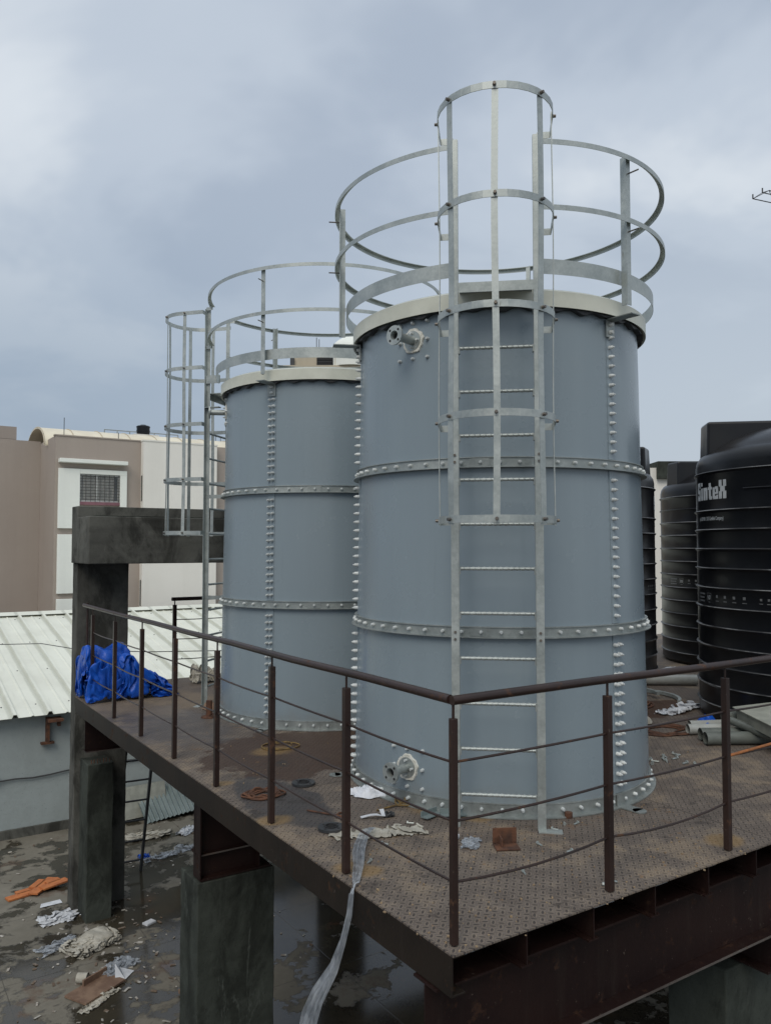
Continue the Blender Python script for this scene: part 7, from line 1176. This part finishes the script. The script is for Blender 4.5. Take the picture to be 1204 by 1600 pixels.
2,-6,12,-12,28,-3,-9,-12,-10,23,-26,21,6,-30,-4,14,29,-26,0,6,27,11,-24,6,-4,-25,0,24,20,0,-20,13,-15,11,15,5,-18,24,-26,15,16,-18,-29,4,1,9,12,5,17,-11,-38,17,-23,-25,1,15,-15,-2,11,27,-20,-16,-1,2,26,-18,-10,0,9,24,-18,-4,18,8,-12,-25,7,12,-21,8,24,12,-22,-20,26,26,-12,-19,-5,24,5,-2,6,24,-13,6,2,-5,12,-10,-22,21,3,-28,24,-11,-11,15,-23,24,3,14,-1,16,6,-50,6,-14,-27,18,
-2,-24,10,9,-4,11,-3,2,-28,1,23,-23,4,8,5,-18,-1,4,26,-25,16,14,-6,-24,4,10,6,-23,10,27,3,-22,22,-6,-21,24,22,6,20,3,-4,9,-2,-24,-21,13,3,-3,-14,-11,-2,-4,-2,-1,3,21,-1,16,19,-3,-64,17,-20,21,12,-27,9,11,11,-5,4,4,-27,-9,-7,1,19,-9,10,-2,-27,5,4,-10,24,11,-6,12,-15,5,8,2,-25,2,1,-5,-4,-1,-6,23,-8,14,20,19,17,17,6,-12,-28,-18,-24,4,4,-15,-16,-5,-2,1,15,13,
-4,0,15,18,4,-44,-11,29,17,-8,5,-1,-2,17,10,1,-19,-4,-6,-14,7,10,0,9,-28,-4,10,2,-12,13,0,17,-11,9,-2,-27,24,2,-1,-4,-10,-28,-9,28,-27,1,9,20,18,18,11,10,-6,-7,-14,-28,-28,5,-6,29,-4,-28,0,0,9,15,-24,23,7,9,-40,7,29,25,4,5,10,-9,15,-6,17,-15,-13,-27,18,5,-29,25,4,-26,11,13,1,-28,22,11,-19,23,-20,-7,8,9,17,-6,-12,-29,2,-11,-24,16,-16,0,7,19,19,6,6,-6,-5,-6,
-2,-10,-28,0,6,17,4,-4,5,-24,-4,3,-2,3,7,
])
def grid(key):
    nx, ny, a = DRAPE[key]; n = (nx + 1) * (ny + 1); co = []
    for k in range(3):
        v_ = 0; c = []
        for q_ in a[k * n:(k + 1) * n]: v_ += q_; c.append(v_ / 700)
        co.append(c)
    return nx, ny, list(zip(*co))
def drape(key, name, label, cat, c, size, mat, rz=0, zs=1.0, flip=1, seed=0, torn=.3, group=None, sub=1, drop=.010, zf=None):
    nx, ny, P = grid(key); ex = max(abs(p[0]) for p in P) * 2; ey = max(abs(p[1]) for p in P) * 2
    kx, ky = size[0] / ex, size[1] / ey; kz = (kx + ky) / 2 * zs; sd = Vector((seed * 5.1, seed * 3.3, 0))
    vs = []
    for p in P:
        d_ = .018 * size[0] * noise.noise(Vector((p[0] * 9, p[1] * 9, p[2] * 9)) + sd)
        vs.append((p[0] * kx * flip + d_, p[1] * ky + d_ * .6, max(.0015, (p[2] - drop) * kz * (zf(p[0] / ex + .5) if zf else 1))))
    fs = []
    for j in range(ny):
        for i in range(nx):
            if torn:
                b_ = min(i, nx - 1 - i, j * 1.0, ny - 1 - j) / 6
                if b_ < torn * (.5 + 1.4 * noise.noise(Vector((i * .21, j * .21, 4)) + sd)) * 1.6 : continue
            a_ = j * (nx + 1) + i; fs.append((a_, a_ + 1, a_ + nx + 2, a_ + nx + 1))
    used = sorted({i for f in fs for i in f}); mp = {u: k for k, u in enumerate(used)}
    q = MB(); q.add([vs[u] for u in used], [tuple(mp[i] for i in f) for f in fs], True)
    o = q.build(name, mat, loc=c, rot=(0, 0, rz)); tag(o, label, cat, group)
    md = o.modifiers.new('smooth', 'SUBSURF'); md.levels = md.render_levels = sub
    return o
def fbm(p, oct=4, ridge=False):
    v = 0; a = 1; s_ = 0
    for o in range(oct):
        n_ = noise.noise(p * (2 ** o) + Vector((o * 7.3, o * 3.1, 0)))
        v += a * ((1 - abs(n_) * 2) if ridge else n_); s_ += a; a *= .5
    return v / s_
def crumple(name, label, cat, c, size, mat, h=.05, rz=0, seed=0, n=28, sc_=5, parent=None, group=None, shape=None, ragged=.25, thick=0):
    """crumpled sheet or heap: irregular outline, folded relief"""
    q = MB(); vs = []; fs = []; sd = Vector((seed * 11.3, seed * 5.7, seed * 2.9))
    M = Matrix.Translation(c) @ Matrix.Rotation(rz, 4, 'Z')
    rings_ = n // 2; seg = n * 2
    vs.append((0, 0, h * (.7 + .4 * fbm(sd, 3, True))))
    for j in range(1, rings_ + 1):
        t_ = j / rings_
        for i in range(seg):
            an = 2 * PI * i / seg
            out_ = 1 + ragged * 1.8 * noise.noise(Vector((math.cos(an) * 1.7, math.sin(an) * 1.7, 0)) + sd) + ragged * .7 * noise.noise(Vector((math.cos(an) * 5, math.sin(an) * 5, 3)) + sd)
            k_ = t_ * out_
            x = size[0] / 2 * k_ * math.cos(an); y = size[1] / 2 * k_ * math.sin(an)
            pr = (shape(x, y) if shape else 1.0)
            f = fbm(Vector((x * sc_, y * sc_, 0)) + sd, 4, True)
            edge = (1 - t_ ** 4)
            z = h * max(.04, (.25 + .75 * f)) * (edge * .92 + .08) * pr + .004
            x += .25 * h * noise.noise(Vector((x * sc_ * 1.5, y * sc_ * 1.5, 5)) + sd); y += .25 * h * noise.noise(Vector((x * sc_ * 1.5, y * sc_ * 1.5, 9)) + sd)
            vs.append((x, y, max(.003, z)))
    for i in range(seg): fs.append((0, 1 + i, 1 + (i + 1) % seg))
    for j in range(rings_ - 1):
        a = 1 + j * seg; b = a + seg
        for i in range(seg): fs.append((a + i, b + i, b + (i + 1) % seg, a + (i + 1) % seg))
    q.add(vs, fs, True, M)
    o = q.build(name, mat, parent)
    if not parent: tag(o, label, cat, group)
    return o
# blue tarpaulin heap, tall at the column, sloping to the right
drape('tarp', 'tarpaulin', 'crumpled bright blue tarpaulin heaped in the platform corner', 'tarpaulin', (.555, 6.80, .0), (1.10, .62), 'tarp', 0, 1.06, 1, 0, 0, sub=2, zf=lambda u_: 1.32 - .22 * u_ if u_ < .5 else max(.22, 1.21 - 2.1 * (u_ - .5)))

# ---- film strip over the edge
q = MB(); vs = []; fs = []
path = [((.56, 1.50, .02), .05), ((.50, 1.46, .03), .07), ((.43, 1.40, .03), .08), ((.36, 1.32, .02), .09), ((.28, 1.21, .02), .085), ((.20, 1.08, .015), .07), ((.13, .98, .012), .06), ((.075, .90, .012), .045), ((.040, .87, -.02), .045), ((.032, .88, -.12), .05), ((.020, .93, -.28), .06), ((.00, .98, -.42), .085), ((-.05, 1.05, -.58), .13), ((-.06, 1.12, -.74), .18), ((-.05, 1.17, -.92), .21), ((-.06, 1.2, -1.15), .24), ((-.05, 1.22, -1.35), .2)]
pp = []
for i in range(len(path) - 1):
    for k in range(5):
        t_ = k / 5; a = Vector(path[i][0]).lerp(Vector(path[i + 1][0]), t_); pp.append((a, path[i][1] * (1 - t_) + path[i + 1][1] * t_))
NW = 26
for i, (p_, w_) in enumerate(pp):
    d = (pp[min(i + 1, len(pp) - 1)][0] - pp[max(i - 1, 0)][0]).normalized()
    nrm = Vector((0, 0, 1)) if i < 36 else Vector((-1, 0, 0))
    sdv = d.cross(nrm).normalized()
    for k in range(NW + 1):
        u_ = k / NW - .5
        ed = 1 + .12 * noise.noise(Vector((i * .11, 3 if u_ > 0 else 9, 0)))
        amp = .012 + .16 * w_
        f = amp * (abs(noise.noise(Vector((u_ * 9, i * .035, 1)))) + .4 * abs(noise.noise(Vector((u_ * 22, i * .09, 5)))))
        vs.append(p_ + sdv * u_ * w_ * .82 * ed + nrm * (f + .003))
for i in range(len(pp) - 1):
    for k in range(NW): a = i * (NW + 1) + k; fs.append((a, a + 1, a + NW + 2, a + NW + 1))
q.add(vs, fs, True); tag(q.build('plastic_film', 'film'), 'long twisted strip of pale plastic film hanging over the platform edge', 'plastic film')
drape('strip', 'cloth', 'dirty cream cloth lying creased by the railing post on the platform', 'cloth', (.57, 1.46, 0), (.62, .20), 'cloth', R(-22), .26, 1, 4, .25)
crumple('wool_tuft', 'fluffy white wadding at the foot of the larger grey tank', 'wadding', (.92, 2.13, 0), (.30, .17), 'wool', .07, R(-30), 6, 36, 16)
drape('rag', 'plastic_bag', 'small crumpled grey plastic bag beside the rusty bracket', 'plastic bag', (.93, 1.02, 0), (.20, .12), 'film', R(40), .3, 1, 8, .3)
drape('rag', 'sack', 'small dirty white sack by the far railing', 'sack', (1.68, 7.25, 0), (.38, .24), 'cloth', 0, 1.7, 1, 9, 0)
drape('strip', 'white_wrapping', 'torn white wrapping lying in front of the nearest black tank', 'wrapping', (5.2, 2.75, 0), (.75, .22), 'paper', R(8), .6, 1, 12, .25)
crumple('foam_block', 'dirty white foam block lying just right of the larger grey tank', 'foam block', (4.35, 2.62, 0), (.30, .22), 'cloth', .12, R(-10), 14, 30, 4, ragged=.1)
crumple('blue_bag', 'bright blue plastic piece between the pipes and the black tank', 'plastic piece', (4.72, 2.12, 0), (.24, .2), 'tarp', .13, 0, 15, 30, 5)
crumple('white_wrapping', 'pale plastic scrap lying far back between the black tanks', 'wrapping', (7.5, 4.6, 0), (.4, .2), 'paper', .04, 0, 16, 24, 9)
crumple('white_wrapping', 'flat white strip on the deck before the farthest black tank', 'wrapping', (6.9, 4.05, 0), (.45, .12), 'paper', .03, 0, 17, 24, 9)
# rusty angle bracket
q = MB(); q.bb((-.07, -.05, .003), (.07, .05, .012)); q.bb((-.07, .042, .012), (.07, .051, .10)); q.bb((-.035, -.02, .012), (-.025, .042, .06))
o = q.build('angle_bracket', 'rust', None, bevel=.002, loc=(1.06, .86, 0), rot=(0, 0, R(-28))); tag(o, 'rusty steel angle bracket lying in front of the larger tank', 'bracket')
q = MB(); q.tube([(0, 0, 0.002), (0, 0, .035)], .025, 14); o = q.build('rusty_stub', 'rust', loc=(1.74, 1.03, 0)); tag(o, 'short rusty round stub at the base of the larger tank', 'steel stub')
# black flanges
for (x, y, s_, lb) in ((.37, 1.68, .082, 'black pipe flange lying between the two front left railing posts'), (.66, 2.60, .085, 'black pipe flange lying farther back near the wet patch')):
    f_ = thing('pipe_flange', lb, 'flange', (x, y, 0), 0, 'black flanges on the deck')
    q = MB(); q.disc((0, 0, .003), s_, (0, 0, 1), 36, .016, .034); q.build('flange_disc', 'rubber', f_)
    q = MB()
    for k in range(4): q.disc((s_ * .72 * math.cos(k * PI / 2 + .4), s_ * .72 * math.sin(k * PI / 2 + .4), .0195), .009, (0, 0, 1), 10, .001)
    q.disc((0, 0, .019), .043, (0, 0, 1), 24, .006, .034); q.build('flange_face', 'darkhole', f_)
def coil(name, label, cat, c, r, turns, mat, rad=.006, seed=1, spread=.4, h=.03, tail=None):
    rnd = random.Random(seed); pts = []; N = int(turns * 22)
    for i in range(N):
        t_ = 2 * PI * i / 22; rr = r * (1 + spread * noise.noise(Vector((t_ * .37, seed, 0))) + .12 * math.sin(t_ * 1.7))
        pts.append((c[0] + rr * math.cos(t_) * (1 + .25 * noise.noise(Vector((t_ * .2, 4, seed)))), c[1] + rr * .8 * math.sin(t_), c[2] + rad + h * abs(noise.noise(Vector((t_ * .8, 9, seed))))))
    if tail: pts += [Vector(pts[-1]).lerp(Vector(tail), k / 6) for k in range(1, 7)]
    q = MB(); q.tube(pts, rad, 6); return tag(q.build(name, mat), label, cat)
coil('rope_coil', 'tangled rust brown rope near the left platform edge', 'rope', (.30, 2.52, 0), .11, 9, 'rust', .007, 3, .9, .05)
coil('rope_coil', 'loose loop of yellow rope by the wet patch', 'rope', (.98, 3.70, 0), .14, 2.2, 'rope_y', .0055, 5, .5, .02)
coil('rope_coil', 'yellow brown rope scraps under the lower outlet of the larger tank', 'rope', (1.05, 1.86, 0), .07, 5, 'rope_y', .006, 8, 1.2, .09, (.78, 1.80, .01))
coil('rope_coil', 'flattened coil of rusty wire right of the larger tank', 'rope', (4.30, 2.22, 0), .22, 6, 'rust', .008, 11, .8, .02, (5.0, 2.0, .01))
coil('rope_coil', 'rust coloured wire loop beside the curved rails', 'rope', (5.0, 3.25, 0), .25, 4, 'rust', .008, 13, .8, .03)
coil('wire_piece', 'thin rusty bent rod on the deck near the cream cloth', 'wire', (.56, 1.86, 0), .05, .8, 'rust', .006, 17, .6, .01, (.40, 2.05, .01))
coil('wire_piece', 'dark knotted wire scrap near the cream cloth', 'wire', (.80, 1.68, 0), .03, 3, 'rubber', .006, 19, 1, .03, (.72, 1.74, .01))
q = MB(); pts = [(.62, 1.74, .01), (.68, 1.72, .02), (.70, 1.68, .03), (.74, 1.66, .02), (.75, 1.70, .05)]; q.tube(pts, .012, sq=(.03, .004)); tag(q.build('plastic_offcut', 'paper'), 'curled white plastic offcut behind the cream cloth', 'plastic offcut')
for (x, y, rz, lb) in ((1.02, 1.52, .3, 'pale blue steel plate leaning on another by the tank foot'), (1.14, 1.45, -.35, 'pale blue steel plate lying nearest the railing corner post')):
    q = MB(); q.box((0, 0, .012), (.17, .055, .006)); q.box((0, .026, .03), (.17, .005, .03)); o = q.build('steel_plate', 'cor', loc=(x, y, 0.0), rot=(0, .05, rz)); tag(o, lb, 'steel plate', 'small plates by the tank foot')
q = MB(); q.lathe([(0, .003), (.02, .003), (.026, .02), (.024, .028), (0, .026)], 14); o = q.build('plastic_stopper', 'paper', loc=(.90, 1.13, 0)); tag(o, 'small white plastic stopper left of the rusty bracket', 'plastic stopper')
# loose bolts
bolt0 = None; k = 0
spots = [(1.25, .80), (1.50, .93), (1.62, .95), (1.70, .92), (1.33, .62), (1.13, .20), (1.20, .22), (.50, 1.30), (.30, 1.12), (.82, 1.50), (.9, .55)]
spots2 = [(2.95 + .06 * i, 1.80 - .04 * i) for i in range(5)] + [(3.22 + .05 * i + .02 * (i % 2), 1.55 + .05 * (i % 3)) for i in range(9)] + [(3.5, 1.36), (3.47, 1.42), (2.98, 1.45), (2.9, 1.95)]
def loose(x, y, s_, lb, gp):
    global bolt0
    if bolt0 is None:
        bolt0 = thing('loose_bolt', lb, 'bolt', (x, y, 0), 0, gp)
        q = MB(); q.tube([(0, 0, .006), (.035, 0, .006)], .005, 6); q.build('shank', 'galv', bolt0)
        q = MB(); q.tube([(-.009, 0, .009), (0, 0, .009)], .010, 6, smooth=False); q.build('head', 'galv', bolt0); o = bolt0
    else: o = copy_tree(bolt0)
    o.location = (x, y, 0); o.rotation_euler = (0, 0, random.uniform(0, 6.3)); o.scale = (s_,) * 3; o['label'] = lb; o['group'] = gp
sl = ['loose bolt lying right of the rusty angle bracket', 'loose bolt just left of the ladder foot', 'loose bolt left of the short rusty stub', 'loose bolt nearest the short rusty stub', 'loose bolt alone in the middle of the front plate', 'loose bolt left of the second railing post foot', 'loose bolt right beside the second railing post foot', 'loose bolt beside the cream cloth, nearer the edge', 'loose bolt near the film strip at the platform edge', 'loose bolt right of the cream cloth', 'loose bolt well in front of the rusty bracket']
for (x, y), l_ in zip(spots, sl): loose(x, y, 1, l_, 'loose bolts in front of the larger tank')
for i, (x, y) in enumerate(spots2): loose(x, y, 1.35, 'loose bolt in the slanting row right of the larger tank' if i < 5 else 'loose bolt in the tight cluster right of the larger tank' if i < 14 else ('loose bolt by itself right of the bolt cluster', 'loose bolt second from the right beyond the cluster', 'loose bolt by itself in front of the slanting row', 'loose bolt nearest the larger tank, behind the slanting row')[i - 14], 'loose bolts right of the larger tank')
# gravel crumbs / chips
chips = MB()
for i in range(420):
    if i < 260: x, y = random.uniform(.03, 2.4), random.uniform(.03, 1.4)
    else: x, y = random.uniform(.03, 5.2), random.uniform(.03, 5.5)
    if math.hypot(x - 2.11, y - 2.12) < 1.2 or math.hypot(x - 2.17, y - 4.99) < 1.2: continue
    s_ = random.uniform(.002, .0065); M = Matrix.Translation((x, y, s_ * .5)) @ Matrix.Rotation(random.uniform(0, 6), 4, 'Z')
    chips.box((0, 0, 0), (s_ * random.uniform(1, 2.6), s_ * 1.3, s_), M)
tag(chips.build('chips', simple('pale_chips', (.34, .25, .15), (.22, .15, .09), 3, .9, pos=True)), 'tiny pale chips and crumbs strewn over the deck plate', 'debris', kind='stuff')
# curved galvanised rails right of tank
q = MB(); q.tube([(5.78 + .62 * math.cos(t_) - .62, 3.20 + .62 * math.sin(t_) * .9 + .25, .03) for t_ in [R(-60 + 9 * i) for i in range(18)]], .02, sq=(.035, .035)); 
tag(q.build('curved_rail', 'galv'), 'outer curved galvanised rail lying on the deck by the black tank', 'curved rail', 'curved rails on the deck')
q = MB(); q.tube([(5.62 + .62 * math.cos(t_) - .62, 3.34 + .62 * math.sin(t_) * .9 + .25, .07) for t_ in [R(-35 + 9 * i) for i in range(17)]], .02, sq=(.035, .035))
tag(q.build('curved_rail', 'galv'), 'inner curved galvanised rail resting on the outer one', 'curved rail', 'curved rails on the deck')
def pipe(label, a, b, r, mat, group='pipes lying on the deck'):
    a = Vector(a); b = Vector(b); d = (b - a).normalized()
    t_ = thing('pipe', label, 'pipe', (0, 0, 0), 0, group)
    q = MB(); q.tube([a, b], r, 20, caps=False); q.tube([a + d * .001, b - d * .001], r * .86, 20, caps=False); q.build('pipe_wall', mat, t_)
    q = MB(); q.disc(a + d * .05, r * .85, d, 16, .003); q.disc(b - d * .05, r * .85, d, 16, .003); q.build('bore', 'darkhole', t_)
pipe('long white plastic pipe behind the curved rails', (5.4, 4.55, .07), (6.7, 3.62, .07), .065, 'pvc')
pipe('short pale grey pipe at the left end of the pipe pile', (4.33, 2.03, .05), (5.2, 1.55, .05), .048, 'pvc')
pipe('thick grey pipe in front of the pipe pile', (4.12, 1.70, .06), (5.2, 1.08, .06), .055, 'pvc_green')
pipe('second thick grey pipe in the pipe pile under the panel', (4.22, 1.82, .06), (5.3, 1.2, .06), .055, 'pvc_green')
pipe('dark grey pipe lying across the top of the pile', (4.58, 1.83, .17), (5.4, 1.42, .17), .05, 'pvc_green')
pipe('slanting grey pipe propped on the pipe pile', (4.50, 1.70, .17), (4.42, .95, .05), .035, 'pvc_green')
pipe('short white pipe end beside the blue plastic piece', (4.52, 2.15, .045), (4.95, 1.95, .045), .04, 'pvc')
pn = thing('grey_panel', 'flat grey panel box resting on the pipes at the right', 'panel')
q = MB(); q.box((0, 0, 0), (1.2, .72, .11)); o = q.build('panel_body', 'panel', pn, bevel=.006); o.location = (4.93, 1.10, .26); o.rotation_euler = (R(2), R(-6), R(-31))
q = MB(); q.box((0, 0, .062), (1.24, .76, .012)); o2 = q.build('panel_top', 'panel', pn, bevel=.003); o2.location = (4.93, 1.10, .26); o2.rotation_euler = (R(2), R(-6), R(-31))
# rusty foot near second tank's ladder
q = MB(); q.tube([(.0, 0, .0), (0, 0, .17)], .032, 12); q.disc((0, 0, .0), .08, (0, 0, 1), 20, .012, 0); q.disc((.05, .02, .012), .07, (0, 0, 1), 20, .01, 0)
o = q.build('pipe_stub', 'rust', loc=(.93, 5.18, 0)); tag(o, 'rusty pipe stub on a round plate left of the farther tank', 'pipe stub')
crumple('rag', 'small brown rag at the foot of the farther tank ladder', 'rag', (1.1, 5.55, 0), (.22, .18), 'cardboard', .1, 0, 21, 24, 8)

# ------------------------------------------------------------------ things on the lower floor
Gz = -2.7
ld = thing('leaning_ladder', 'dark steel ladder leaning under the platform behind the column', 'ladder')
for dxx in (0, -.36):
    q = MB(); q.tube([(1.25 + dxx, 8.5 - dxx * .1, Gz), (1.35 + dxx, 8.15, -.35)], .02, sq=(.045, .03)); q.build('rail', 'darkgrey', ld)
for k in range(8):
    z_ = Gz + .16 + .28 * k; f_ = (z_ - Gz) / 2.35
    q = MB(); q.tube([(1.25 + .1 * f_, 8.5 - .35 * f_, z_), (.89 + .1 * f_, 8.53 - .35 * f_, z_)], .013, 6); q.build('rung', 'darkgrey', ld)
q = MB(); vs = []; fs = []; n = 90
for i in range(n + 1):
    x = -.5 + 1.35 * i / n
    for j in range(2): vs.append((x, j * .62, .018 * math.sin(x * 2 * PI / .075)))
for i in range(n): fs.append((2 * i, 2 * i + 2, 2 * i + 3, 2 * i + 1))
q.add(vs, fs, True); o = q.build('corrugated_sheet', 'cor', loc=(2.35, 10.30, Gz + .05), rot=(R(38), R(-4), R(4))); tag(o, 'corrugated grey blue sheet leaning on the shed wall', 'metal sheet')
q = MB(); q.box((0, 0, .3), (1.3, .02, .5)); o = q.build('white_board', 'panel', loc=(1.65, 10.5, Gz), rot=(R(-18), 0, R(4))); tag(o, 'pale board leaning on the shed wall left of the corrugated sheet', 'board')
# orange boards
for i, (x, y, a, s_, lb) in enumerate(((-.22, 8.52, .2, .42, 'left orange board on the wet lower floor'), (.02, 8.62, .9, .5, 'middle orange board lying across the others'), (.15, 8.55, .35, .36, 'right orange board nearest the concrete pier'))):
    q = MB(); q.box((0, 0, 0), (s_, .13, .02)); q.box((s_ * .1, .1, .001), (s_ * .5, .1, .018)); o = q.build('orange_board', 'orange', loc=(x, y, Gz + .015 + i * .021), rot=(0, 0, a)); tag(o, lb, 'board', 'orange boards on the lower floor')
drape('tarp', 'rubbish_heap', 'large pale plastic rubbish heap at the foot of the pier', 'rubbish', (.18, 6.74, Gz), (.60, .42), 'cloth', R(25), .36, -1, 31, .25)
drape('rag', 'rubbish_heap', 'crumpled blue white wrapping pile left of the pier', 'rubbish', (.02, 7.60, Gz), (.54, .32), 'paper', 0, .38, 1, 33, .45)
drape('strip', 'rubbish_heap', 'thin plastic rubbish strewn under the leaning ladder', 'rubbish', (1.78, 8.85, Gz), (1.0, .26), 'film', R(8), .5, 1, 35, .4)
drape('rag', 'rubbish_heap', 'white rag pile by the shed wall behind the leaning ladder', 'rubbish', (1.72, 9.72, Gz), (.8, .32), 'cloth', R(-5), .35, 1, 36, .4)
drape('rag', 'wrapping', 'small blue plastic wrapper near the leaning ladder', 'wrapper', (1.42, 8.92, Gz), (.17, .12), 'tarp', 0, 1, 1, 37, .2)
drape('rag', 'wrapping', 'clear plastic sheet patch on the wet floor below the heap', 'plastic sheet', (.30, 6.08, Gz), (.46, .3), 'film', R(30), .35, 1, 38, .4)
drape('strip', 'wrapping', 'white wrapper scrap near the bottom of the wet floor', 'wrapper', (-.02, 5.55, Gz), (.5, .13), 'cloth', R(35), .5, 1, 39, .2)
drape('rag', 'wrapping', 'pale plastic scrap by the leaning corrugated sheet', 'wrapper', (2.3, 9.6, Gz), (.42, .22), 'paper', R(35), .5, 1, 40, .3)
drape('rag', 'wrapping', 'faint plastic film patch left of the pale heap', 'plastic sheet', (-.15, 6.9, Gz), (.5, .24), 'film', R(20), .35, -1, 41, .4)
q = MB(); q.add([(0, 0, .01), (.17, .05, .01), (.12, .2, .03), (.02, .17, .12)], [(0, 1, 2, 3)]); q.add([(0, 0, .012), (.02, .17, .122), (-.06, .08, .02)], [(0, 1, 2)])
o = q.build('paper_sheet', 'paper', loc=(.30, 5.80, Gz), rot=(0, 0, .5)); tag(o, 'folded white paper sheet on the wet floor', 'paper')
q = MB(); q.add([(0, 0, .01), (.26, .03, .01), (.24, .12, .02), (.02, .10, .015)], [(0, 1, 2, 3)]); o = q.build('paper_sheet', 'paper', loc=(-.12, 8.02, Gz), rot=(0, 0, -.1)); tag(o, 'flat white paper strip below the orange boards', 'paper')
q = MB(); q.box((0, 0, .012), (.13, .09, .02)); o = q.build('small_box', 'paper', loc=(.88, 6.9, Gz), rot=(0, 0, .4)); tag(o, 'small white and red carton lying behind the middle pier', 'carton')
q = MB(); q.tube([(0, 0, .05), (.10, .03, .05)], .05, 20, caps=False); q.tube([(0, 0, .05), (.10, .03, .05)], .038, 20, caps=False); q.disc((.002, 0, .05), .05, (1, .3, 0), 20, .002, .038)
o = q.build('tape_roll', 'cloth', loc=(-.12, 6.02, Gz), rot=(0, 0, -.9)); tag(o, 'roll of cream tape standing on the wet floor', 'tape roll')
q = MB(); q.box((0, 0, .02), (.5, .3, .02)); q.box((.1, .12, .05), (.3, .02, .08)); o = q.build('cardboard', 'cardboard', loc=(.0, 5.78, Gz), rot=(0, 0, .5)); tag(o, 'soaked brown cardboard below the tape roll', 'cardboard')
q = MB(); q.box((0, 0, .03), (.22, .05, .04)); o = q.build('timber_piece', 'cardboard', loc=(.78, 5.25, Gz), rot=(0, 0, .2)); tag(o, 'short dark timber piece by the middle pier', 'timber')
fl_ = MB(); rnd = random.Random(5)
for i in range(260):
    x, y = rnd.uniform(-.7, 2.4), rnd.uniform(5.0, 10.5)
    if rnd.random() < .5: x, y = rnd.gauss(.25, .35), rnd.gauss(6.5, .7)
    s_ = rnd.uniform(.006, .03); M = Matrix.Translation((x, y, Gz + .006)) @ Matrix.Rotation(rnd.uniform(0, 6), 4, 'Z') @ Matrix.Rotation(rnd.uniform(-.3, .3), 4, 'X')
    fl_.box((0, 0, 0), (s_ * rnd.uniform(1, 3), s_, .005), M)
tag(fl_.build('litter', simple('pale_litter', (.42, .40, .36), (.14, .10, .07), 3, .9, pos=True, lo=.45, hi=.55)), 'tiny litter scraps strewn over the wet lower floor', 'litter', kind='stuff')
# rubble by the lower right pier
q = MB(); rnd = random.Random(9)
for i in range(60):
    s_ = rnd.uniform(.03, .12); M = Matrix.Translation((rnd.uniform(2.0, 3.6), rnd.uniform(.5, 2.0), Gz + s_ * .3)) @ Matrix.Rotation(rnd.uniform(0, 6), 4, 'Z') @ Matrix.Rotation(rnd.uniform(0, 1), 4, 'X')
    q.box((0, 0, 0), (s_ * 1.4, s_, s_ * .8), M)
tag(q.build('rubble', 'cardboard'), 'broken rubble on the floor beside the lower right pier', 'rubble', kind='stuff')
